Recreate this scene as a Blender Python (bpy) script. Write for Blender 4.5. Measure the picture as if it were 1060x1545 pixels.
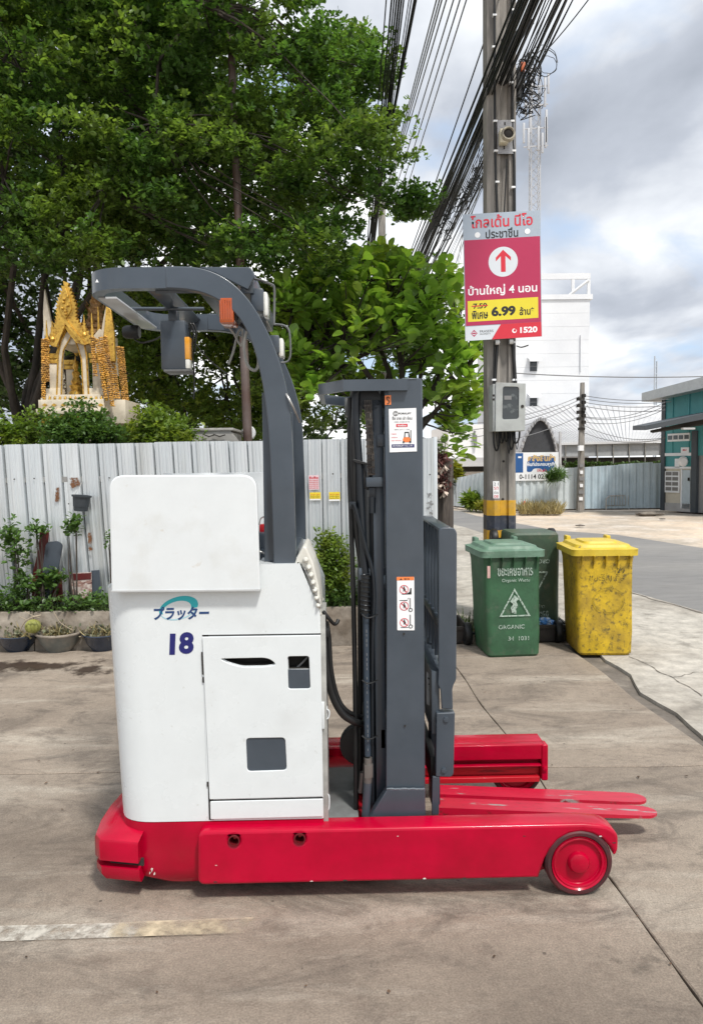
import bpy, bmesh, math, random
import numpy as np
from mathutils import Vector, Matrix, noise
random.seed(7)
R = math.radians
for o in list(bpy.data.objects): bpy.data.objects.remove(o)
scene = bpy.context.scene
C = scene.collection
# ------------------------------------------------------------------ camera
CAM = Vector((0, -2.72, 1.65)); F = 1130.0
YAW, PITCH, ROLL = R(0.9), R(3.8), 0.0133
fw = Vector((math.sin(YAW)*math.cos(PITCH), math.cos(YAW)*math.cos(PITCH), -math.sin(PITCH)))
r0 = Vector((math.cos(YAW), -math.sin(YAW), 0)); u0 = r0.cross(fw)
rt = r0*math.cos(ROLL) - u0*math.sin(ROLL); up = u0*math.cos(ROLL) + r0*math.sin(ROLL)
cd = bpy.data.cameras.new('camera'); cam = bpy.data.objects.new('camera', cd); C.objects.link(cam)
cd.sensor_fit = 'VERTICAL'; cd.sensor_height = 36; cd.lens = 36*F/1545
cd.clip_start = .05; cd.clip_end = 2000
M3 = Matrix((rt, up, -fw)).transposed()
cam.matrix_world = Matrix.Translation(CAM) @ M3.to_4x4()
scene.camera = cam
# ------------------------------------------------------------------ light
scene.view_settings.view_transform = 'Standard'; scene.view_settings.look = 'None'
scene.view_settings.exposure = 0.62; scene.view_settings.gamma = 1; scene.view_settings.use_curve_mapping = False
SUN_EL, SUN_AZ = R(58), R(152)     # azimuth clockwise from +Y
sl = bpy.data.lights.new('sun', 'SUN'); sl.energy = 2.3; sl.angle = R(7); sl.color = (1, .96, .9)
so = bpy.data.objects.new('sun', sl); C.objects.link(so)
sd = Vector((math.sin(SUN_AZ)*math.cos(SUN_EL), math.cos(SUN_AZ)*math.cos(SUN_EL), math.sin(SUN_EL)))
so.rotation_euler = sd.to_track_quat('Z', 'Y').to_euler(); so.location = (0, 0, 30)
world = bpy.data.worlds.new('World'); scene.world = world; world.use_nodes = True
def build_sky():
    nt = world.node_tree; N = nt.nodes; L = nt.links; N.clear()
    out = N.new('ShaderNodeOutputWorld'); bg = N.new('ShaderNodeBackground'); L.new(bg.outputs[0], out.inputs[0])
    bg.inputs[1].default_value = .1
    sky = N.new('ShaderNodeTexSky'); sky.sky_type = 'NISHITA'; sky.sun_disc = False
    sky.sun_elevation = SUN_EL; sky.sun_rotation = SUN_AZ; sky.air_density = 1.0; sky.dust_density = 2.0
    tc = N.new('ShaderNodeTexCoord')
    # clouds live on a flattened dome so they stretch towards the horizon
    sep = N.new('ShaderNodeSeparateXYZ'); L.new(tc.outputs['Generated'], sep.inputs[0])
    ad = N.new('ShaderNodeMath'); ad.operation = 'ADD'; ad.inputs[1].default_value = .35; L.new(sep.outputs[2], ad.inputs[0])
    mx = N.new('ShaderNodeMath'); mx.operation = 'MAXIMUM'; mx.inputs[1].default_value = .12; L.new(ad.outputs[0], mx.inputs[0])
    dv = N.new('ShaderNodeVectorMath'); dv.operation = 'DIVIDE'; L.new(tc.outputs['Generated'], dv.inputs[0])
    cb = N.new('ShaderNodeCombineXYZ'); [L.new(mx.outputs[0], cb.inputs[i]) for i in range(3)]; L.new(cb.outputs[0], dv.inputs[1])
    def nz(scale, loc, detail, rough=.55, dist=.0):
        mp = N.new('ShaderNodeMapping'); mp.inputs['Location'].default_value = loc; L.new(dv.outputs[0], mp.inputs[0])
        n = N.new('ShaderNodeTexNoise'); n.inputs['Scale'].default_value = scale; n.inputs['Detail'].default_value = detail
        n.inputs['Roughness'].default_value = rough; n.inputs['Distortion'].default_value = dist
        L.new(mp.outputs[0], n.inputs[0]); return n
    def ramp(src, stops):
        r = N.new('ShaderNodeValToRGB'); e = r.color_ramp.elements
        while len(e) < len(stops): e.new(.5)
        for el, (p, c) in zip(e, stops): el.position = p; el.color = (*c, 1) if len(c) == 3 else c
        L.new(src, r.inputs[0]); return r
    a = nz(1.5, (SKYX, SKYY, SKYZ), 7, .5, .25)
    cl = ramp(a.outputs[0], [(.28, (2.5, 2.75, 3.2)), (.40, (3.8, 4.1, 4.65)), (.49, (6.3, 6.55, 6.9)), (.57, (9.0, 9.05, 9.0)), (.78, (10.4, 10.3, 10.1))])
    for e in cl.color_ramp.elements: pass
    b = nz(2.2, (4.1, 7.7, 1.3), 6, .5, .3)
    mk_ = ramp(b.outputs[0], [(.36, (0, 0, 0)), (.47, (1, 1, 1))])
    hz = N.new('ShaderNodeMix'); hz.data_type = 'RGBA'; hz.inputs[6].default_value = (4.6, 5.7, 7.3, 1)
    hz.inputs[0].default_value = .35; L.new(sky.outputs[0], hz.inputs[7])
    m = N.new('ShaderNodeMix'); m.data_type = 'RGBA'; L.new(mk_.outputs[0], m.inputs[0]); L.new(hz.outputs[2], m.inputs[6])
    L.new(cl.outputs[0], m.inputs[7]); L.new(m.outputs[2], bg.inputs[0])
SKYX, SKYY, SKYZ = 3.192, 15.943, 2.775
build_sky()
# ------------------------------------------------------------------ geometry from the calibrated camera: world points on a given plane
def ray(px, py): return fw + rt*((px-530)/F) - up*((py-772.5)/F)
def P(px, py, Y):
    d = ray(px, py); return CAM + d*((Y-CAM.y)/d.y)
def G(px, py, z=0):
    d = ray(px, py); return CAM + d*((z-CAM.z)/d.z)
# ------------------------------------------------------------------ materials
def mat(name, col, rough=.6, metal=0, col2=None, sc=3., lo=.4, hi=.65, bump=0, bsc=40, coat=0, trans=0, var=.08, stretch=None,
        col3=None, sc3=12., lo3=.6, hi3=.7, island=0, obj_rand=0, emit=0, detail=6, spec=None, rvar=0):
    m = bpy.data.materials.new(name); m.use_nodes = True; nt = m.node_tree; N = nt.nodes; L = nt.links
    b = N['Principled BSDF']; b.inputs['Roughness'].default_value = rough; b.inputs['Metallic'].default_value = metal
    if coat: b.inputs['Coat Weight'].default_value = coat; b.inputs['Coat Roughness'].default_value = .08
    if spec is not None: b.inputs['Specular IOR Level'].default_value = spec
    g = N.new('ShaderNodeNewGeometry'); src = g.outputs['Position']
    if stretch:
        mp = N.new('ShaderNodeMapping'); mp.inputs['Scale'].default_value = stretch; L.new(src, mp.inputs[0]); src = mp.outputs[0]
    def nz(s, d=detail, loc=None, r=.6):
        n = N.new('ShaderNodeTexNoise'); n.inputs['Scale'].default_value = s; n.inputs['Detail'].default_value = d
        n.inputs['Roughness'].default_value = r; L.new(src, n.inputs[0]); return n.outputs[0]
    def mr(v, a, c, x=0, y=1):
        q = N.new('ShaderNodeMapRange'); q.inputs[1].default_value = a; q.inputs[2].default_value = c
        q.inputs[3].default_value = x; q.inputs[4].default_value = y; L.new(v, q.inputs[0]); return q.outputs[0]
    def mix(f, A, B):
        q = N.new('ShaderNodeMix'); q.data_type = 'RGBA'
        if isinstance(f, float): q.inputs[0].default_value = f
        else: L.new(f, q.inputs[0])
        for i, v in ((6, A), (7, B)):
            if isinstance(v, tuple): q.inputs[i].default_value = (*v, 1)
            else: L.new(v, q.inputs[i])
        return q.outputs[2]
    c = tuple(col)
    if col2: c = mix(mr(nz(sc), lo, hi), c, tuple(col2))
    if col3: c = mix(mr(nz(sc3, 8), lo3, hi3), c, tuple(col3))
    vals = []
    if var: vals.append(mr(nz(7., 8, r=.7), .25, .75, 1-var*1.6, 1+var*1.6))
    if island: vals.append(mr(g.outputs['Random Per Island'], 0, 1, 1-island, 1+island))
    if obj_rand:
        oi = N.new('ShaderNodeObjectInfo'); vals.append(mr(oi.outputs['Random'], 0, 1, 1-obj_rand, 1+obj_rand))
    for v in vals:
        q = N.new('ShaderNodeVectorMath'); q.operation = 'SCALE'
        if isinstance(c, tuple): q.inputs[0].default_value = c
        else: L.new(c, q.inputs[0])
        L.new(v, q.inputs['Scale']); c = q.outputs[0]
    if isinstance(c, tuple): b.inputs['Base Color'].default_value = (*c, 1)
    else: L.new(c, b.inputs['Base Color'])
    if rvar: L.new(mr(nz(5., 5), .3, .7, rough-rvar, rough+rvar), b.inputs['Roughness'])
    if bump:
        bp = N.new('ShaderNodeBump'); bp.inputs['Strength'].default_value = bump; bp.inputs['Distance'].default_value = .01
        L.new(nz(bsc, 8), bp.inputs['Height']); L.new(bp.outputs[0], b.inputs['Normal'])
    if trans:
        t = N.new('ShaderNodeBsdfTranslucent'); mxs = N.new('ShaderNodeMixShader'); mxs.inputs[0].default_value = trans
        if isinstance(c, tuple): t.inputs[0].default_value = (*c, 1)
        else:
            q = N.new('ShaderNodeVectorMath'); q.operation = 'MULTIPLY'; L.new(c, q.inputs[0]); q.inputs[1].default_value = (1.5, 1.5, .7); L.new(q.outputs[0], t.inputs[0])
        L.new(b.outputs[0], mxs.inputs[1]); L.new(t.outputs[0], mxs.inputs[2]); L.new(mxs.outputs[0], N['Material Output'].inputs[0])
    if emit: b.inputs['Emission Color'].default_value = (*col, 1); b.inputs['Emission Strength'].default_value = emit
    return m
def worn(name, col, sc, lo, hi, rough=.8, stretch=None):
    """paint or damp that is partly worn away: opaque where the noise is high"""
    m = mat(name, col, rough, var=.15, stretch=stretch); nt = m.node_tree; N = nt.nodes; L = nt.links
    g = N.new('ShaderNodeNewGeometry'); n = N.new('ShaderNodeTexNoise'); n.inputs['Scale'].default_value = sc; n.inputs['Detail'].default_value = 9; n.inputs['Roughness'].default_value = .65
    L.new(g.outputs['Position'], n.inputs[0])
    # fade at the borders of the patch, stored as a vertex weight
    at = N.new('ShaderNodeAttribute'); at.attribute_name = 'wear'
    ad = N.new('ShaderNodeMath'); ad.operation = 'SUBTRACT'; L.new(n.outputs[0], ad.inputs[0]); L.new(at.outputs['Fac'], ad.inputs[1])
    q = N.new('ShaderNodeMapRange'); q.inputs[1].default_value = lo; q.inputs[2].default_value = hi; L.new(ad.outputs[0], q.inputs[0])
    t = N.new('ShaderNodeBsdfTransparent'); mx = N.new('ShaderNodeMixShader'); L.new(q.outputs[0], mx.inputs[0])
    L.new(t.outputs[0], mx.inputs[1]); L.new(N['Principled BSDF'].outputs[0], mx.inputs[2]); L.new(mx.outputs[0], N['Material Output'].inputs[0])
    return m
M = {}
def concrete(name):
    m = bpy.data.materials.new(name); m.use_nodes = True; nt = m.node_tree; N = nt.nodes; L = nt.links; b = N['Principled BSDF']
    g = N.new('ShaderNodeNewGeometry')
    def nz(s, d, r, st=(1, 1, 1), di=0, off=(0, 0, 0)):
        mp = N.new('ShaderNodeMapping'); mp.inputs['Scale'].default_value = st; mp.inputs['Location'].default_value = off; L.new(g.outputs['Position'], mp.inputs[0])
        n = N.new('ShaderNodeTexNoise'); n.inputs['Scale'].default_value = s; n.inputs['Detail'].default_value = d; n.inputs['Roughness'].default_value = r; n.inputs['Distortion'].default_value = di
        L.new(mp.outputs[0], n.inputs[0]); return n.outputs[0]
    def mr(v, a, c, x=0., y=1.):
        q = N.new('ShaderNodeMapRange'); q.inputs[1].default_value = a; q.inputs[2].default_value = c; q.inputs[3].default_value = x; q.inputs[4].default_value = y; L.new(v, q.inputs[0]); return q.outputs[0]
    def mix(f, A, B):
        q = N.new('ShaderNodeMix'); q.data_type = 'RGBA'; L.new(f, q.inputs[0])
        for i, v in ((6, A), (7, B)):
            if isinstance(v, tuple): q.inputs[i].default_value = (*v, 1)
            else: L.new(v, q.inputs[i])
        return q.outputs[2]
    c = mix(mr(nz(.55, 10, .62, (.6, 1, 1), .6), .38, .64), (.300, .248, .196), (.158, .126, .098))      # broad weathering
    c = mix(mr(nz(1.3, 12, .72, (.35, 1.9, 1), .4, (5, 2, 0)), .52, .70), c, (.385, .34, .28))            # pale washed streaks
    c = mix(mr(nz(2.3, 12, .75, (.7, 1.3, 1), .8, (1, 9, 0)), .50, .66, 0, .8), c, (.095, .077, .062))      # dark oily marks
    c = mix(mr(nz(9, 10, .8, (1, 1, 1), .3, (3, 3, 0)), .52, .70, 0, .6), c, (.12, .09, .07))
    v = N.new('ShaderNodeTexVoronoi'); v.inputs['Scale'].default_value = 6.5; v.inputs['Randomness'].default_value = 1; L.new(g.outputs['Position'], v.inputs[0])
    c = mix(mr(v.outputs['Distance'], .035, .05, .8, 0.), c, (.07, .055, .045))                            # specks of dirt
    grain = mr(nz(140, 4, .7), .25, .75, .58, 1.42); q = N.new('ShaderNodeVectorMath'); q.operation = 'SCALE'; L.new(c, q.inputs[0]); L.new(grain, q.inputs['Scale'])
    g2 = mr(nz(28, 6, .7), .3, .7, .86, 1.14); q2 = N.new('ShaderNodeVectorMath'); q2.operation = 'SCALE'; L.new(q.outputs[0], q2.inputs[0]); L.new(g2, q2.inputs['Scale'])
    oi = N.new('ShaderNodeObjectInfo'); q3 = N.new('ShaderNodeVectorMath'); q3.operation = 'SCALE'; L.new(q2.outputs[0], q3.inputs[0]); L.new(mr(oi.outputs['Random'], 0, 1, .93, 1.07), q3.inputs['Scale'])
    L.new(q3.outputs[0], b.inputs['Base Color']); L.new(mr(nz(1.1, 6, .6), .35, .65, .62, .92), b.inputs['Roughness'])
    bp = N.new('ShaderNodeBump'); bp.inputs['Strength'].default_value = .5; bp.inputs['Distance'].default_value = .006; L.new(nz(90, 8, .75), bp.inputs['Height']); L.new(bp.outputs[0], b.inputs['Normal'])
    return m
M['concrete'] = concrete('yard_concrete')
M['red_fork'] = mat('scraped_red_paint', (.47, .003, .03), .35, coat=.2, var=.1, col2=(.30, .27, .26), sc=5, lo=.60, hi=.66, stretch=(1, 6, 1), col3=(.20, .01, .015), sc3=20, lo3=.6, hi3=.68)
M['pale_concrete'] = mat('pale_concrete', (.44, .41, .36), .88, col2=(.29, .26, .22), sc=.8, lo=.42, hi=.65, col3=(.22, .2, .17), sc3=3., lo3=.58, hi3=.7, bump=.6, bsc=30, var=.25)
M['sand'] = mat('sandy_ground', (.62, .50, .38), .95, col2=(.38, .33, .27), sc=.25, lo=.42, hi=.6, col3=(.56, .5, .43), sc3=1.3, lo3=.5, hi3=.65, bump=.5, bsc=12, var=.15)
M['asphalt'] = mat('asphalt', (.19, .185, .18), .85, col2=(.25, .24, .225), sc=.5, lo=.4, hi=.7, bump=.5, bsc=60, var=.1, stretch=(.35, 1, 1))
M['gutter'] = mat('gutter_concrete', (.15, .13, .11), .9, col2=(.25, .22, .18), sc=4, lo=.5, hi=.7, bump=.6, bsc=30, var=.25)
M['white_grime'] = None
M['dark'] = mat('dark_gap', (.03, .027, .024), .95)
M['white'] = mat('white_paint', (.67, .705, .715), .30, coat=.3, var=.025, col2=(.58, .60, .60), sc=3.2, lo=.52, hi=.85, col3=(.50, .51, .49), sc3=26, lo3=.66, hi3=.74, rvar=.1, bump=.02, bsc=12)
M['white_panel'] = mat('white_sheet_metal', (.67, .70, .71), .35, coat=.15, var=.03, col2=(.58, .59, .57), sc=5, lo=.52, hi=.8, col3=(.60, .59, .56), sc3=22, lo3=.66, hi3=.74, bump=.03, bsc=8)
M['red'] = mat('red_paint', (.47, .0002, .028), .27, coat=.18, spec=.2, var=.05, col2=(.36, .001, .02), sc=4, bump=.03, bsc=9)
M['red_worn'] = mat('red_paint_worn', (.5, .006, .018), .4, coat=.2, var=.1, col2=(.05, .01, .01), sc=7, lo=.55, hi=.7, stretch=(.3, 1, 3))
M['grey'] = mat('slate_grey_paint', (.046, .060, .077), .36, coat=.2, var=.06, col2=(.058, .073, .092), sc=4, bump=.03, bsc=10)
M['grey_plate'] = mat('grey_floor_plate', (.17, .18, .18), .5, var=.12, col2=(.1, .1, .1), sc=5)
M['black'] = mat('black_rubber', (.006, .0065, .007), .5, var=.15)
M['blacksteel'] = mat('black_steel', (.010, .014, .019), .38, metal=.1, var=.1)
M['grease'] = mat('greasy_steel', (.035, .03, .028), .3, metal=.7, var=.3, sc=30, col2=(.1, .085, .07))
M['steel'] = mat('bare_steel', (.42, .41, .39), .35, metal=.8, var=.2)
M['tyre'] = mat('dark_tyre', (.085, .010, .014), .6, var=.3, col2=(.04, .018, .02), sc=9)
M['amber'] = mat('amber_lens', (.42, .075, .008), .18, coat=.5, var=.1)
M['amber_pale'] = mat('pale_amber_lens', (.75, .33, .03), .2, coat=.5)
M['redlens'] = mat('red_lens', (.45, .01, .015), .15, coat=.6)
M['lens'] = mat('white_lens', (.75, .75, .7), .15, coat=.5)
M['cream'] = mat('cream_vinyl', (.68, .67, .61), .45, var=.1, col2=(.55, .53, .47), sc=14)
M['navy'] = mat('navy_print', (.01, .012, .13), .4, var=0)
M['blue'] = mat('blue_print', (.012, .05, .16), .4, var=0)
M['teal'] = mat('teal_print', (.02, .40, .45), .4, var=0)
M['palecyan'] = mat('pale_blue_print', (.35, .55, .62), .4, var=0)
M['ink'] = mat('black_print', (.015, .015, .015), .5, var=0)
M['greyink'] = mat('grey_print', (.2, .2, .2), .5, var=0)
M['paper'] = mat('white_vinyl', (.82, .83, .84), .4, var=.02)
M['redink'] = mat('red_print', (.62, .02, .04), .4, var=0)
M['orange'] = mat('orange_print', (.8, .22, .06), .4, var=0)
M['yellowink'] = mat('yellow_print', (.80, .62, .04), .45, var=.03)
# ------------------------------------------------------------------ builders
OFF = {}
def tag(o, label=None, cat=None, group=None, kind=None):
    if label: o['label'] = label
    if cat: o['category'] = cat
    if group: o['group'] = group
    if kind: o['kind'] = kind
    return o
def thing(name, loc, label, cat, group=None, rot=0, local=False):
    o = bpy.data.objects.new(name, None); C.objects.link(o); o.location = loc; o.rotation_euler = (0, 0, rot)
    o.empty_display_size = .1
    OFF[o] = Vector((0, 0, 0)) if local else Vector(loc)
    return tag(o, label, cat, group)
def link(me, name, m, parent=None, smooth=False):
    if m is not None and not me.materials: me.materials.append(m)
    if smooth is True: me.polygons.foreach_set('use_smooth', [True]*len(me.polygons))
    elif smooth: 
        me.polygons.foreach_set('use_smooth', [True]*len(me.polygons)); me.set_sharp_from_angle(angle=R(smooth))
    if parent is None:
        n = len(me.vertices); co = np.empty(n*3); me.vertices.foreach_get('co', co); co = co.reshape(-1, 3)
        loc = Vector(((co[:, 0].min()+co[:, 0].max())/2, (co[:, 1].min()+co[:, 1].max())/2, co[:, 2].min()))
    else: loc = OFF[parent]
    me.transform(Matrix.Translation(-loc)); me.name = name
    o = bpy.data.objects.new(name, me); C.objects.link(o)
    if parent is None: o.location = loc; OFF[o] = loc
    else: o.parent = parent; OFF[o] = loc
    return o
def mk(name, vs, fs, m, parent=None, smooth=False):
    me = bpy.data.meshes.new(name); me.from_pydata([tuple(v) for v in vs], [], fs); me.update()
    return link(me, name, m, parent, smooth)
def bmk(name, bm, m, parent=None, smooth=False):
    bmesh.ops.recalc_face_normals(bm, faces=bm.faces)
    me = bpy.data.meshes.new(name); bm.to_mesh(me); bm.free(); return link(me, name, m, parent, smooth)
def box_bm(bm, x0, x1, y0, y1, z0, z1, bev=0, mtx=None):
    g = bmesh.ops.create_cube(bm, size=1)['verts']
    for v in g:
        v.co = Vector(((x0+x1)/2+v.co.x*(x1-x0), (y0+y1)/2+v.co.y*(y1-y0), (z0+z1)/2+v.co.z*(z1-z0)))
    if bev:
        es = {e for v in g for e in v.link_edges}
        r = bmesh.ops.bevel(bm, geom=list(es), offset=bev, segments=2, affect='EDGES', profile=.5)
        g = list({v for f in r['faces'] for v in f.verts} | {v for v in g if v.is_valid})
    if mtx: bmesh.ops.transform(bm, matrix=mtx, verts=g)
    return g
def box(name, x0, x1, y0, y1, z0, z1, m, parent=None, bev=0, mtx=None):
    bm = bmesh.new(); box_bm(bm, min(x0, x1), max(x0, x1), min(y0, y1), max(y0, y1), min(z0, z1), max(z0, z1), bev, mtx)
    return bmk(name, bm, m, parent, 40 if bev else False)
def pbox(name, px0, px1, py0, py1, Y0, Y1, m, parent=None, bev=0):
    a = P(px0, py1, Y0); b = P(px1, py0, Y0); return box(name, a.x, b.x, Y0, Y1, a.z, b.z, m, parent, bev)
def rnd(pts, r, n=5):
    """round the corners of a 2D loop; r number or list"""
    out = []; k = len(pts)
    for i in range(k):
        p = Vector(pts[i][:2]); a = Vector(pts[i-1][:2]); b = Vector(pts[(i+1) % k][:2]); rr = r[i] if isinstance(r, (list, tuple)) else r
        da = a-p; db = b-p; q = min(rr, da.length*.49, db.length*.49)
        if q < 1e-6: out.append(tuple(p)); continue
        s = p+da.normalized()*q; e = p+db.normalized()*q
        for j in range(n+1):
            t = j/n; out.append(tuple(s*(1-t)**2 + p*2*t*(1-t) + e*t*t))
    return out
def curve_mesh(loops, t, bev=0, bres=2):
    cu = bpy.data.curves.new('c', 'CURVE'); cu.dimensions = '2D'; cu.fill_mode = 'BOTH' if t > 0 else 'FRONT'
    cu.extrude = max(t/2-bev, 0); cu.bevel_depth = bev; cu.bevel_resolution = bres; cu.offset = -bev
    for lp in loops:
        s = cu.splines.new('POLY'); s.points.add(len(lp)-1)
        for p, q in zip(s.points, lp): p.co = (q[0], q[1], 0, 1)
        s.use_cyclic_u = True
    o = bpy.data.objects.new('c', cu); C.objects.link(o); dg = bpy.context.evaluated_depsgraph_get()
    me = bpy.data.meshes.new_from_object(o.evaluated_get(dg)); bpy.data.objects.remove(o); bpy.data.curves.remove(cu)
    return me
def plate(name, loops, Y, t, m, parent=None, bev=.002, px=True):
    """flat plate facing the street side: front face at Y, loops (outer, holes...) in photo pixels or metres (x, z)"""
    ls = [[(lambda v: (v.x, v.z))(P(q[0], q[1], Y)) for q in lp] if px else lp for lp in loops]
    me = curve_mesh(ls, t, bev)
    me.transform(Matrix.Translation((0, Y+t/2, 0)) @ Matrix.Rotation(R(90), 4, 'X'))
    return link(me, name, m, parent, 35)
def plan(name, loop, z0, z1, m, parent=None, bev=.003):
    me = curve_mesh([loop], z1-z0, bev); me.transform(Matrix.Translation((0, 0, (z0+z1)/2)))
    return link(me, name, m, parent, 35)
def tube_vf(pts, r, n=8, caps=True):
    pts = [Vector(p) for p in pts]; k = len(pts); rs = r if isinstance(r, (list, tuple)) else [r]*k
    vs = []; fs = []; T0 = None; N0 = None
    for i in range(k):
        t = (pts[min(i+1, k-1)]-pts[max(i-1, 0)]).normalized()
        if N0 is None: N0 = t.orthogonal().normalized()
        else:
            N0 = (N0 - t*N0.dot(t)); N0 = N0.normalized() if N0.length > 1e-6 else t.orthogonal().normalized()
        b = t.cross(N0)
        for j in range(n):
            a = 2*math.pi*j/n; vs.append(pts[i]+(N0*math.cos(a)+b*math.sin(a))*rs[i])
    for i in range(k-1):
        for j in range(n): fs.append((i*n+j, i*n+(j+1) % n, (i+1)*n+(j+1) % n, (i+1)*n+j))
    if caps: fs.append(tuple(range(n))[::-1]); fs.append(tuple((k-1)*n+j for j in range(n)))
    return vs, fs
def cat_rom(pts, n=6):
    pts = [Vector(p) for p in pts]; out = []
    for i in range(len(pts)-1):
        p0 = pts[max(i-1, 0)]; p1 = pts[i]; p2 = pts[i+1]; p3 = pts[min(i+2, len(pts)-1)]
        for j in range(n):
            t = j/n; out.append(.5*((2*p1)+(p2-p0)*t+(2*p0-5*p1+4*p2-p3)*t*t+(3*p1-p0-3*p2+p3)*t**3))
    out.append(pts[-1]); return out
def tube(name, pts, r, m, parent=None, n=8, curve=0):
    if curve: pts = cat_rom(pts, curve)
    v, f = tube_vf(pts, r, n); return mk(name, v, f, m, parent, 60)
def ptube(name, pp, r, m, parent=None, n=8, curve=6): return tube(name, [P(*q) for q in pp], r, m, parent, n, curve)
def multi_tube(name, lists, m, parent=None, n=6):
    V = []; Fs = []
    for pts, r in lists:
        v, f = tube_vf(pts, r, n); o = len(V); V += v; Fs += [tuple(i+o for i in q) for q in f]
    return mk(name, V, Fs, m, parent, 60)
def lathe(name, prof, m, parent=None, c=(0, 0, 0), axis='Z', n=28, sm=35, cap=True, loop=False):
    if loop: prof = list(prof)+[prof[0]]; cap = False
    vs = []; fs = []
    for (r, z) in prof:
        for j in range(n):
            a = 2*math.pi*j/n; q = (r*math.cos(a), r*math.sin(a), z)
            if axis == 'Y': q = (q[0], -q[2], q[1])
            if axis == 'X': q = (q[2], q[0], q[1])
            vs.append(Vector(q)+Vector(c))
    for i in range(len(prof)-1):
        for j in range(n): fs.append((i*n+j, i*n+(j+1) % n, (i+1)*n+(j+1) % n, (i+1)*n+j))
    if cap and prof[0][0] > 1e-5: fs.append(tuple(range(n))[::-1])
    if cap and prof[-1][0] > 1e-5: fs.append(tuple((len(prof)-1)*n+j for j in range(n)))
    return mk(name, vs, fs, m, parent, sm)
def sweep_bar(name, path, w, h, m, parent=None, bev=.004):
    """rectangular bar: horizontal path list of (x,y,z), w = horizontal thickness, h = vertical height"""
    pts = [Vector(p) for p in path]; vs = []; fs = []; k = len(pts)
    for i in range(k):
        t = (pts[min(i+1, k-1)]-pts[max(i-1, 0)]); t.normalize(); s = t.cross(Vector((0, 0, 1))).normalized()
        if s.length < .5: s = Vector((0, 1, 0))
        u = s.cross(t).normalized()
        for a, b in ((-1, -1), (1, -1), (1, 1), (-1, 1)): vs.append(pts[i]+s*a*w/2+u*b*h/2)
    for i in range(k-1):
        for j in range(4): fs.append((i*4+j, i*4+(j+1) % 4, (i+1)*4+(j+1) % 4, (i+1)*4+j))
    fs.append((3, 2, 1, 0)); fs.append(tuple((k-1)*4+j for j in range(4)))
    return mk(name, vs, fs, m, parent, 35)
def boolean(o, cutter, op='INTERSECT'):
    md = o.modifiers.new('b', 'BOOLEAN'); md.operation = op; md.object = cutter; md.solver = 'EXACT'; md.material_mode = 'TRANSFER'
    dg = bpy.context.evaluated_depsgraph_get(); me = bpy.data.meshes.new_from_object(o.evaluated_get(dg))
    o.modifiers.clear(); old = o.data; o.data = me; me.name = old.name
    bpy.data.objects.remove(cutter)
    me.polygons.foreach_set('use_smooth', [True]*len(me.polygons)); me.set_sharp_from_angle(angle=R(35))
class Face:
    """a flat printed face: O lower-left corner, U right, V up (metres), prints sit a hair above one another"""
    def __init__(s, O, U, V, parent):
        s.O = Vector(O); s.w = Vector(U).length; s.h = Vector(V).length; s.U = Vector(U).normalized(); s.V = Vector(V).normalized()
        s.N = s.U.cross(s.V).normalized(); s.parent = parent
    def _fit(s, me, lay, name, m):
        X = Matrix((s.U, s.V, s.N)).transposed().to_4x4(); X.translation = s.O + s.N*(.0006+lay*.0006)
        me.transform(X); me.materials.clear(); return link(me, name, m, s.parent)
    def poly(s, name, pts, m, lay=0, holes=()):
        ls = [[(p[0]*s.w, p[1]*s.h) for p in lp] for lp in (pts, *holes)]
        return s._fit(curve_mesh(ls, 0), lay, name, m)
    def rect(s, name, a, b, c, d, m, lay=0): return s.poly(name, [(a, b), (c, b), (c, d), (a, d)], m, lay)
    def text(s, name, body, a, b, c, d, m, lay=1, bold=0.0, shear=0):
        cu = bpy.data.curves.new('t', 'FONT'); cu.body = body; cu.offset = bold; cu.shear = shear; cu.fill_mode = 'FRONT'; cu.resolution_u = 4
        o = bpy.data.objects.new('t', cu); C.objects.link(o); dg = bpy.context.evaluated_depsgraph_get()
        me = bpy.data.meshes.new_from_object(o.evaluated_get(dg)); bpy.data.objects.remove(o); bpy.data.curves.remove(cu)
        n = len(me.vertices)
        if n == 0: return None
        co = np.empty(n*3); me.vertices.foreach_get('co', co); co = co.reshape(-1, 3); lo = co.min(0); hi = co.max(0)
        sx = (c-a)*s.w/max(hi[0]-lo[0], 1e-6); sy = (d-b)*s.h/max(hi[1]-lo[1], 1e-6)
        me.transform(Matrix.Translation((a*s.w, b*s.h, 0)) @ Matrix.Diagonal((sx, sy, 1, 1)) @ Matrix.Translation((-lo[0], -lo[1], -lo[2])))
        return s._fit(me, lay, name, m)
def disc(cx, cy, rx, ry, n=28, a0=0, a1=360):
    return [(cx+rx*math.cos(R(a0+(a1-a0)*i/n)), cy+ry*math.sin(R(a0+(a1-a0)*i/n))) for i in range(n)]
def pface(px0, px1, py0, py1, Y, parent):
    O = P(px0, py1, Y); a = P(px1, py1, Y); b = P(px0, py0, Y); return Face(O, Vector((a.x-O.x, 0, 0)), Vector((0, 0, b.z-O.z)), parent)
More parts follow.
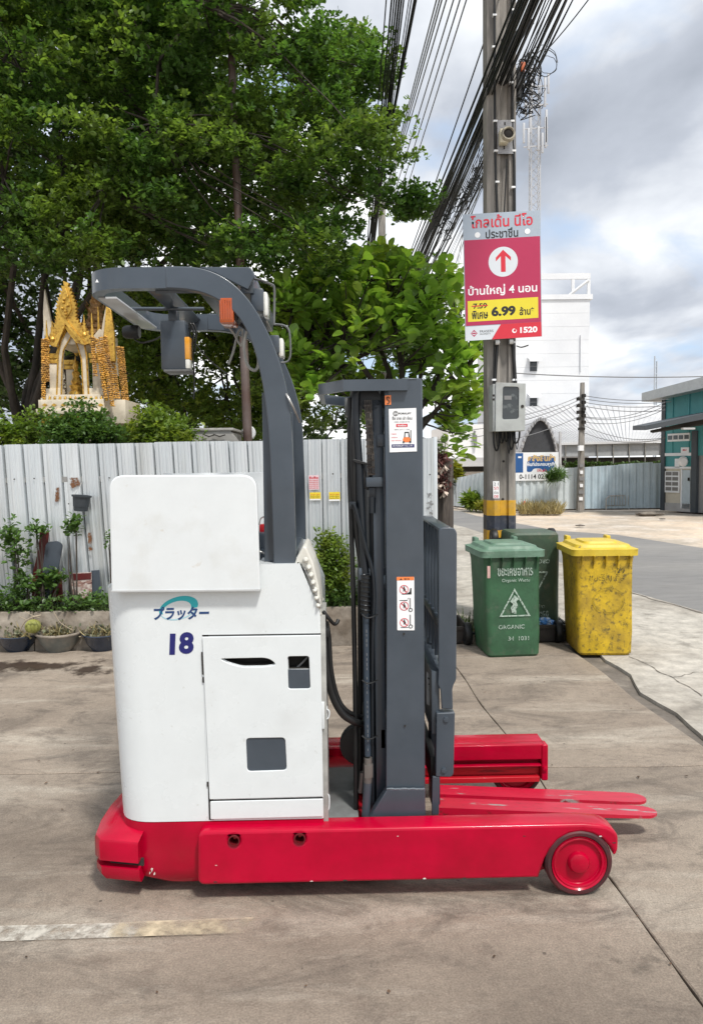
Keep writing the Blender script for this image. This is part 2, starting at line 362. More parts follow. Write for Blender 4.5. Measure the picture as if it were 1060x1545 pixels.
# ---- foliage
rng = np.random.default_rng(11)
LEAF = {'small': ([(0, 0, 0), (.28, .5, .05), (.22, .85, .05), (0, 1, -.02), (-.22, .85, .05), (-.28, .5, .05)], [(0, 1, 2, 3), (0, 3, 4, 5)]),
        'thin': ([(0, 0, 0), (.16, .5, .06), (0, 1, -.05), (-.16, .5, .06)], [(0, 1, 2), (0, 2, 3)]),
        'blade': ([(-.04, 0, 0), (.04, 0, 0), (.03, .5, .05), (0, 1, -.12), (-.03, .5, .05)], [(0, 1, 2, 4), (4, 2, 3)]),
        'round': ([(0, 0, 0), (.20, .2, .04), (.34, .5, .07), (.33, .8, .05), (.15, .98, 0), (0, 1.03, -.04), (-.15, .98, 0), (-.33, .8, .05), (-.34, .5, .07), (-.20, .2, .04), (0, .5, 0)],
                  [(0, 1, 2, 10), (10, 2, 3), (10, 3, 4, 5), (10, 5, 6, 7), (10, 7, 8), (0, 10, 8, 9)])}
def frames(dirs, ups):
    y = dirs/np.linalg.norm(dirs, axis=1, keepdims=True); x = np.cross(y, ups); x /= np.maximum(np.linalg.norm(x, axis=1, keepdims=True), 1e-6)
    z = np.cross(x, y); return x, y, z
def leaf_mesh(name, pos, dirs, ups, size, m, parent=None, kind='small'):
    V, Fc = LEAF[kind]; V = np.array(V); n = len(pos); k = len(V); x, y, z = frames(dirs, ups)
    co = pos[:, None, :] + size[:, None, None]*(V[None, :, 0:1]*x[:, None, :]+V[None, :, 1:2]*y[:, None, :]+V[None, :, 2:3]*z[:, None, :])
    co = co.reshape(-1, 3); lens = [len(f) for f in Fc]; idx = np.concatenate([np.array(f) for f in Fc])
    allv = (idx[None, :]+(np.arange(n)*k)[:, None]).ravel(); tot = np.tile(lens, n); st = np.concatenate([[0], np.cumsum(tot)[:-1]])
    me = bpy.data.meshes.new(name); me.vertices.add(n*k); me.vertices.foreach_set('co', co.ravel())
    me.loops.add(len(allv)); me.loops.foreach_set('vertex_index', allv.astype(np.int32))
    me.polygons.add(len(tot)); me.polygons.foreach_set('loop_start', st.astype(np.int32)); me.polygons.foreach_set('loop_total', tot.astype(np.int32))
    me.update(calc_edges=True); return link(me, name, m, parent)
def unit(n): v = rng.normal(size=(n, 3)); return v/np.linalg.norm(v, axis=1, keepdims=True)
def rosettes(cent, nl, size, spread=.35, lift=.25, jit=.02):
    """nl leaves radiating from each centre"""
    n = len(cent); pos = np.repeat(cent, nl, 0)+rng.normal(size=(n*nl, 3))*jit
    az = rng.uniform(0, 2*np.pi, n*nl); el = rng.normal(lift, spread, n*nl)
    d = np.stack([np.cos(az)*np.cos(el), np.sin(az)*np.cos(el), np.sin(el)], 1)
    u = np.array([0, 0, 1.])+rng.normal(size=(n*nl, 3))*.35
    return pos, d, u, size*rng.uniform(.7, 1.25, n*nl)
def blob_points(c, rad, n, shell=.55):
    d = unit(n); r = rng.uniform(shell, 1, n)**.7; return np.array(c)+d*r[:, None]*np.array(rad)
def shrub(name, c, rad, n, size, m, label, cat='shrub', group=None, kind='small', stems=4, base_z=None, clumps=14, nl=6, stem_m=None):
    t = thing(name, (c[0], c[1], base_z if base_z is not None else max(0, c[2]-rad[2]*1.3)), label, cat, group)
    cc = blob_points(c, np.array(rad)*.72, clumps, .1); cen = []
    per = max(3, n//clumps)
    for q in cc:
        s = np.array(rad)*rng.uniform(.28, .5); cen.append(q+unit(per)*(rng.uniform(.3, 1, per)**.6)[:, None]*s)
    cen = np.concatenate(cen); leaf_mesh('foliage', *rosettes(cen, nl, size, .5, .3), m, t, kind)
    L = []
    for i in range(stems):
        q = cc[i % len(cc)]; b = np.array([c[0]+random.uniform(-.12, .12)*rad[0], c[1], t.location.z])
        mid = (b+q)/2+rng.normal(size=3)*.06*np.array(rad); L.append(([b, mid, q], [.008, .006, .003] if rad[2] < .35 else [.011, .008, .004]))
    multi_tube('stem', L, stem_m or M['bark'], t, 5); return t
M['bark'] = mat('bark', (.060, .048, .038), .9, col2=(.03, .026, .022), sc=9, bump=.8, bsc=25, var=.25, stretch=(1, 1, .3))
M['leaf_big'] = mat('leaf_deep_green', (.072, .148, .036), .42, var=.15, island=.5, trans=.48, col2=(.14, .215, .045), sc=.9, lo=.45, hi=.6)
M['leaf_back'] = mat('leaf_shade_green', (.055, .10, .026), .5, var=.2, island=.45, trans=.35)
M['leaf_round'] = mat('leaf_broad_green', (.17, .30, .05), .33, var=.12, obj_rand=.35, island=.35, trans=.48, col2=(.26, .36, .06), sc=1.5, lo=.5, hi=.6)
M['leaf_light'] = mat('leaf_light_green', (.14, .22, .04), .45, var=.15, island=.4, trans=.42, col2=(.24, .30, .05), sc=3, lo=.5, hi=.6)
M['leaf_bush'] = mat('leaf_bush_green', (.085, .16, .04), .4, var=.12, island=.4, trans=.35)
M['leaf_yellow'] = mat('leaf_yellow_green', (.26, .27, .03), .45, var=.15, island=.4, trans=.3)
M['grass'] = mat('grass_green', (.07, .12, .03), .6, var=.2, island=.45, trans=.3)
M['drygrass'] = mat('dry_grass', (.34, .28, .14), .8, var=.2, island=.4, trans=.2)
# ================================================================== GROUND
def sheet(name, pts, m, kind='structure', z=None, wear=None, parent=None):
    vs = [Vector(p) for p in pts]
    if z is not None:
        for v in vs: v.z = z
    o = mk(name, vs, [tuple(range(len(vs)))], m, parent)
    if parent is None and kind: o['kind'] = kind
    return o
sheet('ground', [(-320, -60, 0), (320, -60, 0), (320, 400, 0), (-320, 400, 0)], M['sand'], z=-.05)
def lineY(a, b):                       # x of a depth line at a given Y
    return lambda Y: a.x+(b.x-a.x)*(Y-a.y)/(b.y-a.y)
L0 = lineY(G(690, 1010), G(1057, 1510)); LE = lineY(G(875, 990), G(1060, 1128))
ja, jb = G(0, 1168), G(1060, 1155)
def jY(x, d=0): return ja.y+(jb.y-ja.y)*(x-ja.x)/(jb.x-ja.x)+d
apron = mk('concrete_apron', [(-12, -9, -.09), (LE(-9), -9, -.09), (LE(3.95), 3.95, -.09), (-12, 3.95, -.09), (-12, -9, -.02), (LE(-9), -9, -.02), (LE(3.95), 3.95, -.02), (-12, 3.95, -.02)],
           [(0, 3, 2, 1), (4, 5, 6, 7), (0, 1, 5, 4), (1, 2, 6, 5), (2, 3, 7, 6), (3, 0, 4, 7)], M['dark']); apron['kind'] = 'structure'
def slab(cols, y0, y1, parent, m, nm='slab', top=0.0, g=.0022, z0=-.019):
    """one slab between two depth lines and two cross lines, with a slightly chipped, bevelled edge"""
    ca, cb = cols; bm = bmesh.new(); pts = []; n = 14
    def crn(c, yf, s):
        y = 0.
        for _ in range(4): y = yf(c(y)) ; 
        return c(y), y
    q = [crn(ca, y0, 0), crn(cb, y0, 0), crn(cb, y1, 0), crn(ca, y1, 0)]
    ctr = Vector((sum(a[0] for a in q)/4, sum(a[1] for a in q)/4))
    ring = []
    for i in range(4):
        a = Vector(q[i]); b = Vector(q[(i+1) % 4]); d = (b-a).normalized(); nrm = Vector((-d.y, d.x))
        k = max(4, int((b-a).length*14))
        for j in range(k):
            t = j/k; w_ = a.lerp(b, t); p = w_+nrm*(.0055 if i in (0, 2) else g)+Vector((noise.noise(Vector((w_.x*1.1, w_.y*1.1, 1))), noise.noise(Vector((w_.x*1.1, w_.y*1.1, 8)))))*.03+nrm*max(0, noise.noise(Vector((w_.x*7, w_.y*7, 3))))*.005; ring.append(p)
    lo = [bm.verts.new((p.x, p.y, z0)) for p in ring]; hi = [bm.verts.new((p.x, p.y, top-.004)) for p in ring]
    tp = []
    for p in ring:
        e = (ctr-p).normalized()*.005; tp.append(bm.verts.new((p.x+e.x, p.y+e.y, top)))
    N_ = len(ring)
    for i in range(N_):
        j = (i+1) % N_; bm.faces.new((lo[i], lo[j], hi[j], hi[i])); bm.faces.new((hi[i], hi[j], tp[j], tp[i]))
    bm.faces.new(tp)
    return bmk(nm, bm, m, parent)
cl = [lambda Y: -12., lambda Y: L0(Y)-8.2, lambda Y: L0(Y)-4.1, L0, LE]
yl = [lambda x: -9., lambda x: jY(x, -3.6), lambda x: jY(x), lambda x: 3.93]
for i in range(4):
    for j in range(3): slab((cl[i], cl[i+1]), yl[j], yl[j+1], apron, M['concrete'])
# lower gutter strip, then the rough pale forecourt up to the road
near_edge = [G(1300, 1010), G(1060, 923), G(951, 892), G(880, 864), G(800, 828), G(740, 808), G(700, 795), G(660, 786), G(560, 778)]
far_edge = [G(1500, 905), G(1200, 852), G(1060, 826), G(931, 806), G(841, 800), G(780, 789), G(720, 778), G(690, 770), G(560, 762)]
sheet('gutter', [(LE(-9)+.004, -9, 0), (LE(-9)+.45, -9, 0), (LE(3.95)+.45, 3.95, 0), (LE(3.95)+.004, 3.95, 0)], M['gutter'], z=-.03)
E = [LE(3.95)+.17+.05*math.sin(y*2.3)+.035*math.sin(y*7)+max(0, (3-y))*.028 for y in np.linspace(4.0, -9, 60)]
fore = [Vector((e, y, -.004)) for e, y in zip(E, np.linspace(4.0, -9, 60))]
pv = [Vector((20, -9, 0)), Vector((20, 2.0, 0))] + [Vector((p.x, p.y, 0)) for p in near_edge] + [Vector((-.5, 25, 0)), Vector((.2, 4.62, 0)), Vector((LE(3.95)+.17, 4.62, 0))]
o = sheet('forecourt', fore+pv, M['pale_concrete'], z=-.004)
bmt = bmesh.new(); bmt.from_mesh(o.data); bmesh.ops.triangulate(bmt, faces=bmt.faces); r_ = bmesh.ops.extrude_face_region(bmt, geom=bmt.faces[:])
bmesh.ops.translate(bmt, vec=(0, 0, -.04), verts=[v for v in r_['geom'] if isinstance(v, bmesh.types.BMVert)]); bmesh.ops.recalc_face_normals(bmt, faces=bmt.faces); bmt.to_mesh(o.data)
rd = [Vector((p.x, p.y, 0)) for p in near_edge]+[Vector((p.x, p.y, 0)) for p in reversed(far_edge)]
o = sheet('road', [Vector((26, -3, 0))]+rd+[Vector((60, -3, 0))], M['asphalt'], z=-.012)
bmt = bmesh.new(); bmt.from_mesh(o.data); bmesh.ops.triangulate(bmt, faces=bmt.faces); bmt.to_mesh(o.data)
# cracks in the forecourt: thin wandering grooves of dirt
def crack(a, b, w=.012, jit=.05, n=22, z=.0, m=None):
    a = Vector(a); b = Vector(b); d = (b-a).normalized(); s = Vector((-d.y, d.x, 0)); vs = []; fs = []
    for i in range(n+1):
        t = i/n; p = a.lerp(b, t)+s*noise.noise(Vector((a.x+t*5, a.y*3, 2)))*jit*2; ww = w*(.4+random.random()*.9)
        vs += [p-s*ww/2, p+s*ww/2]
    for i in range(n): fs.append((2*i, 2*i+1, 2*i+3, 2*i+2))
    for v in vs: v.z = z
    o = mk('crack', vs, fs, m or M['gutter']); o['kind'] = 'structure'; return o
crack(G(952, 990), G(1060, 1050), .010, .03, 40); crack(G(1015, 1022), G(1075, 1010), .007, .02, 30); crack(G(950, 893), G(1060, 925), .03, .03)
crack(G(950, 985), G(900, 965), .02, .03)
# worn painted line, stains and dark patches: thin sheets whose edges fade out
def patch(name, pts, m, z=.0045, nx=16, ny=4, kind='structure', edge=.35):
    a, b, c, d = [Vector(p) for p in pts]; vs = []; fs = []; w = []
    for j in range(ny+1):
        for i in range(nx+1):
            s, t = i/nx, j/ny; p = a.lerp(b, s).lerp(d.lerp(c, s), t); p.z = z; vs.append(p)
            e = min(s*nx*.5, (1-s)*nx*.5, t*ny*.5 if edge > 0 else 1, (1-t)*ny*.5 if edge > 0 else 1, 1); w.append((1-e)*abs(edge))
    for j in range(ny):
        for i in range(nx):
            k = j*(nx+1)+i; fs.append((k, k+1, k+nx+2, k+nx+1))
    o = mk(name, vs, fs, m); at = o.data.attributes.new('wear', 'FLOAT', 'POINT'); at.data.foreach_set('value', w); o['kind'] = kind; return o
patch('painted_line', [G(-60, 1424), G(232, 1414), G(230, 1393), G(-60, 1400)], worn('worn_white_paint', (.50, .47, .41), 16, .38, .60), edge=-.5)
patch('painted_line', [G(150, 1418), G(405, 1410), G(404, 1386), G(150, 1396)], worn('worn_cream_paint', (.46, .39, .27), 7, .40, .66), z=.0085, edge=-.3)
damp = worn('damp_stain', (.05, .033, .025), 3, .40, .52, rough=.35)
patch('damp_stain', [G(-120, 1030), G(190, 1025), G(190, 990), G(-120, 985)], damp, edge=.25)
patch('dark_stain', [G(150, 1420), G(960, 1370), G(960, 1240), G(140, 1240)], worn('grime', (.085, .062, .048), 2.2, .36, .9), z=.003, edge=.3)  # mottled brown patch under and before the truck, fading at its edges
patch('dark_stain', [G(20, 1540), G(350, 1560), G(340, 1440), G(30, 1440)], worn('grime_light', (.13, .10, .08), 3., .45, 1.0), z=.003, edge=.3)
patch('dark_stain', [G(860, 1530), G(1040, 1530), G(1020, 1380), G(900, 1380)], worn('grime_mark', (.13, .11, .09), 9., .5, .8), z=.003, edge=.3)
tm = worn('tyre_scrapes', (.50, .45, .37), 9, .5, .7)
for k, (a, b) in enumerate([((905, 1235), (1062, 1430)), ((925, 1225), (1062, 1385)), ((945, 1215), (1062, 1345)), ((962, 1208), (1062, 1310)), ((700, 1062), (712, 1085))]):
    p, q = G(*a), G(*b); s = Vector((.008+.004*(k % 2), 0, 0)); patch('scrape_mark', [p-s, p+s, q+s*1.5, q-s*1.5], tm, z=.003, nx=1, ny=14, edge=-.2)
# dry leaves and grit scattered on the concrete
pos = np.array([[random.uniform(-3.5, 2), random.uniform(-1.2, 3.8), .006] for _ in range(110)]); az = rng.uniform(0, 6.28, 110)
leaf_mesh('leaf_litter', pos, np.stack([np.cos(az), np.sin(az), az*0+.12], 1), np.tile([0, 0, 1.], (110, 1)), rng.uniform(.008, .028, 110), mat('dry_leaf', (.10, .06, .035), .9, island=.5), None, 'small')['kind'] = 'stuff'

# ================================================================== REACH TRUCK
T = thing('reach_truck', (0, .4, 0), 'white, red and slate grey stand-on reach truck numbered 18 parked on the concrete', 'reach truck')
YB = .05
def X(px, py, Y=YB): return P(px, py, Y).x
def Z(px, py, Y=YB): return P(px, py, Y).z
def loft(name, levels, m, parent=None, sm=35, cap=True):
    vs = []; fs = []; n = len(levels[0][1])
    for z, lp in levels: vs += [(p[0], p[1], z) for p in lp]
    for i in range(len(levels)-1):
        for j in range(n): fs.append((i*n+j, i*n+(j+1) % n, (i+1)*n+(j+1) % n, (i+1)*n+j))
    if cap: fs.append(tuple(range(n))[::-1]); fs.append(tuple((len(levels)-1)*n+j for j in range(n)))
    return mk(name, vs, fs, m, parent, sm)
def bodyloop(xl, xr, y0=YB, y1=.95, r=.15, ins=0, rr=.01):
    return rnd([(xl+ins, y0+ins), (xr, y0+ins), (xr, y1-ins), (xl+ins, y1-ins)], [r, rr, rr, r], 8)
xl0, xl1 = X(183, 1240)-.025, X(163, 890)-.045; xr = X(488, 1236); xr1 = X(484, 925)
z0, z1, zs = Z(330, 1239), Z(300, 888), Z(484, 926); zt = Z(420, 851)
body = loft('body', [(z0+.002, bodyloop(xl0, xr)), (z1+.25, bodyloop(xl1, xr))], M['white'], T)
cut = plate('cut', [[(-2, z0-.5), (-2, z1), (X(388, 888), z1), (X(388, 851), zt), (X(452, 850), zt), (xr1, zs), (xr+.001, z0-.5)]], -.2, 1.5, None, None, 0, px=False)
boolean(body, cut)
lens = rnd([(331, 994), (352, 993.5), (398, 992.5), (408, 995), (417.5, 1003), (400, 1006), (365, 1006.5), (345, 1001)], 6)
for lp_ in (lens, [(434, 990.8), (465.5, 990.5), (466.5, 1011), (434.8, 1011.5)]):
    boolean(body, plate('cut', [lp_], YB-.02, .075, M['dark'], None, 0), 'DIFFERENCE')  # pocket walls coloured dark to stand in for the shade inside
loft('skirt', [(.045, bodyloop(xl0+.06, xr, ins=.03)), (.075, bodyloop(xl0+.02, xr, ins=.008)), (.12, bodyloop(xl0+.005, xr)), (z0-.001, bodyloop(xl0, xr))], M['red'], T)
# seams, the door and its openings
YD = YB-.009
def seam(pts, w=1.4, m=None):
    a, b = pts; d = (Vector(b)-Vector(a)).normalized(); s = Vector((-d.y, d.x))*w/2
    return plate('seam', [[tuple(Vector(a)+s), tuple(Vector(b)+s), tuple(Vector(b)-s), tuple(Vector(a)-s)]], YB-.001, .002, m or M['dark'], T, 0)
dl = rnd([(305, 961), (483.5, 958.5), (487, 1202), (316, 1206.5)], 2)
lens = rnd([(331, 994), (352, 993.5), (398, 992.5), (408, 995), (417.5, 1003), (400, 1006), (365, 1006.5), (345, 1001)], 6)
sq1 = rnd([(433.5, 990.5), (466, 990), (468, 1039), (435, 1039.5)], 4); sq2 = rnd([(371, 1114), (430, 1113), (432.5, 1162), (373, 1164)], 6)
door = plate('service_door', [dl, lens[::-1], sq1[::-1], sq2[::-1]], YD, .007, M['white'], T, .0025)
def lip(px, Y=YD): return None
plate('handle_recess', [lens], YB+.052, .0015, M['dark'], door, 0)
plate('vent_window', [[(434, 990.8), (465.5, 990.5), (466.5, 1011), (434.8, 1011.5)]], YB+.052, .0012, M['dark'], door, 0); ptube('inner_cable', [(447, 1008, YB+.03), (456, 1000, YB+.03), (464, 991, YB+.04)], .004, M['greyink'], door, 6, 3)
plate('vent_cover', [[(434.5, 1010), (467.5, 1010), (468, 1038.5), (435.5, 1039)]], YD+.0048, .0012, M['grey'], door, 0)
plate('inspection_cover', [sq2], YD+.0052, .0015, M['grey'], door, 0)
kick = plate('kick_panel', [rnd([(317, 1209.5), (487, 1205.5), (487.6, 1232), (317.5, 1236.5)], 2)], YD, .007, M['white'], T, .002)
seam([(310.5, 958), (319, 1237)], 7.5, M['dark']); seam([(305, 959), (484, 956.5)], 1.8); seam([(316, 1208), (487, 1203.8)], 2.2, M['dark'])
plate('seam_strip', [[(305.5, 962), (310.5, 962), (316.5, 1182), (312, 1182)]], YB-.003, .002, M['white'], T, 0)
for a, b in ((984, 1018), (1022, 1030), (1180, 1187)):
    plate('hinge_slot', [[(302.5+(a-960)*.043, a), (305.5+(a-960)*.043, a), (305.5+(b-960)*.043, b), (302.5+(b-960)*.043, b)]], YB-.006, .004, M['dark'], T, 0)
# operator side guard panel above the battery hood
plate('side_panel', [rnd([(164, 717), (387, 716), (392.5, 891), (168, 893.5)], [24, 24, 1, 1], 8)], YB-.035, .026, M['white_panel'], T, .006)
plate('panel_ledge', [[(168, 891), (392.5, 889), (392.5, 892), (168, 894)]], YB-.038, .05, mat('shadow_trim', (.45, .46, .46), .5), T, .001)  # thin strip of plain grey along the panel's lower edge
a, b = P(172, 725, YB+.87), P(392, 893, YB+.87)
box('far_side_panel', P(166, 800, .05).x, P(388, 800, .05).x, .9, .925, P(200, 890, .05).z, P(200, 719, .05).z, M['white_panel'], T, .006)
box('operator_bay', P(200, 800, .05).x, P(380, 800, .05).x, .12, .88, P(200, 888, .05).z-.02, P(200, 860, .05).z, M['grey_plate'], T, .01)
# number and name on the side
LF = pface(254, 293, 955, 988, YB, T); LF.O.y = YB-.0006
def digits():
    f = LF
    f.text('number', '1', .04, .0, .31, .97, M['navy'], 0, bold=.045, shear=.06); f.text('number', '8', .42, .03, 1, 1.03, M['navy'], 0, bold=.045, shear=.06)
digits()
lg = pface(232, 317, 898, 942, YB, T)
def swoosh(f):
    n = 40; outer = []; inner = []
    c, s = math.cos(R(16)), math.sin(R(16)); asp = f.w/f.h
    def e(cx, cy, a, b, t): x, y = a*math.cos(t), b*math.sin(t); return ((cx+(x*c-y*s))/asp*1.0, cy+(x*s+y*c))
    t0, t1 = R(-25), R(185)
    for i in range(n+1): outer.append(e(.86, .55, .68, .38, t0+(t1-t0)*i/n))
    for i in range(n+1): inner.append(e(.80, .50, .50, .27, t1-(t1-t0)*i/n))
    f.poly('swoosh', outer+inner, M['teal'], 0)
    o2 = [e(.86, .55, .68, .40, R(180)+R(150)*i/n) for i in range(n+1)]; i2 = [e(.87, .565, .66, .365, R(330)-R(150)*i/n) for i in range(n+1)]
    f.poly('swoosh', o2+i2, M['palecyan'], 0)
swoosh(lg)
lg.text('lettering', 'プラッター', .01, .13, .99, .60, M['blue'], 1, bold=.035, shear=.12)
# rear bumper, behind the skirt's left corner
zb = .235
bl = [G(208, 1272, zb), G(150, 1267, zb), G(143, 1259, zb), G(151, 1238, zb), G(166, 1215, zb), G(183, 1196, zb)]
bl = [(p.x, p.y) for p in bl]; mx_ = max(p[1] for p in bl); far = [(p[0], 2*mx_-p[1]+.02) for p in reversed(bl)]
lp = bl+far
def scl(lp, s): cx = -.7; cy = sum(p[1] for p in lp)/len(lp); return [(cx+(p[0]-cx)*s, cy+(p[1]-cy)*(1-(1-s)*.5)) for p in lp]
loft('rear_bumper', [(.155, lp), (zb-.01, lp), (zb, scl(lp, .985)), (zb+.03, scl(lp, .8))], M['red'], T)
loft('rear_bumper', [(.075, scl(lp, .93)), (.1, scl(lp, .985)), (.128, scl(lp, .985))], M['red'], T)
loft('bumper_slot', [(.128, scl(lp, .86)), (.156, scl(lp, .86))], M['dark'], T)
# straddle legs
arch = [(812, 1325), (822, 1296), (830, 1282), (842, 1268), (858, 1259), (876, 1256), (893, 1259), (909, 1267), (920, 1279), (927, 1290)]
lo = rnd([(299, 1256), (880, 1246), (912, 1249), (932, 1258), (933, 1283), (927, 1290)], [14, 0, 12, 9, 3, 1], 6)
near_leg = [(299+0, 1337)]
loop = rnd([(299, 1337), (298, 1254)], 0)
loop = rnd([(298, 1337), (298, 1255), (880, 1243), (915, 1246), (933, 1258), (932, 1284), (927, 1291)], [13, 13, 0, 16, 12, 3, 1], 6) + arch[::-1][1:]
loop += []
holes = [disc(353, 1268.5, 8, 8, 20), disc(452, 1265.5, 8, 8, 20)]
leg = plate('straddle_leg', [loop, holes[0][::-1], holes[1][::-1]], 0, .10, M['red'], T, .012)
for (hx, hy) in ((353, 1268.5), (452, 1265.5)):
    c = P(hx, hy, -.002); lathe('bolt_hole_rim', [(.0225, .0), (.0215, .004), (.0175, .004), (.0165, -.03), (.0165, -.06), (0, -.06)], mat('dark_red', (.12, .004, .008), .5), leg, c, 'Y', 20, cap=False)
    lathe('bolt', [(.011, -.05), (.011, -.03), (.008, -.026), (0, -.026)], M['redlens'], leg, c, 'Y', 6)
plate('leg_rib', [rnd([(308, 1251), (880, 1240), (905, 1244), (905, 1262), (880, 1256), (308, 1270)], 2)], .1, .018, M['red'], T, .005)
inner = plate('leg_inner_plate', [[(300, 1330), (300, 1262), (905, 1252), (905, 1285), (800, 1318)]], .1, .012, M['red'], T, .002)
def wheel(c, flip=1):
    w = lathe('load_wheel', [(0, -.012), (.03, -.012), (.030, .0), (.04, -.004), (.085, -.006), (.098, .006), (.104, .012), (.106, -.085), (0, -.09)], M['red'], T, c, 'Y', 40)
    lathe('tyre', [(.104, .004), (.108, .012), (.119, .012), (.1275, .002), (.1275, -.078), (.119, -.088), (.104, -.088)], M['tyre'], w, c, 'Y', 44, loop=True)
    lathe('hub_cap', [(.042, -.003), (.041, .006), (.034, .016), (.02, .021), (0, .022)], M['red'], w, c, 'Y', 28)
    lathe('rim_ring', [(.086, -.004), (.088, .006), (.094, .008), (.099, .004)], M['red'], w, c, 'Y', 40, cap=False)
    return w
wc = P(873.5, 1308.5, -.005); wheel(Vector((wc.x, .008, .1275)))
LT = P(560, 1250, 0).z
lz = LT-.002
xe = P(826, 1150, .80).x; x0_ = xr-.3
zw = P(800, 1181, .80).z
pl = [(x0_, zw), (xe-.02, zw), (xe, zw+.02), (xe, lz-.02), (xe-.015, lz), (x0_, lz)]
far_leg = plate('straddle_leg', [pl], .84, .11, M['red'], T, .006, px=False)
plate('rail_flange', [[(x0_, lz-.075), (xe-.02, lz-.075), (xe-.02, lz), (x0_, lz)]], .80, .045, M['red'], T, .006, px=False)
plate('rail_lip', [[(x0_, lz-.105), (xe-.035, lz-.105), (xe-.035, lz-.098), (x0_, lz-.098)]], .79, .05, M['red'], T, .002, px=False)
plate('rail_web', [[(x0_, zw+.03), (xe-.035, zw+.03), (xe-.035, lz-.1), (x0_, lz-.1)]], .833, .006, M['red_worn'], T, .001, px=False)
plate('rail_flange', [[(x0_, zw+.003), (xe-.04, zw+.003), (xe-.04, zw+.029), (x0_, zw+.029)]], .80, .045, M['red_worn'], T, .003, px=False)
plate('leg_end_cap', [rnd([(xe-.032, zw+.01), (xe, zw+.01), (xe, lz), (xe-.032, lz)], .01, 4)], .795, .06, M['red'], T, .006, px=False)
lathe('bolt', [(.012, 0), (.012, .008), (0, .01)], M['red'], T, (xe-.016, .795, .16), 'Y', 8)
wheel(Vector((P(780, 1165, .84).x, .86, .1275)))
# drive axle wheels under the body, cross member, floor plate
for yy in (.3, .7): lathe('drive_wheel', [(0, .05), (.1, .05), (.115, .04), (.115, -.04), (.1, -.05), (0, -.05)], M['tyre'], T, (-.55, yy, .116), 'Y', 24)
box('cross_member', xr-.12, xr+.35, .1, .84, .08, .24, M['red_worn'], T, .01)
box('floor_plate', xr-.02, P(541, 1235, .1).x, .10, .62, LT-.028, LT-.02, M['grey_plate'], T, .002)
# latches on the front edge of the body
for (py0, py1) in ((1068, 1086), (1196, 1224)):
    l = pbox('latch', 486, 494, py0, py1, YB+.02, YB+.05, M['white'], T, .003)
    ptube('latch_hook', [(489, py0+1, YB+.015), (496, py0+4, YB+.015), (496, py1-4, YB+.015), (490, py1, YB+.015)], .003, M['white'], l, 6, 3)
pbox('latch_plate', 484.5, 489, 1060, 1100, YB+.001, YB+.04, M['white_panel'], T, .002)
pbox('front_strip', 487, 490.5, 930, 1250, YB+.012, YB+.3, mat('weathered_edge', (.35, .35, .33), .5, var=.3), T, .001)
# cream armrest cushion with cone studs and the thin handrail
cu_ = plate('cushion', [rnd([(444, 852), (447, 842), (457, 824), (462, 825), (473, 850), (481, 885), (484, 912), (484, 930), (474, 905), (455, 851)], [2, 3, 4, 4, 3, 3, 3, 2, 3, 3])], YB+.01, .30, M['cream'], T, .008)
for i in range(7):
    t = i/6; c = P(461+19*t**.8, 845+68*t, YB+.004); lathe('stud', [(.012, -.002), (.008, .012), (.002, .024), (0, .025)], M['cream'], cu_, c, 'Y', 10)
ptube('handrail', [(388, 830, YB+.1), (400, 835, YB+.1), (446, 848, YB+.07), (456, 853, YB+.02), (470, 880, YB-.004), (484, 918, YB-.002)], .0042, M['steel'], T, 8, 8)
pbox('seat_back', 386, 404, 804, 858, .35, .55, M['grey'], T, .01)
bb = pbox('beacon', 391, 403.5, 791, 804, .40, .46, M['redlens'], T, .006)
ptube('beacon_guard', [(391, 792, .43), (393, 783, .43), (398, 780, .43), (403, 784, .43), (404, 792, .43)], .003, M['steel'], bb, 6, 3)
box('control_console', P(392, 800, .3).x, P(450, 850, .3).x, .25, .75, zt-.02, zt+.03, M['grey'], T, .01)
lathe('steering_wheel', [(.0, .02), (.03, .02), (.035, .0), (.085, .0), (.09, .012), (.1, .012), (.1, -.01), (.03, -.012), (0, -.012)], M['black'], T, (P(350, 850, .5).x, .5, zt+.09), 'Z', 28)
# ------------------------------------------------------------------ overhead guard
YG = .07; TH = .05
ot = [(250, 401.5), (290, 402.5), (318, 409), (345, 423), (370, 446), (392, 478), (412, 520), (427, 565), (437, 615), (441, 680), (444, 760), (446, 853)]
it = [(413, 853), (410, 760), (407, 680), (402, 620), (392, 560), (378, 512), (360, 479), (338, 458), (312, 444), (285, 437), (250, 434.5)]
def smooth2(l, k=4): return [(v.x, v.y) for v in cat_rom([(a, b, 0) for a, b in l], k)]
gl = smooth2(ot)+smooth2(it)
glm = [(P(a, b, YG).x, P(a, b, YG).z) for a, b in gl]
plate('guard_post', [glm], YG, TH, M['grey'], T, .004, px=False)
plate('guard_post', [glm], .94, TH, M['grey'], T, .004, px=False)
for y_ in (YG+.05, .93-.02):
    plate('post_flange', [[(P(397, 853, YG).x, zt), (P(401, 800, YG).x+.06, zt), (P(396, 600, YG).x+.06, P(396, 600, YG).z), (P(393, 590, YG).x, P(393, 590, YG).z)]], y_, .03, M['grey'], T, .003, px=False)
xa = P(252, 418, YG).x; zc = (P(200, 402, YG).z+P(200, 435.5, YG).z)/2; hh = P(200, 402, YG).z-P(200, 434, YG).z
xL = P(135, 418, YG+.1).x+.02
def upath():
    y0, y1 = YG+TH/2, .94+TH/2; r = .13; pts = [(xa, y0)]
    for i in range(9): a = R(90*i/8); pts.append((xL+r-r*math.sin(a), y0+r-r*math.cos(a)))
    for i in range(9): a = R(90*i/8); pts.append((xL+r-r*math.cos(a), y1-r+r*math.sin(a)))
    pts.append((xa, y1)); return pts
sweep_bar('guard_front_bar', [(a, b, zc) for a, b in upath()], TH*.9, hh, M['grey'], T)
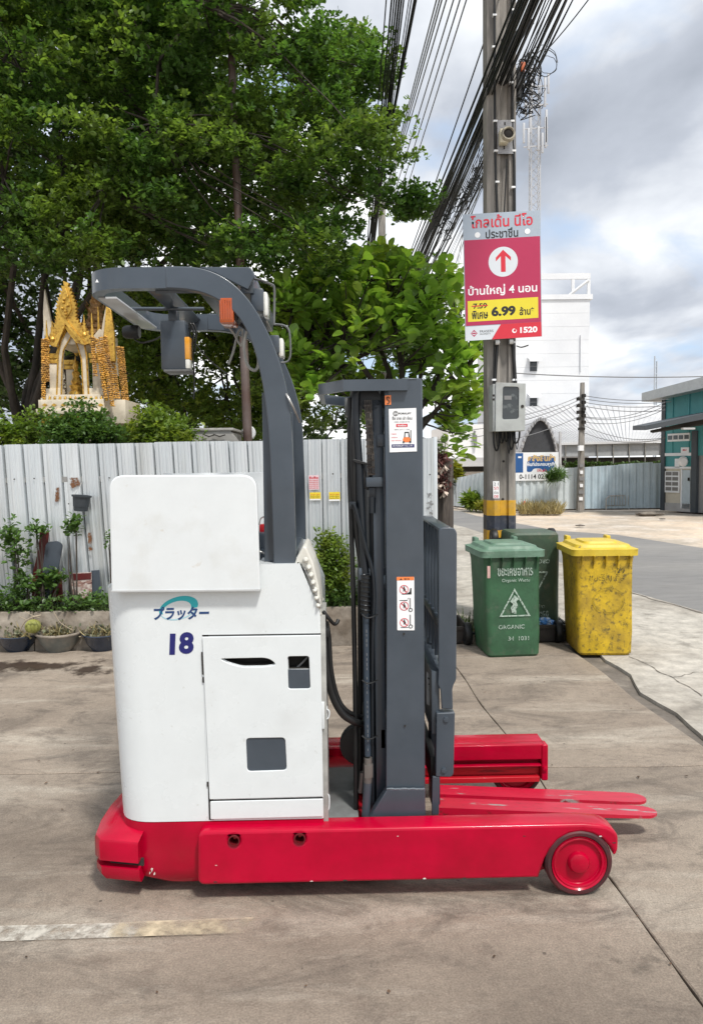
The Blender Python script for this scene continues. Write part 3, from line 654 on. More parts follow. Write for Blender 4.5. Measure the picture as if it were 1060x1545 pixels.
box('guard_front_underplate', xL-.005, xL+.065, YG+.15, .86, zc-hh/2-.006, zc-hh/2+.003, mat('pale_grey_paint', (.50, .52, .54), .4, coat=.3, var=.1), T, .002)
plate('gusset_plate', [rnd([(300, 402.5), (378, 403), (384, 417), (374, 437), (350, 425), (325, 412)], [0, 3, 2, 2, 0, 0])], YG+.03, .02, M['grey'], T, .003)
plate('gusset_plate', [[(p.x, p.z) for p in [P(a, b, YG) for a, b in [(300, 402.5), (378, 403), (384, 417), (374, 437), (350, 425), (325, 412)]]]], .93, .02, M['grey'], T, .003, px=False)
xq = P(372, 420, YG).x
box('cross_beam', xq-.03, xq+.02, YG+.05, .94, zc-.05, zc+.035, M['grey'], T, .005)
for k, px_ in enumerate((222, 300)):
    x_ = P(px_, 430, YG).x; mt = Matrix.Translation((x_, 0, zc)) @ Matrix.Rotation(R(-38), 4, 'Y') @ Matrix.Translation((-x_, 0, -zc))
    box('guard_crossbar', x_-.035, x_+.035, YG+.045, .945, zc-.012, zc+.012, M['grey'], T, .004, mtx=mt)
for k, (pa, pb, yy) in enumerate((((185, 466), (308, 466), .5), ((235, 440), (300, 439), .12))):
    ptube('guard_rod', [(*pa, yy), (*pb, yy)], .008, M['grey'], T, 8, 0)
tri = plate('warning_triangle', [[(144, 426), (149, 426), (146.5, 421)]], YG+.008, .002, M['paper'], T, 0)
# lamps under and behind the guard
db = pbox('display_box', 243.5, 279, 483, 558, .50, .60, M['grey'], T, .006)
pbox('display_hanger', 254, 266, 466, 486, .52, .58, M['grey'], T, .004)
pbox('signal_lens', 279, 285.5, 508, 542, .50, .56, M['amber_pale'], db, .003); pbox('signal_lens', 280, 286, 542, 556, .50, .56, M['lens'], db, .003)
pbox('display_tray', 247, 287, 557, 561, .48, .60, M['grey_plate'], db, .002)
tl = pbox('amber_lamp', 331, 352, 447, 487, YG+.0, .19, M['amber'], T, .006)
pbox('lamp_back', 351, 358, 450, 483, YG+.02, .18, M['black'], tl, .004)
for i in range(5): pbox('lens_rib', 333.5+i*3.6, 334.6+i*3.6, 451, 482, YG-.003, YG+.01, M['amber'], tl, 0)
rl = lathe('round_lamp', [(0, -.035), (.022, -.035), (.03, -.02), (.031, .03), (.028, .036), (0, .036)], M['black'], T, P(198, 501, .72), 'X', 20)
lathe('lamp_glass', [(.026, .034), (.026, .039), (0, .041)], M['grey_plate'], rl, P(198, 501, .72), 'X', 20)
ptube('lamp_cable', [(203, 512, .72), (215, 517, .72), (235, 512, .7), (246, 505, .68)], .004, M['black'], T, 6)
def worklamp(px0, px1, py0, py1, Y):
    h = pbox('work_lamp', px0, px1, py0, py1, Y, Y+.12, M['grey'], T, .008)
    c0, c1 = P(px1-1, py1-2, Y), P(px1+6, py0+2, Y)
    box('lamp_lens', c0.x, c1.x, Y+.008, Y+.112, c0.z-.02, c1.z-.005, M['lens'], h, .01); return h
worklamp(378, 397, 434, 470, .13); worklamp(406, 421, 505, 533, .60)
for yy in (.13, .22): ptube('lamp_guard', [(374, 420, yy), (390, 422, yy), (409, 429, yy), (413.5, 434, yy), (414, 455, yy), (413, 490, yy)], .0045, M['grey_plate'], T, 6, 5)
for yy in (.60, .68): ptube('lamp_guard', [(412, 489, yy), (428, 491, yy), (435, 497, yy), (437.5, 510, yy), (438, 535, yy), (434, 545, yy), (424, 547, yy)], .0045, M['grey_plate'], T, 6, 5)
lc = mat('grey_cable', (.28, .28, .26), .45)
ptube('cable_loop', [(372, 500, .2), (368, 525, .2), (373, 550, .2), (384, 559, .2), (390, 548, .2), (386, 520, .2), (378, 500, .2)], .006, lc, T, 6)
ptube('cable_loop', [(340, 488, .22), (352, 502, .22), (364, 522, .22), (366, 500, .22), (360, 500, .22), (352, 530, .22), (345, 550, .22)], .0045, lc, T, 6)
ptube('cable', [(352, 483, .24), (372, 496, .24), (384, 515, .2), (394, 545, .15), (400, 580, .12)], .009, M['blacksteel'], T, 6)
ptube('cable', [(283, 498, .6), (296, 520, .6), (318, 545, .5), (345, 566, .4)], .003, M['black'], T, 5)
ptube('cable', [(285, 495, .55), (290, 530, .55), (293, 570, .55), (292, 602, .55)], .0035, M['black'], T, 5)
for yy, dx in ((.2, 0), (.21, 4)): ptube('cable', [(283+dx, 500, .58), (287+dx, 488, .58), (292+dx, 500, .58), (290+dx, 530, .58)], .004, M['black'], T, 5)
ptube('grab_handle', [(429, 590, YG+.05), (432, 595, YG), (441, 612, YG-.01), (452, 637, YG+.05)], .004, M['steel'], T, 6)
# ------------------------------------------------------------------ mast
YM = .13
MX0, MX1 = P(583, 880, YM).x, P(639, 880, YM).x
mt_, mb_ = P(610, 572, YM).z, P(610, 1192, YM).z
def mpl(name, x0, x1, za, zb_, y0, y1, m=None, par=None, bev=.002): return box(name, x0, x1, y0, y1, za, zb_, m or M['grey'], par or T, bev)
ch = plate('mast_channel', [[(582, 1192), (584.5, 578), (603, 573), (608, 570), (635.5, 571), (641, 1192)]], YM, .015, M['grey'], T, .003)
for y0 in (YM+.001, .80):
    mpl('mast_flange', MX1-.014, MX1, .26, mt_-.005, y0, y0+.10)
    mpl('mast_flange', MX0, MX0+.014, .26, mt_-.02, y0, y0+.10)
plate('mast_channel', [[(MX0, .26), (MX0, mt_), (MX1, mt_), (MX1, .26)]], .885, .015, M['grey'], T, .003, px=False)
plate('mast_foot', [[(556, 1236), (583, 1192), (640.5, 1191), (642, 1234)]], YM-.014, .05, M['grey'], T, .003)
tube('weld_bead', [P(583+i*4.1, 1190.5+random.uniform(-.5, .5), YM-.010) for i in range(15)], .005, mat('weld', (.11, .13, .15), .4, bump=.5, bsc=120), T, 6)
mpl('inner_mast', MX0-.045, MX0-.006, .12, mt_-.07, YM+.07, YM+.115, M['grey']); mpl('inner_mast', MX0-.045, MX0-.006, .12, mt_-.07, .80, .845, M['grey'])
mpl('inner_mast', MX0+.02, MX1-.025, .12, mt_-.03, YM+.03, YM+.06, M['blacksteel']); mpl('inner_mast', MX0+.02, MX1-.025, .12, mt_-.03, .83, .86, M['blacksteel'])
for z_ in (.35, 1.05, mt_-.1): mpl('mast_crossbeam', MX0-.01, MX0+.05, z_, z_+.09, YM+.1, .80)
# mast head hoop
hp = [P(620, 581, YM-.02), P(519, 581, YM-.02)]; zc_ = P(560, 581, YM-.02).z
hx = [(P(614, 581, YM).x, YM-.012), (P(519, 581, YM).x, YM-.012), (P(484, 590, YM+.12).x, YM+.13), (P(484, 590, YM+.12).x, .72), (P(519, 581, YM).x, .86), (P(600, 581, YM).x, .86)]
sweep_bar('mast_head_hoop', [(a, b, zc_) for a, b in hx], .022, .042, M['grey'], T)
mpl('mast_head_plate', P(530, 590, .3).x, MX1-.02, zc_+.016, zc_+.024, YM, .85, M['grey'])
mpl('mast_head_block', P(520, 600, .5).x, P(545, 600, .5).x, zc_-.09, zc_-.02, .42, .60, M['grey_plate'])
# lift cylinders, hoses and chains on the driver's side of the mast
def vt(name, pts, r, m, n=10, c=6, par=None): return ptube(name, pts, r, m, par or T, n, c)
vt('lift_cylinder', [(560, 640, .24), (562, 900, .24), (563, 1228, .24)], .019, M['blacksteel'], 16, 2)
vt('cylinder_rod', [(562.5, 585, .24), (561, 640, .24)], .011, M['steel'], 12, 0)
vt('lift_cylinder', [(548, 700, .66), (548, 1190, .66)], .024, M['blacksteel'], 16, 0)
vt('hose', [(536, 608, .18), (534, 640, .18), (533, 690, .18), (538, 800, .2), (553, 905, .2), (556, 1000, .19), (557, 1140, .19)], .0135, M['black'])
vt('hose', [(541, 585, .17), (537, 596, .17), (537, 640, .17), (541, 700, .18), (546, 800, .18), (551, 870, .18)], .016, M['blacksteel'])
vt('hose', [(528, 600, .2), (527, 700, .2), (530, 800, .2), (535, 1000, .2), (537, 1220, .2)], .010, M['black'])
vt('hose', [(533, 760, .15), (537, 772, .15), (552, 828, .16), (561, 860, .16), (564, 900, .16), (562, 960, .16), (561, 1060, .17), (562, 1210, .18)], .008, M['blacksteel'])
vt('hose', [(543, 850, .24), (543, 1180, .24)], .010, M['black'], 8, 0)
vt('hose', [(551, 900, .15), (552, 960, .15), (553, 1060, .15), (554.5, 1140, .15)], .0125, mat('printed_hose', (.03, .045, .065), .4), 12)
for k in range(26): # faint dashes printed along the hose
    if k % 5 == 4: continue
    yy = 950+k*7.2; pbox('hose_print', 552.2+k*.09, 553.0+k*.09, yy, yy+random.uniform(3, 5), .135, .1375, M['greyink'], T, 0)
vt('spiral_guard', [(551, 868, .145), (550, 900, .145), (550.5, 925, .145)], .016, M['black'], 12, 3)
sg = []
for i in range(90):
    t = i/89; q = P(550.8, 866+t*62, .145); a = t*2*math.pi*9; sg.append(q+Vector((math.cos(a)*.017, math.sin(a)*.017, 0)))
tube('spiral_wrap', sg, .0028, M['blacksteel'], T, 5)
for (py, r) in ((929, 6), (1028, 6), (1112, 6)): vt('cable_tie', [(546, py-2, .13), (553, py+3, .125), (561, py+2, .13), (569, py-2, .15)], .0032, M['black'], 5, 3)
fit = M['fitting'] = mat('dull_fitting', (.16, .15, .14), .4, metal=.5, var=.2)
vt('hose_fitting', [(555, 1143, .15), (555, 1160, .15)], .016, fit, 12, 0); vt('hose_fitting', [(555, 1152, .15), (555, 1172, .15)], .020, fit, 6, 0); vt('hose_fitting', [(555, 1170, .15), (554.5, 1180, .15)], .017, fit, 12, 0)
vt('hose_pipe', [(554.5, 1180, .15), (551, 1236, .15)], .0165, M['grey'], 12, 0)
vt('hose_fitting', [(547, 1165, .2), (544, 1195, .2)], .013, fit, 8, 0); vt('valve', [(540, 1193, .2), (556, 1193, .2)], .009, fit, 8, 0)
# brackets
for (a, b, c, d, y0) in ((552, 578, 720, 735, .16), (568, 584, 655, 674, .19), (541, 583, 858, 869, .21), (574, 584, 1100, 1130, .2)):
    pbox('bracket', a, b, c, d, y0, y0+.05, M['grey'], T, .003)
pbox('bracket', 541, 549, 857, 876, .17, .21, M['grey'], T, .003); pbox('bracket', 527, 537, 757, 768, .15, .19, M['blacksteel'], T, .004)
plate('hose_guide', [rnd([(532, 692), (540, 694), (557, 699), (556, 702), (538, 699), (532, 696)], 1)], .16, .05, M['black'], T, .002)
plate('hose_guide', [rnd([(546, 702), (552, 712), (556, 740), (548, 736), (545, 715)], 2)], .18, .02, M['black'], T, .002)
# leaf chains, link by link
lk = None
def chain(x0, y0, x1, y1, Y, n, w=.011):
    global lk
    for i in range(n):
        t = (i+.5)/n; q = P(x0+(x1-x0)*t, y0+(y1-y0)*t, Y)
        if lk is None:
            bm = bmesh.new(); h = .0135
            for s in (-1, -.3, .4, 1): box_bm(bm, s*.011-.0022, s*.011+.0022, -.006, .006, -h+.003, h-.003, .0015)
            box_bm(bm, -.015, .015, -.003, .003, -h-.002, -h+.006)
            lk = bmk('chain_link', bm, M['grease'], T); lk.location = q-OFF[T]; 
            lk.data.transform(Matrix.Translation(OFF[T]))
        else:
            o = lk.copy(); C.objects.link(o); o.parent = T; o.location = q-OFF[T]
chain(554.5, 602, 560, 716, .165, 11); chain(575, 880, 575, 1060, .26, 17)
pbox('chain_anchor', 556, 566, 735, 752, .17, .2, M['blacksteel'], T, .003); vt('chain_anchor', [(561, 750, .18), (561, 774, .18)], .014, M['blacksteel'], 10, 0)
lathe('chain_sheave', [(0, -.02), (.045, -.02), (.045, -.012), (.03, -.01), (.03, .01), (.045, .012), (.045, .02), (0, .02)], M['blacksteel'], T, P(557, 603, .22), 'Y', 24)
pbox('motor_block', 538, 585, 1085, 1200, .35, .6, M['black'], T, .02)
lathe('reel', [(0, -.03), (.05, -.03), (.085, -.025), (.09, -.01), (.09, .01), (.085, .025), (0, .03)], M['black'], T, P(545, 1122, .32), 'Y', 28)
# hoses arching out of the body
vt('hose', [(487, 925, .12), (488, 960, .12), (491, 1000, .12), (500, 1045, .13), (515, 1075, .14), (532, 1088, .16), (545, 1092, .2)], .0145, M['black'], 10)
vt('hose', [(492, 938, .16), (496, 965, .16), (499, 1010, .16), (508, 1050, .17), (522, 1072, .18), (545, 1082, .22)], .010, M['black'], 10)
vt('hose', [(487, 922, .1), (495, 932, .1), (503, 941, .12), (508, 940, .13), (510, 935, .14)], .007, M['black'], 8)
pbox('hose_clamp', 484.5, 497, 948, 962, .09, .14, M['black'], T, .003)
# load backrest: side plates, top rail, bars
YC = .16
bk = [(661, 1015), (661, 800), (664, 797), (668, 796), (684, 796), (689, 803), (688, 1026), (684, 1033), (682, 1040), (683, 1070), (666, 1070), (664, 1040), (660, 1034)]
bkm = [(P(a, b, YC).x, P(a, b, YC).z) for a, b in rnd(bk, [0, 3, 2, 2, 8, 8, 6, 5, 5, 2, 0, 4, 4])]
bx0, bx1 = P(661, 900, YC).x, P(688, 900, YC).x; bt = P(675, 797, YC).z
plate('backrest_side', [bkm], YC, .012, M['grey'], T, .004, px=False); plate('backrest_side', [bkm], .80, .012, M['grey'], T, .004, px=False)
mpl('backrest_top', bx0+.004, bx1-.012, bt-.012, bt, YC+.013, .80); mpl('backrest_front', bx1-.014, bx1-.002, bt-.6, bt-.01, YC+.013, YC+.075); mpl('backrest_front', bx1-.014, bx1-.002, bt-.6, bt-.01, .74, .80)
for i in range(5): y_ = .27+i*.105; mpl('backrest_bar', bx0+.012, bx1-.02, P(670, 1010, YC).z, bt-.011, y_, y_+.012)
mpl('backrest_rail', bx0+.008, bx1-.014, P(670, 940, YC).z-.035, P(670, 940, YC).z, YC+.013, .80); mpl('backrest_rail', bx0+.008, bx1-.014, P(670, 1030, YC).z-.03, P(670, 1030, YC).z, YC+.013, .80)
cp = plate('carriage_plate', [rnd([(658, 1076), (686, 1075), (684, 1168), (680, 1173), (657, 1172)], [2, 3, 2, 4, 2])], YC-.004, .05, M['grey'], T, .004)
for (a, b) in ((672.5, 1085), (669, 1162)):
    lathe('bolt', [(.0115, 0), (.011, .007), (0, .008)], M['grey'], cp, P(a, b, YC-.004), 'Y', 6)
mpl('carriage_beam', P(652, 1100, YC).x, P(664, 1100, YC).x, P(660, 1110, YC).z, P(660, 1015, YC).z, YC+.02, .82, M['grey'])
ss = plate('side_shift_scale', [[(643, 1013), (656, 1028), (658, 1072), (643, 1062)]], YC+.10, .004, M['pale_scale'] if 'pale_scale' in M else mat('pale_scale', (.5, .52, .52), .4), T, .001)
for i in range(5): plate('scale_mark', [[(645+i, 1022+i*9), (650+i, 1025+i*9), (650+i, 1027+i*9), (645+i, 1024+i*9)]], YC+.097, .002, M['ink'], ss, 0)
mpl('carriage_beam', P(652, 1185, YC).x, P(662, 1185, YC).x, P(660, 1190, YC).z, P(660, 1150, YC).z, YC+.06, .80, M['black'])
plate('fork_shank_cover', [rnd([(652, 1172), (663, 1172), (662, 1229), (651, 1230)], 1)], YC-.002, .012, M['grey'], T, .002)
# forks
def fork(y0, y1, tip):
    xs = P(661, 1215, y0).x; n = 12; vs = []; fs = []; zt0, zt1 = .165, .105; L_ = tip-xs
    prof = []
    for i in range(n+1):
        t = i/n; x = xs+L_*t; zt_ = zt0+(zt1-zt0)*t; th = .034*(1-t)+.011*t; w = 1.0
        if t > .93: w = math.sqrt(max(0.02, 1-((t-.93)/.07)**2))
        prof.append((x, zt_, th, w))
    prof = prof[:-1]+[(xs+L_*.955, zt0+(zt1-zt0)*.955, .013, .92), (xs+L_*.98, zt0+(zt1-zt0)*.98, .012, .7), (xs+L_*.995, zt0+(zt1-zt0)*.995, .011, .4), (tip, zt1, .01, .15)]
    c = (y0+y1)/2; hw = (y1-y0)/2
    for (x, z, th, w) in prof: vs += [(x, c-hw*w, z-th), (x, c+hw*w, z-th), (x, c+hw*w, z), (x, c-hw*w, z)]
    for i in range(len(prof)-1):
        for j in range(4): fs.append((i*4+j, i*4+(j+1) % 4, (i+1)*4+(j+1) % 4, (i+1)*4+j))
    fs += [(3, 2, 1, 0), tuple(len(vs)-4+j for j in range(4))]
    f = mk('fork', vs, fs, M['red_fork'], T, False); box('fork_shank', xs-.03, xs+.008, y0+.002, y1-.002, .175, .62, M['blacksteel'], f, .004)
fork(.40, .50, P(989, 1231, .45).x); fork(.53, .63, P(973, 1213, .58).x)
# ------------------------------------------------------------------ stickers on the mast and truck
st = plate('dealer_sticker', [[(586, 617), (627.5, 615.5), (628.5, 681), (587.5, 682.5)]], YM-.002, .0015, M['paper'], T, 0)
f = pface(586.5, 628, 616.5, 682, YM-.0021, st)
f.poly('badge', disc(.25, .885, .095, .06), M['greyink'], 0); f.text('lettering', 'SN', .185, .86, .315, .905, M['paper'], 1, .03)
f.text('lettering', 'FORKLIFT', .36, .865, .82, .905, M['ink'], 0, .03)
f.text('lettering', 'ซื้อ ขาย เช่า ซ่อม', .13, .74, .85, .82, M['ink'], 0, .01); f.text('lettering', '080-4585970', .2, .675, .76, .705, M['greyink'], 0)
f.rect('band', .27, .575, .68, .645, M['redink'], 0); f.text('lettering', 'Hotline', .32, .588, .63, .632, M['paper'], 1, .02)
f.text('lettering', '084-2411138', .2, .50, .74, .53, M['greyink'], 0)
for s, y in (('rent', .40), ('sales', .325), ('services', .25)): f.text('lettering', s, .09, y, .09+.045*len(s), y+.03, M['redink'], 0)
f.rect('band', .1, .1, .92, .175, M['navy'], 0); f.text('lettering', 'SN FORKLIFT CO., LTD', .14, .118, .86, .155, M['paper'], 1, .02)
f.poly('forklift_picture', [(.52, .22), (.8, .22), (.8, .3), (.72, .34), (.54, .34), (.5, .28)], M['orange'], 0)
f.poly('forklift_picture', [(.55, .33), (.57, .46), (.73, .46), (.76, .33), (.72, .33), (.70, .435), (.6, .435), (.59, .33)], M['ink'], 0)
f.rect('forklift_picture', .78, .21, .81, .5, M['ink'], 0)
for a in (.53, .77): f.poly('forklift_picture', disc(a, .225, .035, .025), M['ink'], 1)
hs = plate('hook_sticker', [[(580, 597), (589.5, 596), (589.5, 610.5), (580.5, 611)]], YM-.002, .0015, M['orange'], T, 0)
ptube('hook_symbol', [(583.3, 608, YM-.004), (586.5, 608, YM-.004), (587, 605, YM-.004), (583.5, 602, YM-.004), (583.5, 599.3, YM-.004), (586.5, 599.5, YM-.004), (586.5, 602, YM-.004)], .0016, M['ink'], hs, 5, 4)
ws = plate('warning_sticker', [rnd([(598.5, 870.5), (624.5, 870.5), (625, 951), (599, 951)], 1.2)], YM-.002, .0015, M['paper'], T, 0)
f = pface(598.7, 624.7, 870.5, 951, YM-.0021, ws)
f.rect('band', .0, .935, 1, 1, M['orange'], 0); f.poly('warning_mark', [(.17, .945), (.33, .945), (.25, .975)], M['ink'], 1); f.text('lettering', '警告', .42, .945, .75, .975, M['ink'], 1)
for cy in (.765, .455, .145):
    f.poly('forbidden_ring', disc(.42, cy, .26, .083), M['redink'], 1, holes=[disc(.42, cy, .225, .072)[::-1]])
    f.poly('forbidden_bar', [(.22, cy+.055), (.26, cy+.062), (.62, cy-.055), (.58, cy-.062)], M['redink'], 1)
    f.poly('figure', disc(.42, cy+.045, .04, .014, 12), M['ink'], 2); f.poly('figure', [(.36, cy-.05), (.40, cy+.01), (.38, cy+.03), (.46, cy+.03), (.52, cy-.01), (.47, cy-.01), (.5, cy-.05), (.43, cy-.015)], M['ink'], 2)
f.poly('truck_symbol', [(.3, .67), (.85, .67), (.85, .79), (.78, .79), (.74, .72), (.6, .69), (.3, .685)], M['ink'], 0)
for cy in (.36, .05): 
    f.rect('mast_symbol', .73, cy+.04, .8, cy+.24, M['greyink'], 0); f.poly('wheel_symbol', disc(.79, cy+.02, .12, .036), M['ink'], 1, holes=[disc(.79, cy+.02, .08, .024)[::-1]])
f.poly('fork_symbol', [(.15, .565), (.6, .565), (.65, .6), (.73, .61), (.65, .585), (.6, .55), (.15, .555)], M['ink'], 0); f.rect('fork_symbol', .2, .045, .66, .055, M['ink'], 0)
for (a, b) in ((609, 956), (610.5, 1095)): lathe('screw_hole', [(0, 0), (.004, 0), (.004, .002)], M['dark'], T, P(a, b, YM-.003), 'Y', 10)
pf = pface(186, 240, 1285, 1325, .045, T)
chip = mat('chipped_primer', (.62, .55, .52), .7, var=.2)
def flake(cx, cy, s, k):
    random.seed(k); c = P(cx, cy, .046); pts = []
    for i in range(9): a = 2*math.pi*i/9; r = s*random.uniform(.3, 1); pts.append((c.x+r*math.cos(a)*.6+r*.2*math.sin(a), c.z+r*math.sin(a)))
    plate('paint_chip', [pts], .0488, .001, chip, T, 0, px=False)
for k, (a, b, s__) in enumerate([(325, 1331, .006), (470, 1330, .005), (520, 1329, .008), (640, 1326, .006), (700, 1325, .005), (326, 1306, .004), (790, 1262, .004), (905, 1262, .006), (926, 1272, .006), (600, 1262, .003)]):
    random.seed(k+40); c = P(a, b, -.002); plate('paint_chip', [[(c.x+s__*random.uniform(.5, 1)*math.cos(q)*1.6, c.z+s__*random.uniform(.4, 1)*math.sin(q)*.6) for q in [i*.7 for i in range(9)]]], -.0008, .0007, chip if k % 2 else M['dark'], leg, 0, px=False)
flake(229, 1313, .012, 3); flake(233, 1318, .009, 4); flake(226, 1318, .006, 14)
random.seed(7)
# ================================================================== FENCE, BED AND POTS
M['galv'] = mat('galvanised_sheet', (.62, .66, .68), .36, metal=.45, var=.05, col2=(.69, .72, .73), sc=1.6, stretch=(5, 5, .3), lo=.42, hi=.6, col3=(.52, .54, .53), sc3=1.1, lo3=.56, hi3=.72, obj_rand=.06)
M['galv_dark'] = mat('sheet_overlap', (.16, .17, .17), .6)
YF = 4.35; FB = .06
def fence_top(x): return P(0, 672, YF).z + (P(655, 661, YF).z-P(0, 672, YF).z)*(x-P(0, 672, YF).x)/(P(655, 661, YF).x-P(0, 672, YF).x)
fen = thing('corrugated_fence', (-1.5, YF, 0), 'pale galvanised corrugated sheet fence running behind the reach truck and potted plants', 'fence')
xr_ = P(654, 700, YF).x; per = .1745; x = P(36*240/1030, 672, YF).x-.012
x0f = x-int((x+6.5)/per/4)*per*4-4*per
def rib_profile(w):
    # one pitch: deep slot added to hold a dark shade line, broad raised rib, then a pan with two shallow swages
    return [(0, .004), (.034, .004), (.046, -.020), (.058, -.024), (.068, -.024), (.073, -.031), (.080, -.031), (.085, -.024), (.104, -.024), (.109, -.031), (.116, -.031), (.121, -.024), (.140, -.024), (.145, -.032), (.162, -.032), (.163, .045), (.1735, .045), (w, .004)]
xs_ = x0f; k = 0
while xs_ < xr_-.02:
    n = 4; shear = .05 if xs_ < P(380, 672, YF).x else .0
    pts = []
    for i in range(n):
        for (u, v) in rib_profile(per)[:-1]:
            if xs_+i*per+u < xr_: pts.append((xs_+i*per+u, v))
    pts.append((min(xs_+n*per+.012, xr_+.001), -.001))
    vs = []; yj = random.uniform(-.004, .004)
    for (a, b) in pts:
        dz = random.uniform(-.002, .002); lean = noise.noise(Vector((a*1.3, 0, 0)))*.012
        vs += [(a+shear*(1.8), YF+b+yj, FB), (a+shear*.6+noise.noise(Vector((a*9, 3, 0)))*.003, YF+b+yj+lean, 1.1), (a, YF+b+yj+lean*1.4, fence_top(a)+.006*(k % 2))]
    fs = []
    for i in range(len(pts)-1):
        for j in range(2): fs.append((i*3+j, (i+1)*3+j, (i+1)*3+j+1, i*3+j+1))
    mk('fence_sheet', vs, fs, M['galv'], fen); xs_ += n*per; k += 1
for z_ in (.5, 1.5): box('fence_rail', x0f, xr_, YF+.01, YF+.05, z_, z_+.05, M['steel'], fen)
for a in np.arange(x0f+.5, xr_, 2.2): box('fence_post', a, a+.05, YF+.05, YF+.1, 0, 1.75, M['steel'], fen)
box('fence_post', xr_-.012, xr_+.03, YF-.03, YF+.04, 0, fence_top(xr_)+.01, M['galv'], fen, .004)
for (a, b) in ((22, 723), (52, 722), (104, 760), (165, 721), (383, 722), (502, 715), (648, 716)):
    lathe('fence_screw', [(.007, 0), (.006, .006), (0, .007)], M['dark'], fen, P(a, b, YF-.04), 'Y', 7)
rust = worn('rust_streak', (.16, .07, .03), 30, .42, .55)
o = patch('rust_mark', [P(84, 757, YF-.042), P(89, 757, YF-.042), P(89, 735, YF-.042), P(84, 735, YF-.042)], rust, nx=3, ny=6, edge=.2)
def vpatch(name, px0, px1, py0, py1, Y, m, par, edge=.25, nx=4, ny=6):
    a, c = P(px0, py1, Y), P(px1, py0, Y); vs = []; fs = []; w = []
    for j in range(ny+1):
        for i in range(nx+1):
            s, t = i/nx, j/ny; vs.append((a.x+(c.x-a.x)*s, Y, a.z+(c.z-a.z)*t)); w.append(edge if i in (0, nx) or j in (0, ny) else 0)
    for j in range(ny):
        for i in range(nx): k_ = j*(nx+1)+i; fs.append((k_, k_+1, k_+nx+2, k_+nx+1))
    q = mk(name, vs, fs, m, par); q.data.attributes.new('wear', 'FLOAT', 'POINT').data.foreach_set('value', w); return q
bpy.data.objects.remove(o)
vpatch('rust_mark', 83, 90, 733, 760, YF-.040, rust, fen); vpatch('rust_mark', 104, 122, 718, 738, YF-.040, rust, fen); vpatch('rust_mark', 132, 140, 800, 835, YF-.040, rust, fen)
vpatch('dirt_mark', 640, 656, 735, 790, YF-.040, worn('fence_dirt', (.2, .2, .2), 22, .5, .6), fen)
# small printed bills on the fence
def bill(px0, px1, py0, py1, col, lab, kind):
    q = plate('printed_bill', [[(px0, py0), (px1, py0-.4), (px1+.5, py1-.4), (px0+.5, py1)]], YF-.045, .002, col, None, 0); tag(q, lab, 'poster', 'small bills stuck on the fence')
    f = pface(px0, px1, py0, py1, YF-.0452, q)
    if kind == 'y':
        f.rect('print_band', 0, .0, 1, .18, M['paper'], 0)
        for i in range(3): f.text('lettering', 'ให้เช่า 081' if i == 0 else 'โกดัง ที่ดิน', .08, .66-.2*i, .92, .8-.2*i, M['redink'] if i == 0 else M['ink'], 1)
    else:
        f.text('lettering', 'รับซื้อ', .06, .74, .94, .92, M['redink'], 1, .03)
        for i in range(5): f.text('lettering', 'เงินด่วน 089 ทันใจ', .06, .6-.13*i, .94, .69-.13*i, M['redink'], 1, .01)
pinkp = mat('pink_paper', (.72, .55, .58), .6, var=.06)
bill(465.5, 481, 717, 739, pinkp, 'pink printed bill on the fence right of the guard posts', 'p')
bill(525, 536, 711, 752, pinkp, 'pink bill on the fence partly hidden by the mast hoses', 'p')
bill(451, 456.5, 715, 748, pinkp, 'narrow pink bill half hidden by the overhead guard post', 'p')
bill(467, 483.5, 743, 755, M['yellowink'], 'left of the two yellow bills on the fence, under the pink one', 'y')
bill(496, 512.5, 742.5, 756, M['yellowink'], 'right of the two yellow bills on the fence', 'y')
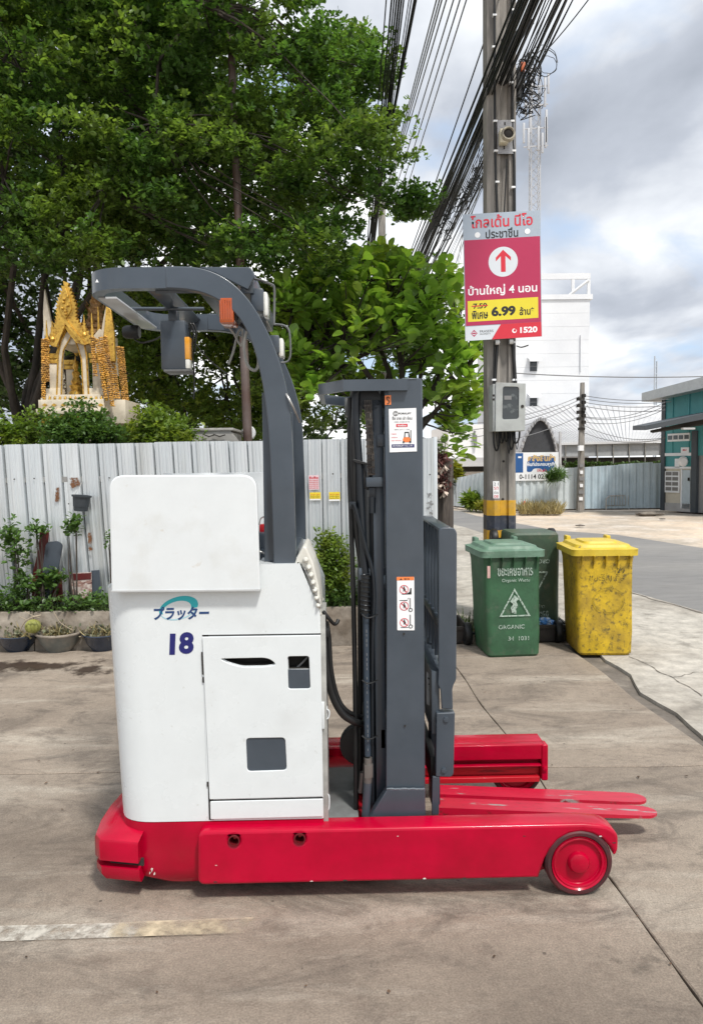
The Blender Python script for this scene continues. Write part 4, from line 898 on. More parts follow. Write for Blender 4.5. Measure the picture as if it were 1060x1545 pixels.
# planting bed kerb and soil
soil = mat('soil', (.09, .065, .045), .95, bump=1, bsc=20, var=.3)
bed = mat('bed_concrete', (.33, .29, .24), .9, col2=(.16, .13, .10), sc=3, lo=.42, hi=.62, bump=.6, bsc=25, var=.2)
kb = thing('planting_bed', (-1.5, 4.05, 0), 'low stained concrete planting bed along the foot of the fence', 'planting bed')
zk = P(80, 923, 3.98).z; ek = P(648, 930, 3.98).x
x_ = -6.3; 
while x_ < ek: 
    xe_ = min(x_+1.18, ek); box('kerb_block', x_, xe_-.008, 3.98, 4.06, -.04, zk+random.uniform(-.006, .006), bed, kb, .008); x_ += 1.18
box('bed_soil', -6.3, ek, 4.061, 4.325, -.04, zk-.03, soil, kb)
def pot(px, py, pr, ph, label, m, rim=1.0, bowl=True, Y=None, plants='dry'):
    c = G(px, py+ph*.5) if Y is None else P(px, py, Y); c = G(px, py+ph/2-1); s = 1/ (F/((c-CAM).dot(fw))); r = pr*s; h = ph*s*1.02
    t = thing('plant_pot', (c.x, c.y, 0), label, 'plant pot', 'shallow pots in front of the planting bed')
    if bowl: prof = [(r*.5, 0), (r*.56, 0), (r*.60, h*.1), (r*.82, h*.45), (r*.95, h*.85), (r*1.0, h*.9), (r*1.03, h*.97), (r*1.0, h), (r*.93, h), (r*.88, h*.8), (0, h*.8)]
    else: prof = [(r*.62, 0), (r*.7, h*.2), (r*.9, h*.8), (r*1.0, h), (r*.93, h), (r*.85, h*.8), (0, h*.8)]
    o = lathe('bowl', prof, m, t, (c.x, c.y, 0), 'Z', 36); lathe('soil', [(r*.9, h*.78), (r*.6, h*.86), (0, h*.88)], soil, t, (c.x, c.y, 0), 'Z', 20)
    n = 90; pos = np.array([[c.x+random.gauss(0, r*.4), c.y+random.gauss(0, r*.3), h*.86] for _ in range(n)])
    d = unit(n)*.8; d[:, 2] = np.abs(d[:, 2])+.35
    leaf_mesh('stalks', pos, d, unit(n), rng.uniform(.05, .16, n), M['drygrass'] if plants == 'dry' else M['succulent'], t, 'blade')
    if plants != 'dry' or True:
        n = 60; pos = np.array([[c.x+random.gauss(0, r*.42), c.y+random.gauss(0, r*.3), h*.9+abs(random.gauss(0, .03))] for _ in range(n)])
        leaf_mesh('leaves', *rosettes(pos, 4, .035, .6, .5), M['succulent'], t, 'small')
    return t, c, r, h
M['succulent'] = mat('grey_green_leaf', (.13, .16, .09), .6, var=.2, island=.5, trans=.15, col2=(.24, .2, .13), sc=14)
bluepot = mat('blue_black_glaze', (.018, .03, .055), .25, coat=.4, var=.2); greypot = mat('grey_green_pot', (.13, .14, .13), .5, col2=(.22, .2, .17), sc=8, var=.2)
pot(29, 969, 31, 24, 'dark blue bowl pot at the left edge with grey-green stalks', bluepot)
_, pc, pr_, ph_ = pot(91, 968, 33, 27, 'weathered grey bowl pot with a pale rim, middle of the three left pots', greypot)
tube('pot_rim', [(pc.x+pr_*1.01*math.cos(a), pc.y+pr_*1.01*math.sin(a), ph_*.985) for a in np.linspace(0, 2*math.pi, 40)], .011, bed, [o for o in bpy.data.objects if o.name == 'plant_pot.001'][0], 6)
pot(156, 968, 29, 25, 'dark blue bowl pot beside the white truck body', bluepot)
# round cactus and a bent dry twig in the left pot
cq = P(50, 945, 3.85); ct = thing('barrel_cactus', tuple(cq-Vector((0, 0, .07))), 'small round yellow-green cactus in the left dark blue pot', 'cactus')
vs = []; fs = []; nn = 40
for i in range(9):
    th = math.pi*i/8
    for j in range(nn): a = 2*math.pi*j/nn; r = .062*math.sin(th)*(1+.12*math.cos(a*10)); vs.append((cq.x+r*math.cos(a), cq.y+r*math.sin(a), cq.z-.062*math.cos(th)))
for i in range(8):
    for j in range(nn): fs.append((i*nn+j, i*nn+(j+1) % nn, (i+1)*nn+(j+1) % nn, (i+1)*nn+j))
mk('cactus_body', vs, fs, mat('cactus_green', (.25, .26, .06), .6, var=.25), ct, 60)
pn = unit(160); leaf_mesh('spines', np.array(cq)+pn*.06, pn+unit(160)*.3, unit(160), np.full(160, .022), M['drygrass'], ct, 'blade')
twm = mat('dry_twig', (.36, .30, .22), .8)
tag(tube('dry_twig', [P(30, 952, 3.8), P(38, 938, 3.78), P(50, 931, 3.76), P(62, 928, 3.78)], .006, twm, None, 6, 6), 'pale bent twig arching over the left blue pot', 'twig')
for k, pp in enumerate([[(38, 922), (48, 928), (60, 932)], [(82, 924), (92, 940), (112, 952)], [(42, 935), (50, 940), (30, 930)]]):
    tag(tube('dry_twig', [P(a, b, 3.9) for a, b in pp], .0035, twm, None, 5, 4), ['thin twig across the bed kerb above the cactus', 'long thin twig leaning over the middle pot', 'short twig tangled behind the left pot'][k], 'twig')
# trough behind the truck
a, b = G(488, 972), G(538, 972); tr = thing('planter_trough', ((a.x+b.x)/2, a.y+.1, 0), 'rectangular dark grey planter trough standing on short feet behind the truck', 'planter')
s_ = (a.x+b.x)/2; zt_ = .2; hw = (b.x-a.x)/2+.04
loft('trough_body', [(.05, rnd([(s_-hw*.82, a.y+.02), (s_+hw*.82, a.y+.02), (s_+hw*.82, a.y+.2), (s_-hw*.82, a.y+.2)], .02, 3)), (zt_-.02, rnd([(s_-hw, a.y), (s_+hw, a.y), (s_+hw, a.y+.22), (s_-hw, a.y+.22)], .02, 3)), (zt_-.02, rnd([(s_-hw-.015, a.y-.015), (s_+hw+.015, a.y-.015), (s_+hw+.015, a.y+.235), (s_-hw-.015, a.y+.235)], .02, 3)), (zt_, rnd([(s_-hw-.015, a.y-.015), (s_+hw+.015, a.y-.015), (s_+hw+.015, a.y+.235), (s_-hw-.015, a.y+.235)], .02, 3))], mat('grey_plastic', (.075, .085, .09), .5, var=.15), tr)
for sx in (-.7, .7):
    for yy in (.03, .16): box('foot', s_+sx*hw-.02, s_+sx*hw+.02, a.y+yy, a.y+yy+.03, 0, .05, greypot, tr, .004)
n = 50; leaf_mesh('dry_stalks', np.array([[s_+random.uniform(-hw, hw)*.8, a.y+.1+random.uniform(-.05, .05), zt_-.01] for _ in range(n)]), unit(n)+np.array([0, 0, .5]), unit(n), rng.uniform(.05, .13, n), M['drygrass'], tr, 'blade')
# hanging pot on the fence
hp_c = P(123.5, 748, YF-.13); hpot = thing('hanging_pot', tuple(hp_c-Vector((0, 0, .14))), 'small dark grey plastic pot hanging on the fence', 'pot')
Rm = Matrix.Translation(hp_c) @ Matrix.Rotation(R(6), 4, 'Y')
o = lathe('pot_shell', [(0, -.14), (.062, -.14), (.078, -.01), (.088, -.01), (.09, .004), (.08, .004), (.07, -.1), (0, -.1)], mat('dark_plastic_pot', (.035, .042, .05), .5), hpot, (0, 0, 0), 'Z', 28)
o.data.transform(Matrix.Translation(-OFF[hpot]) @ Rm @ Matrix.Translation(OFF[hpot]))
tube('hanger_wire', [P(124, 728, YF-.05), P(118, 740, YF-.1), P(112, 747, YF-.12)], .0015, M['steel'], hpot, 4)
# boards and a picture leaning on the fence inside the bed
darkred = mat('dark_red_board', (.10, .012, .012), .4, var=.15); bluegrey = mat('blue_grey_board', (.055, .07, .09), .4, var=.12)
def lean(name, loops, Y, m, lab, cat, t=.012): return tag(plate(name, loops, Y, t, m, None, .002), lab, cat)
lean('board', [[(60, 803), (74, 803), (66, 900), (48, 900), (50, 862), (58, 830)]], 4.235, darkred, 'narrow dark red board leaning on the fence behind the shrub', 'board')
lean('board', [rnd([(70, 818), (88, 816), (95, 822), (90, 850), (83, 880), (76, 902), (62, 902), (65, 850)], [6, 6, 4, 20, 10, 0, 0, 20])], 4.205, bluegrey, 'curved blue-grey board leaning in front of the dark red board', 'board')
lean('board', [[(78, 862), (92, 864), (96, 908), (76, 908)]], 4.235, darkred, 'short dark red board beside the curved blue-grey board', 'board')
lean('board', [[(138, 861), (150, 860), (153, 902), (138, 902)]], 4.25, bluegrey, 'small dark blue board right of the framed picture on the bed', 'board')
fp = tag(plate('old_picture', [[(108, 865), (138, 863.5), (139, 904), (109, 905)]], 4.22, .012, mat('picture_print', (.30, .18, .15), .5, col2=(.55, .48, .44), sc=13, lo=.45, hi=.55, stretch=(1, 1, 2), col3=(.08, .02, .02), sc3=7, lo3=.55, hi3=.6, var=.2), None, .001), 'faded square picture in reddish tones leaning on the fence', 'picture')
plate('picture_band', [[(109, 866), (137.5, 864.5), (137.5, 874), (109, 876)]], 4.216, .004, darkred, fp, 0)
lean('board', [[(103, 868), (108, 867), (108, 898), (104, 898)]], 4.25, M['dark'], 'thin black strip of board left of the faded picture', 'board')
# plants of the bed
def bedplant(px, py, rx, rz, n, lab, m='leaf_bush', size=.055, Y=4.12, ry=.12, cl=12, nl=6, nm='bed_shrub', grp='leafy plants in the bed by the fence'):
    c = P(px, py, Y); s = 1/(F/((c-CAM).dot(fw))); return shrub(nm, (c.x, c.y, c.z), (rx*s, ry, rz*s), n, size, M[m], lab, 'plant', grp, base_z=zk-.04, clumps=cl, nl=nl, stems=4)
bedplant(20, 822, 34, 44, 60, 'tall leafy shrub at the left edge by the fence')
bedplant(62, 800, 26, 18, 26, 'leafy crown of the shrub reaching over the dark red board', cl=7)
bedplant(112, 793, 30, 18, 34, 'light branch of leaves spreading below the hanging pot', cl=7)
bedplant(75, 878, 28, 26, 34, 'low bush in front of the curved blue-grey board', cl=8)
bedplant(40, 880, 36, 26, 55, 'dense low bush left of the leaning boards', cl=10)
bedplant(166, 815, 6, 30, 8, 'thin sprig climbing the fence beside the white panel', cl=4, size=.035)
c_ = P(500, 850, 4.1)
def s_at(Y): return (P(500, 800, Y)-CAM).dot(fw)/F
k_ = s_at(4.1); shrub('round_shrub', (c_.x+.02, 4.12, c_.z-.03), (37*k_, .16, 74*k_), 520, .042, M['leaf_light'], 'bright green bush seen between the truck body and the mast', 'shrub', None, base_z=zk-.04, clumps=26, nl=6, stems=8)
shrub('round_shrub', (c_.x+.36, 4.12, c_.z-.12), (26*k_, .14, 60*k_), 160, .042, M['leaf_bush'], 'darker bush behind the mast between the bright bush and the backrest', 'shrub', None, base_z=zk-.04, clumps=12, nl=6, stems=4)
# ground cover in the bed
n = 5200; xg = rng.uniform(-6, ek-.05, n); pos = np.stack([xg, rng.uniform(4.0, 4.32, n), np.full(n, zk-.03)], 1)
d = unit(n)*.55; d[:, 2] = np.abs(d[:, 2])+.55; leaf_mesh('ground_cover', pos, d, unit(n), rng.uniform(.05, .13, n), M['grass'], None, 'blade')['kind'] = 'stuff'
n = 1500; pos = np.stack([rng.uniform(-6, ek-.05, n), rng.uniform(3.98, 4.28, n), zk+.03+np.abs(rng.normal(0, .045, n))], 1)
leaf_mesh('ground_cover', *rosettes(pos, 5, .045, .5, .3), M['leaf_bush'], None, 'small')['kind'] = 'stuff'

# ================================================================== TREES BEHIND THE FENCE
def inpoly(x, y, poly):
    c = False; j = len(poly)-1
    for i in range(len(poly)):
        if (poly[i][1] > y) != (poly[j][1] > y) and x < (poly[j][0]-poly[i][0])*(y-poly[i][1])/(poly[j][1]-poly[i][1])+poly[i][0]: c = not c
        j = i
    return c
def limb(a, b, r0_, r1_, n=7, wob=.12, sag=0):
    a = Vector(a); b = Vector(b); L_ = (b-a).length; pts = []
    for i in range(n+1):
        t = i/n; p = a.lerp(b, t); w = math.sin(math.pi*t)*wob*L_*.5
        p = p+Vector((noise.noise(p*.9+Vector((3, 1, 0))), noise.noise(p*.9+Vector((0, 7, 2))), .8*noise.noise(p*.9)))*w+Vector((0, 0, math.sin(math.pi*t)*sag*L_)); pts.append(p)
    return pts, [r0_+(r1_-r0_)*(i/n)**.8 for i in range(n+1)]
def spray_tree(name, label, trunk_xy, trunk_r, poly, Yr, nclump, nros, leaf, m, grp=None, disc_r=.6, thick=.13, fork_z=2.6, cat='tree', extra=None, seed=1, near_bias=1.0, nlimb=9, nl=7):
    random.seed(seed); t = thing(name, (trunk_xy[0], trunk_xy[1], 0), label, cat, grp)
    xs = [p[0] for p in poly]; ys = [p[1] for p in poly]; cl = []
    g = 0
    while len(cl) < nclump and g < nclump*40:
        g += 1; x, y = random.uniform(min(xs), max(xs)), random.uniform(min(ys), max(ys))
        if not inpoly(x, y, poly): continue
        Y = Yr[0]+(Yr[1]-Yr[0])*random.random()**near_bias; p = P(x, y, Y)
        cl.append(p)
    if extra:
        for (x, y, Y) in extra: cl.append(P(x, y, Y))
    base = Vector((trunk_xy[0], trunk_xy[1], 0)); fk = base+Vector((.15, 0, fork_z)); L = [limb(base-Vector((0, 0, .3)), fk, trunk_r*1.25, trunk_r*.8, 8, .05)]
    mains = random.sample(cl, nlimb); 
    for q in mains: L.append(limb(fk-Vector((0, 0, random.uniform(0, .8))), q, trunk_r*.38, .014, 8, .3, .06))
    C_ = []
    for c in cl:
        # secondary branch from the nearest point of a main limb
        best = min((pp for (pts, _) in L[1:1+nlimb] for pp in pts), key=lambda pp: (pp-c).length)
        L.append(limb(best, c, .015, .004, 5, .3, .03))
        out = Vector((c.x-fk.x, c.y-fk.y, 0)); out = out.normalized() if out.length > .1 else Vector((1, 0, 0))
        rr = disc_r*random.uniform(.6, 1.25); ntw = 7
        twigs = []
        for k in range(ntw):
            a = random.uniform(-2.0, 2.0); dd = Matrix.Rotation(a, 3, 'Z') @ out; e = c+dd*rr*random.uniform(.55, 1.0)+Vector((0, 0, random.uniform(-.03, .22)*rr-.12*abs(a)*rr*.4)); twigs.append((c, e))
        for k in range(nros):
            a_, e = random.choice(twigs); s = random.random()**.6; q = a_.lerp(e, s)+Vector((random.gauss(0, .07), random.gauss(0, .07), random.gauss(0, thick*.55)))
            C_.append(q)
    multi_tube('trunk', L, M['bark'], t, 6)
    cen = np.array([tuple(c) for c in C_]); leaf_mesh('crown', *rosettes(cen, nl, leaf, .42, .38, .015), m, t, 'small')
    random.seed(seed+50); return t
big = [(-160, -120), (430, -120), (432, 5), (385, 20), (388, 95), (430, 70), (500, 45), (545, 75), (572, 110), (578, 160), (560, 200), (585, 245), (575, 285), (618, 305), (600, 328), (545, 335), (520, 372), (505, 400), (440, 418), (330, 400), (200, 395), (60, 405), (-160, 440)]
spray_tree('spreading_tree', 'large spreading tree with small leaves in layers filling the upper left', (P(22, 700, 7.6).x, 7.6), .17, big, (5.6, 9.6), 430, 84, .066, M['leaf_big'], seed=3, disc_r=.62, fork_z=2.3,
           extra=[(612, 312, 6.5), (595, 318, 6.6), (560, 300, 6.5), (500, 75, 7), (540, 100, 7), (470, 65, 7), (555, 130, 7.2), (420, -10, 7)])
inner_ = [(-160, -120), (330, -120), (330, 60), (400, 200), (480, 360), (300, 410), (100, 420), (60, 600), (-160, 620)]
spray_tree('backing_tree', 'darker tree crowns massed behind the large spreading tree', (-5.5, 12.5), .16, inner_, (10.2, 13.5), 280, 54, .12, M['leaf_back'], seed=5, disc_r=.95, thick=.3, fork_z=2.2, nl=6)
mid = [(150, 440), (300, 420), (400, 430), (470, 440), (470, 620), (400, 680), (130, 690), (140, 560)]
spray_tree('garden_tree', 'mid green tree behind the overhead guard, above the fence', (-1.9, 8.6), .10, mid, (7.2, 9.4), 140, 60, .07, M['leaf_light'], seed=8, disc_r=.55, thick=.2, fork_z=1.4)
bk2 = [(-200, 560), (60, 500), (200, 440), (420, 430), (640, 420), (640, 640), (420, 690), (-200, 700)]
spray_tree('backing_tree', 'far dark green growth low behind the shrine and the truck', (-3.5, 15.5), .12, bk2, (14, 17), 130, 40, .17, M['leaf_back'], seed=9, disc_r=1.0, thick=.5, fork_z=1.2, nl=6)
# dark bare limbs of the big tree at the left edge
# hedge of feathery shrubs over the fence top
hs_ = [(-30, 655, 'leaf_light', 'feathery light green shrub above the fence at the left edge'), (30, 650, 'leaf_light', 'light green shrub above the fence left of the shrine'), (95, 658, 'leaf_bush', 'dark green shrub growing in front of the shrine base'), (120, 640, 'leaf_bush', 'leafy shrub tip rising in front of the shrine steps'),
       (160, 658, 'leaf_bush', 'dark green shrub above the fence right of the shrine steps'), (215, 645, 'leaf_light', 'yellow-green shrub above the fence right of the shrine'), (262, 655, 'leaf_light', 'light green shrub above the fence beside the small grey roof')]
for i, (px, py, m_, lab) in enumerate(hs_):
    c = P(px, py, 5.0); shrub('hedge_shrub', (c.x, c.y+(i % 2)*.15, c.z-.06), (.36, .3, .36), 420, .05, M[m_], lab, 'shrub', 'shrubs showing above the fence', base_z=0, clumps=22, nl=5, stems=5)
# broad-leaved tree to the right, single leaves for the nearest ones
def broad_tree():
    random.seed(21); t = thing('broad_leaved_tree', (P(612, 700, 6.9).x, 6.9, 0), 'bushy tree with large round bright green leaves behind the mast and sign', 'tree')
    poly = [(425, 440), (470, 405), (540, 385), (600, 380), (660, 395), (695, 430), (715, 490), (735, 540), (733, 600), (712, 640), (690, 665), (660, 650), (640, 560), (600, 520), (560, 540), (520, 560), (470, 600), (440, 560), (420, 500)]
    low = [(445, 540), (480, 560), (500, 620), (460, 625)]
    cl = []
    while len(cl) < 390:
        x, y = random.uniform(420, 740), random.uniform(380, 670)
        if inpoly(x, y, poly): cl.append(P(x, y, 6.0+1.7*random.random()))
    while len(cl) < 440:
        x, y = random.uniform(500, 650), random.uniform(480, 640)
        cl.append(P(x, y, 7.3+.7*random.random()))
    for a, b in ((455, 600), (470, 590), (450, 575), (690, 680), (672, 668), (700, 655), (685, 690)): cl.append(P(a, b, 6.3))
    base = Vector((t.location.x, 6.9, 0)); fk = base+Vector((0, 0, 2.1)); L = [limb(base-Vector((0, 0, .2)), fk, .13, .1, 6, .05)]
    mains = random.sample(cl, 9)
    for q in mains: L.append(limb(fk-Vector((0, 0, random.uniform(0, .5))), q, .05, .014, 7, .3, .05))
    pos = []; dr = []; upv = []; sz = []
    for c in cl:
        best = min((pp for (pts, _) in L[1:10] for pp in pts), key=lambda pp: (pp-c).length); L.append(limb(best, c, .014, .006, 4, .2))
        out = (c-fk).normalized()
        for k in range(random.randint(8, 14)):
            a = random.uniform(0, 6.28); el = random.gauss(.25, .45); d = Vector((math.cos(a)*math.cos(el), math.sin(a)*math.cos(el), math.sin(el)))+out*.35
            pos.append(c+d*.03+Vector((random.gauss(0, .05), random.gauss(0, .05), random.gauss(0, .05)))); dr.append(d.normalized()); upv.append(Vector((random.gauss(0, .35), random.gauss(0, .35), 1))); sz.append(random.uniform(.075, .19))
    multi_tube('trunk', L, M['bark'], t, 6)
    order = sorted(range(len(pos)), key=lambda i: (pos[i]-CAM).length); near = order[:300]; rest = order[300:]
    V, Fc = LEAF['round']; me = bpy.data.meshes.new('leaf'); me.from_pydata(V, [], Fc); me.materials.append(M['leaf_round'])
    me.polygons.foreach_set('use_smooth', [True]*len(me.polygons))
    for i in near:
        y = dr[i]; x = y.cross(upv[i]).normalized(); z = x.cross(y); o = bpy.data.objects.new('leaf', me); C.objects.link(o); o.parent = t
        mt = Matrix((x*sz[i], y*sz[i], z*sz[i])).transposed().to_4x4(); mt.translation = pos[i]-OFF[t]; o.matrix_basis = mt
    A = lambda l: np.array([tuple(l[i]) for i in rest])
    leaf_mesh('crown', A(pos), A(dr), A(upv), np.array([sz[i] for i in rest]), M['leaf_round'], t, 'round')['kind'] = 'stuff'
broad_tree(); random.seed(77)
# brown metal pole
pm = mat('brown_pole_paint', (.085, .05, .04), .5, col2=(.13, .10, .09), sc=2, var=.15)
q0, q1 = P(374, 668, 5.9), P(343, -60, 6.3); dq = (q0-q1).normalized()
tag(tube('metal_pole', [q0+dq*(q0.z+.0)/max(-dq.z, .1), q0, q1], [.056, .053, .040], pm, None, 14), 'tall brown painted metal pole rising through the tree behind the guard', 'pole')
# small grey hut roof and white disc behind the fence
hutm = mat('hut_grey', (.36, .35, .33), .8, var=.15, col2=(.25, .24, .22), sc=6)
hr = thing('garden_hut', (P(325, 660, 5.3).x, 5.5, 0), 'low grey roofed hut just showing above the fence', 'hut')
a = P(286, 660, 5.2); b = P(352, 655, 5.2); box('roof', a.x, b.x, 5.2, 6.2, P(300, 650, 5.2).z, P(300, 646, 5.2).z, hutm, hr, .004)
plate('gable', [[(286, 668), (290, 650), (345, 647), (362, 668)]], 5.22, .04, hutm, hr, .002); box('hut_wall', a.x+.03, b.x-.03, 5.3, 6.1, 0, P(300, 652, 5.2).z, hutm, hr)
for k in range(4): ptube('wrought_bracket', [(306+k*8, 655+(k % 2)*4, 5.19), (316+k*8, 659-(k % 2)*3, 5.19)], .006, M['dark'], hr, 5, 0)
tag(lathe('white_disc', [(0, -.02), (.075, -.02), (.084, 0), (.075, .02), (0, .02)], M['paper'], None, P(375, 653, 6.1), 'Y', 28), 'white round disc beside the foot of the brown pole', 'disc')
tag(tube('disc_post', [P(375, 655, 6.12), Vector((P(375, 655, 6.12).x, 6.12, 0))], .02, M['steel'], None, 8), 'thin steel post carrying the white disc', 'post')

# ================================================================== SPIRIT HOUSE
gold = mat('gold_leaf', (.62, .38, .07), .35, metal=.55, var=.25, col2=(.32, .16, .03), sc=30, lo=.5, hi=.65, bump=.6, bsc=60)
cream = mat('cream_plaster', (.62, .55, .43), .7, var=.12, col2=(.45, .38, .28), sc=8, lo=.5, hi=.75)
marig = mat('marigold_garland', (.55, .29, .05), .8, island=.5, col2=(.36, .20, .07), sc=9, var=.2)
YS = 5.75
def sx(px, py=550, Y=YS): return P(px, py, Y).x
def sz_(py, px=110, Y=YS): return P(px, py, Y).z
cx_ = sx(108); S = thing('spirit_house', (cx_, YS+.4, 0), 'gold and cream Thai spirit house hung with marigold garlands above the fence', 'spirit house')
wH = sx(163)-sx(62); dH = .62
def sbox(n_, a, b, c, d, y0, y1, m, bev=.006): return box(n_, sx(a), sx(b), y0, y1, sz_(d), sz_(c), m, S, bev)
sbox('base_step', 62, 160, 604, 618, YS-.12, YS+dH+.1, cream); sbox('base_step', 60, 163, 618, 626, YS-.16, YS+dH+.14, cream); sbox('base_step', 66, 158, 626, 640, YS-.12, YS+dH+.1, gold)
sbox('floor_block', 70, 154, 596, 604, YS-.06, YS+dH+.04, cream)
box('pedestal', sx(80), sx(140), YS, YS+dH, 0, sz_(640), cream, S, .01); box('pedestal_foot', sx(72), sx(150), YS-.06, YS+dH+.06, 0, .3, cream, S, .01)
for i in range(7):
    px_ = 68+i*14; q = P(px_, 611, YS-.122); 
    plate('gold_diamond', [[(q.x-.03, q.z), (q.x, q.z+.018), (q.x+.03, q.z), (q.x, q.z-.018)]], YS-.126, .005, gold, S, 0, px=False)
for yy in (YS, YS+dH-.1):
    for (a, b) in ((73, 87), (138, 152)):
        sbox('column_base', a-4, b+4, 586, 597, yy-.02, yy+.12, cream, .004); sbox('column', a+1, b-1, 548, 586, yy, yy+.1, cream, .006); sbox('column_cap', a-2, b+2, 542, 548, yy-.01, yy+.11, gold, .004); sbox('column_cap', a-3, b+3, 533, 541, yy-.015, yy+.115, gold, .006)
def flame_edge(pts, amp, n_per, out):
    """toothed flame edging of a gable along a polyline"""
    r = []
    for i in range(len(pts)-1):
        a = Vector(pts[i]); b = Vector(pts[i+1]); d = b-a; k = max(1, int(d.length/n_per)); nrm = Vector((d.y, -d.x)).normalized()*out
        for j in range(k): r.append(tuple(a+d*(j/k))); r.append(tuple(a+d*((j+.75)/k)+nrm*amp+Vector((0, -amp*.6))))
    r.append(tuple(pts[-1])); return r
def gable(ax, ay, lx, ly, rx, ry, Y, m, parn=S):
    left = flame_edge([(lx, ly), (lx+4, ly-16), (ax-13, ay+58), (ax-12, ay+35), (ax-5, ay+14), (ax, ay)], 3.2, 5.5, 1)
    right = flame_edge([(ax, ay), (ax+6, ay+14), (ax+14, ay+36), (ax+15, ay+58), (rx-3, ry-14), (rx, ry)], 3.2, 5.5, 1)
    outer = left+right[1:]
    arch_ = [(rx-10, ry+2), (ax+16, ay+92), (ax+5, ay+78), (ax, ay+70), (ax-5, ay+78), (ax-17, ay+94), (lx+12, ly+4)]
    g = plate('gable', [outer+arch_], Y, .06, m, parn, 0)
    plate('gable_rail', [[(ax, ay+55), (ax+3, ay+60), (rx-6, ry+2), (rx-11, ry+2), (ax, ay+64)]], Y-.025, .03, gold, g, 0); plate('gable_rail', [[(ax, ay+55), (ax, ay+64), (lx+11, ly+3), (lx+6, ly+3), (ax-3, ay+60)]], Y-.025, .03, gold, g, 0)
    plate('gable_flame', [[(ax, ay+8), (ax+7, ay+28), (ax+9, ay+42), (ax+3, ay+52), (ax, ay+56), (ax-4, ay+52), (ax-9, ay+42), (ax-7, ay+28)]], Y-.02, .03, gold, g, .008)
    for k in range(7): 
        q = P(ax+random.uniform(-6, 6), ay+22+k*4.5, Y-.03); lathe('gable_boss', [(.018, 0), (.012, .014), (0, .018)], gold, g, q, 'Y', 8)
    return g
gable(99, 425, 74, 520, 136, 518, YS-.06, gold)
gable(99, 445, 76, 520, 134, 518, YS+dH, gold)
# cream pointed arch inside the front gable
outA = [(86, 598), (88, 532), (92, 512), (100, 498), (109, 490), (118, 500), (127, 516), (131, 535), (134, 598)]
inA = [(126, 598), (123, 540), (117, 520), (112, 508), (109, 503), (104, 512), (96, 526), (94, 545), (93, 598)]
plate('arch_frame', [outA[::-1]+inA[::-1]], YS-.01, .05, cream, S, .004); plate('arch_frame', [outA[::-1]+inA[::-1]], YS+dH-.06, .05, cream, S, .004)
tube('arch_trim', [P(a, b, YS-.018) for a, b in [(86, 596), (88, 534), (92, 514), (100, 500), (109, 491), (118, 502), (127, 518), (131, 537), (134, 596)]], .010, gold, S, 6)
tube('arch_trim', [P(a, b, YS-.018) for a, b in [(93, 596), (94, 546), (96, 528), (104, 514), (109, 505), (112, 510), (117, 522), (123, 542), (126, 596)]], .008, gold, S, 6)
for (px_, py_, h_, yy, m_) in ((72, 530, .34, YS-.04, gold), (80, 515, .22, YS-.05, gold), (128, 508, .24, YS-.05, gold), (140, 522, .36, YS-.04, gold), (150, 520, .42, YS+.1, gold), (168, 540, .36, YS+dH-.05, gold), (160, 512, .34, YS+.35, cream), (143, 500, .36, YS+.5, gold)):
    q = P(px_, py_, yy); lathe('pinnacle', [(.026, 0), (.032, .02), (.018, .05), (.026, .08), (.014, .12), (.02, .15), (.009, h_*.6), (.012, h_*.66), (.003, h_), (0, h_)], m_, S, q, 'Z', 10)
for k in range(26):
    t_ = k/25; q = P(64+97*t_, 602, YS-.10); lathe('lotus_petal', [(.014, -.02), (.018, .0), (.004, .032), (0, .034)], gold if k % 2 else cream, S, q, 'Z', 8)
# pyramidal roof body and the tiered spire
ztop = sz_(500); box('roof_block', sx(82), sx(140), YS+.0, YS+dH, sz_(520), sz_(505), cream, S, .01)
tc = (sx(131, 460), YS+.32)
pr = [(.20, sz_(520))]; zz = sz_(512); r_0 = .19
lv = []
for i in range(7):
    lv += [(r_0, zz), (r_0*1.12, zz+.02), (r_0*.98, zz+.045), (r_0*.85, zz+.05)]; zz += .075; r_0 *= .83
lv += [(r_0*.5, zz), (.008, zz+.16)]
spm = mat('old_gold', (.30, .17, .06), .5, metal=.4, col2=(.16, .08, .03), sc=25, bump=.8, bsc=50, var=.3)
lathe('spire', lv, spm, S, (tc[0], tc[1], 0), 'Z', 12, 10)
for i in range(46):
    a = random.uniform(0, 6.28); t_ = random.random(); r = .21*(1-t_*.72); z_ = sz_(512)+t_*.52; q = Vector((tc[0]+math.cos(a)*r, tc[1]+math.sin(a)*r, z_))
    mk('spire_leaf', [q+Vector((math.sin(a)*.02, -math.cos(a)*.02, 0)), q-Vector((math.sin(a)*.02, -math.cos(a)*.02, 0)), q+Vector((math.cos(a)*.045, math.sin(a)*.045, .07)), q+Vector((0, 0, .01))-Vector((math.cos(a)*.01, math.sin(a)*.01, 0))], [(0, 1, 2), (0, 2, 3), (1, 3, 2), (0, 3, 1)], spm, S)
# corner spikes of the side gables
for (pp, yy, m_) in (([(66, 507), (65, 470), (67, 436), (74, 470), (80, 500), (76, 507)], YS+.2, cream), ([(154, 520), (158, 490), (160, 462), (167, 466), (172, 500), (174, 545), (166, 545)], YS-.02, gold), ([(152, 505), (156, 480), (160, 462), (158, 500), (160, 530)], YS+.05, cream)):
    plate('roof_finial', [pp], yy, .05, m_, S, .006)
gable_r = plate('side_gable', [[(132, 520), (140, 508), (150, 496), (158, 500), (160, 560), (150, 540)]], YS+.06, .5, cream, S, .006)
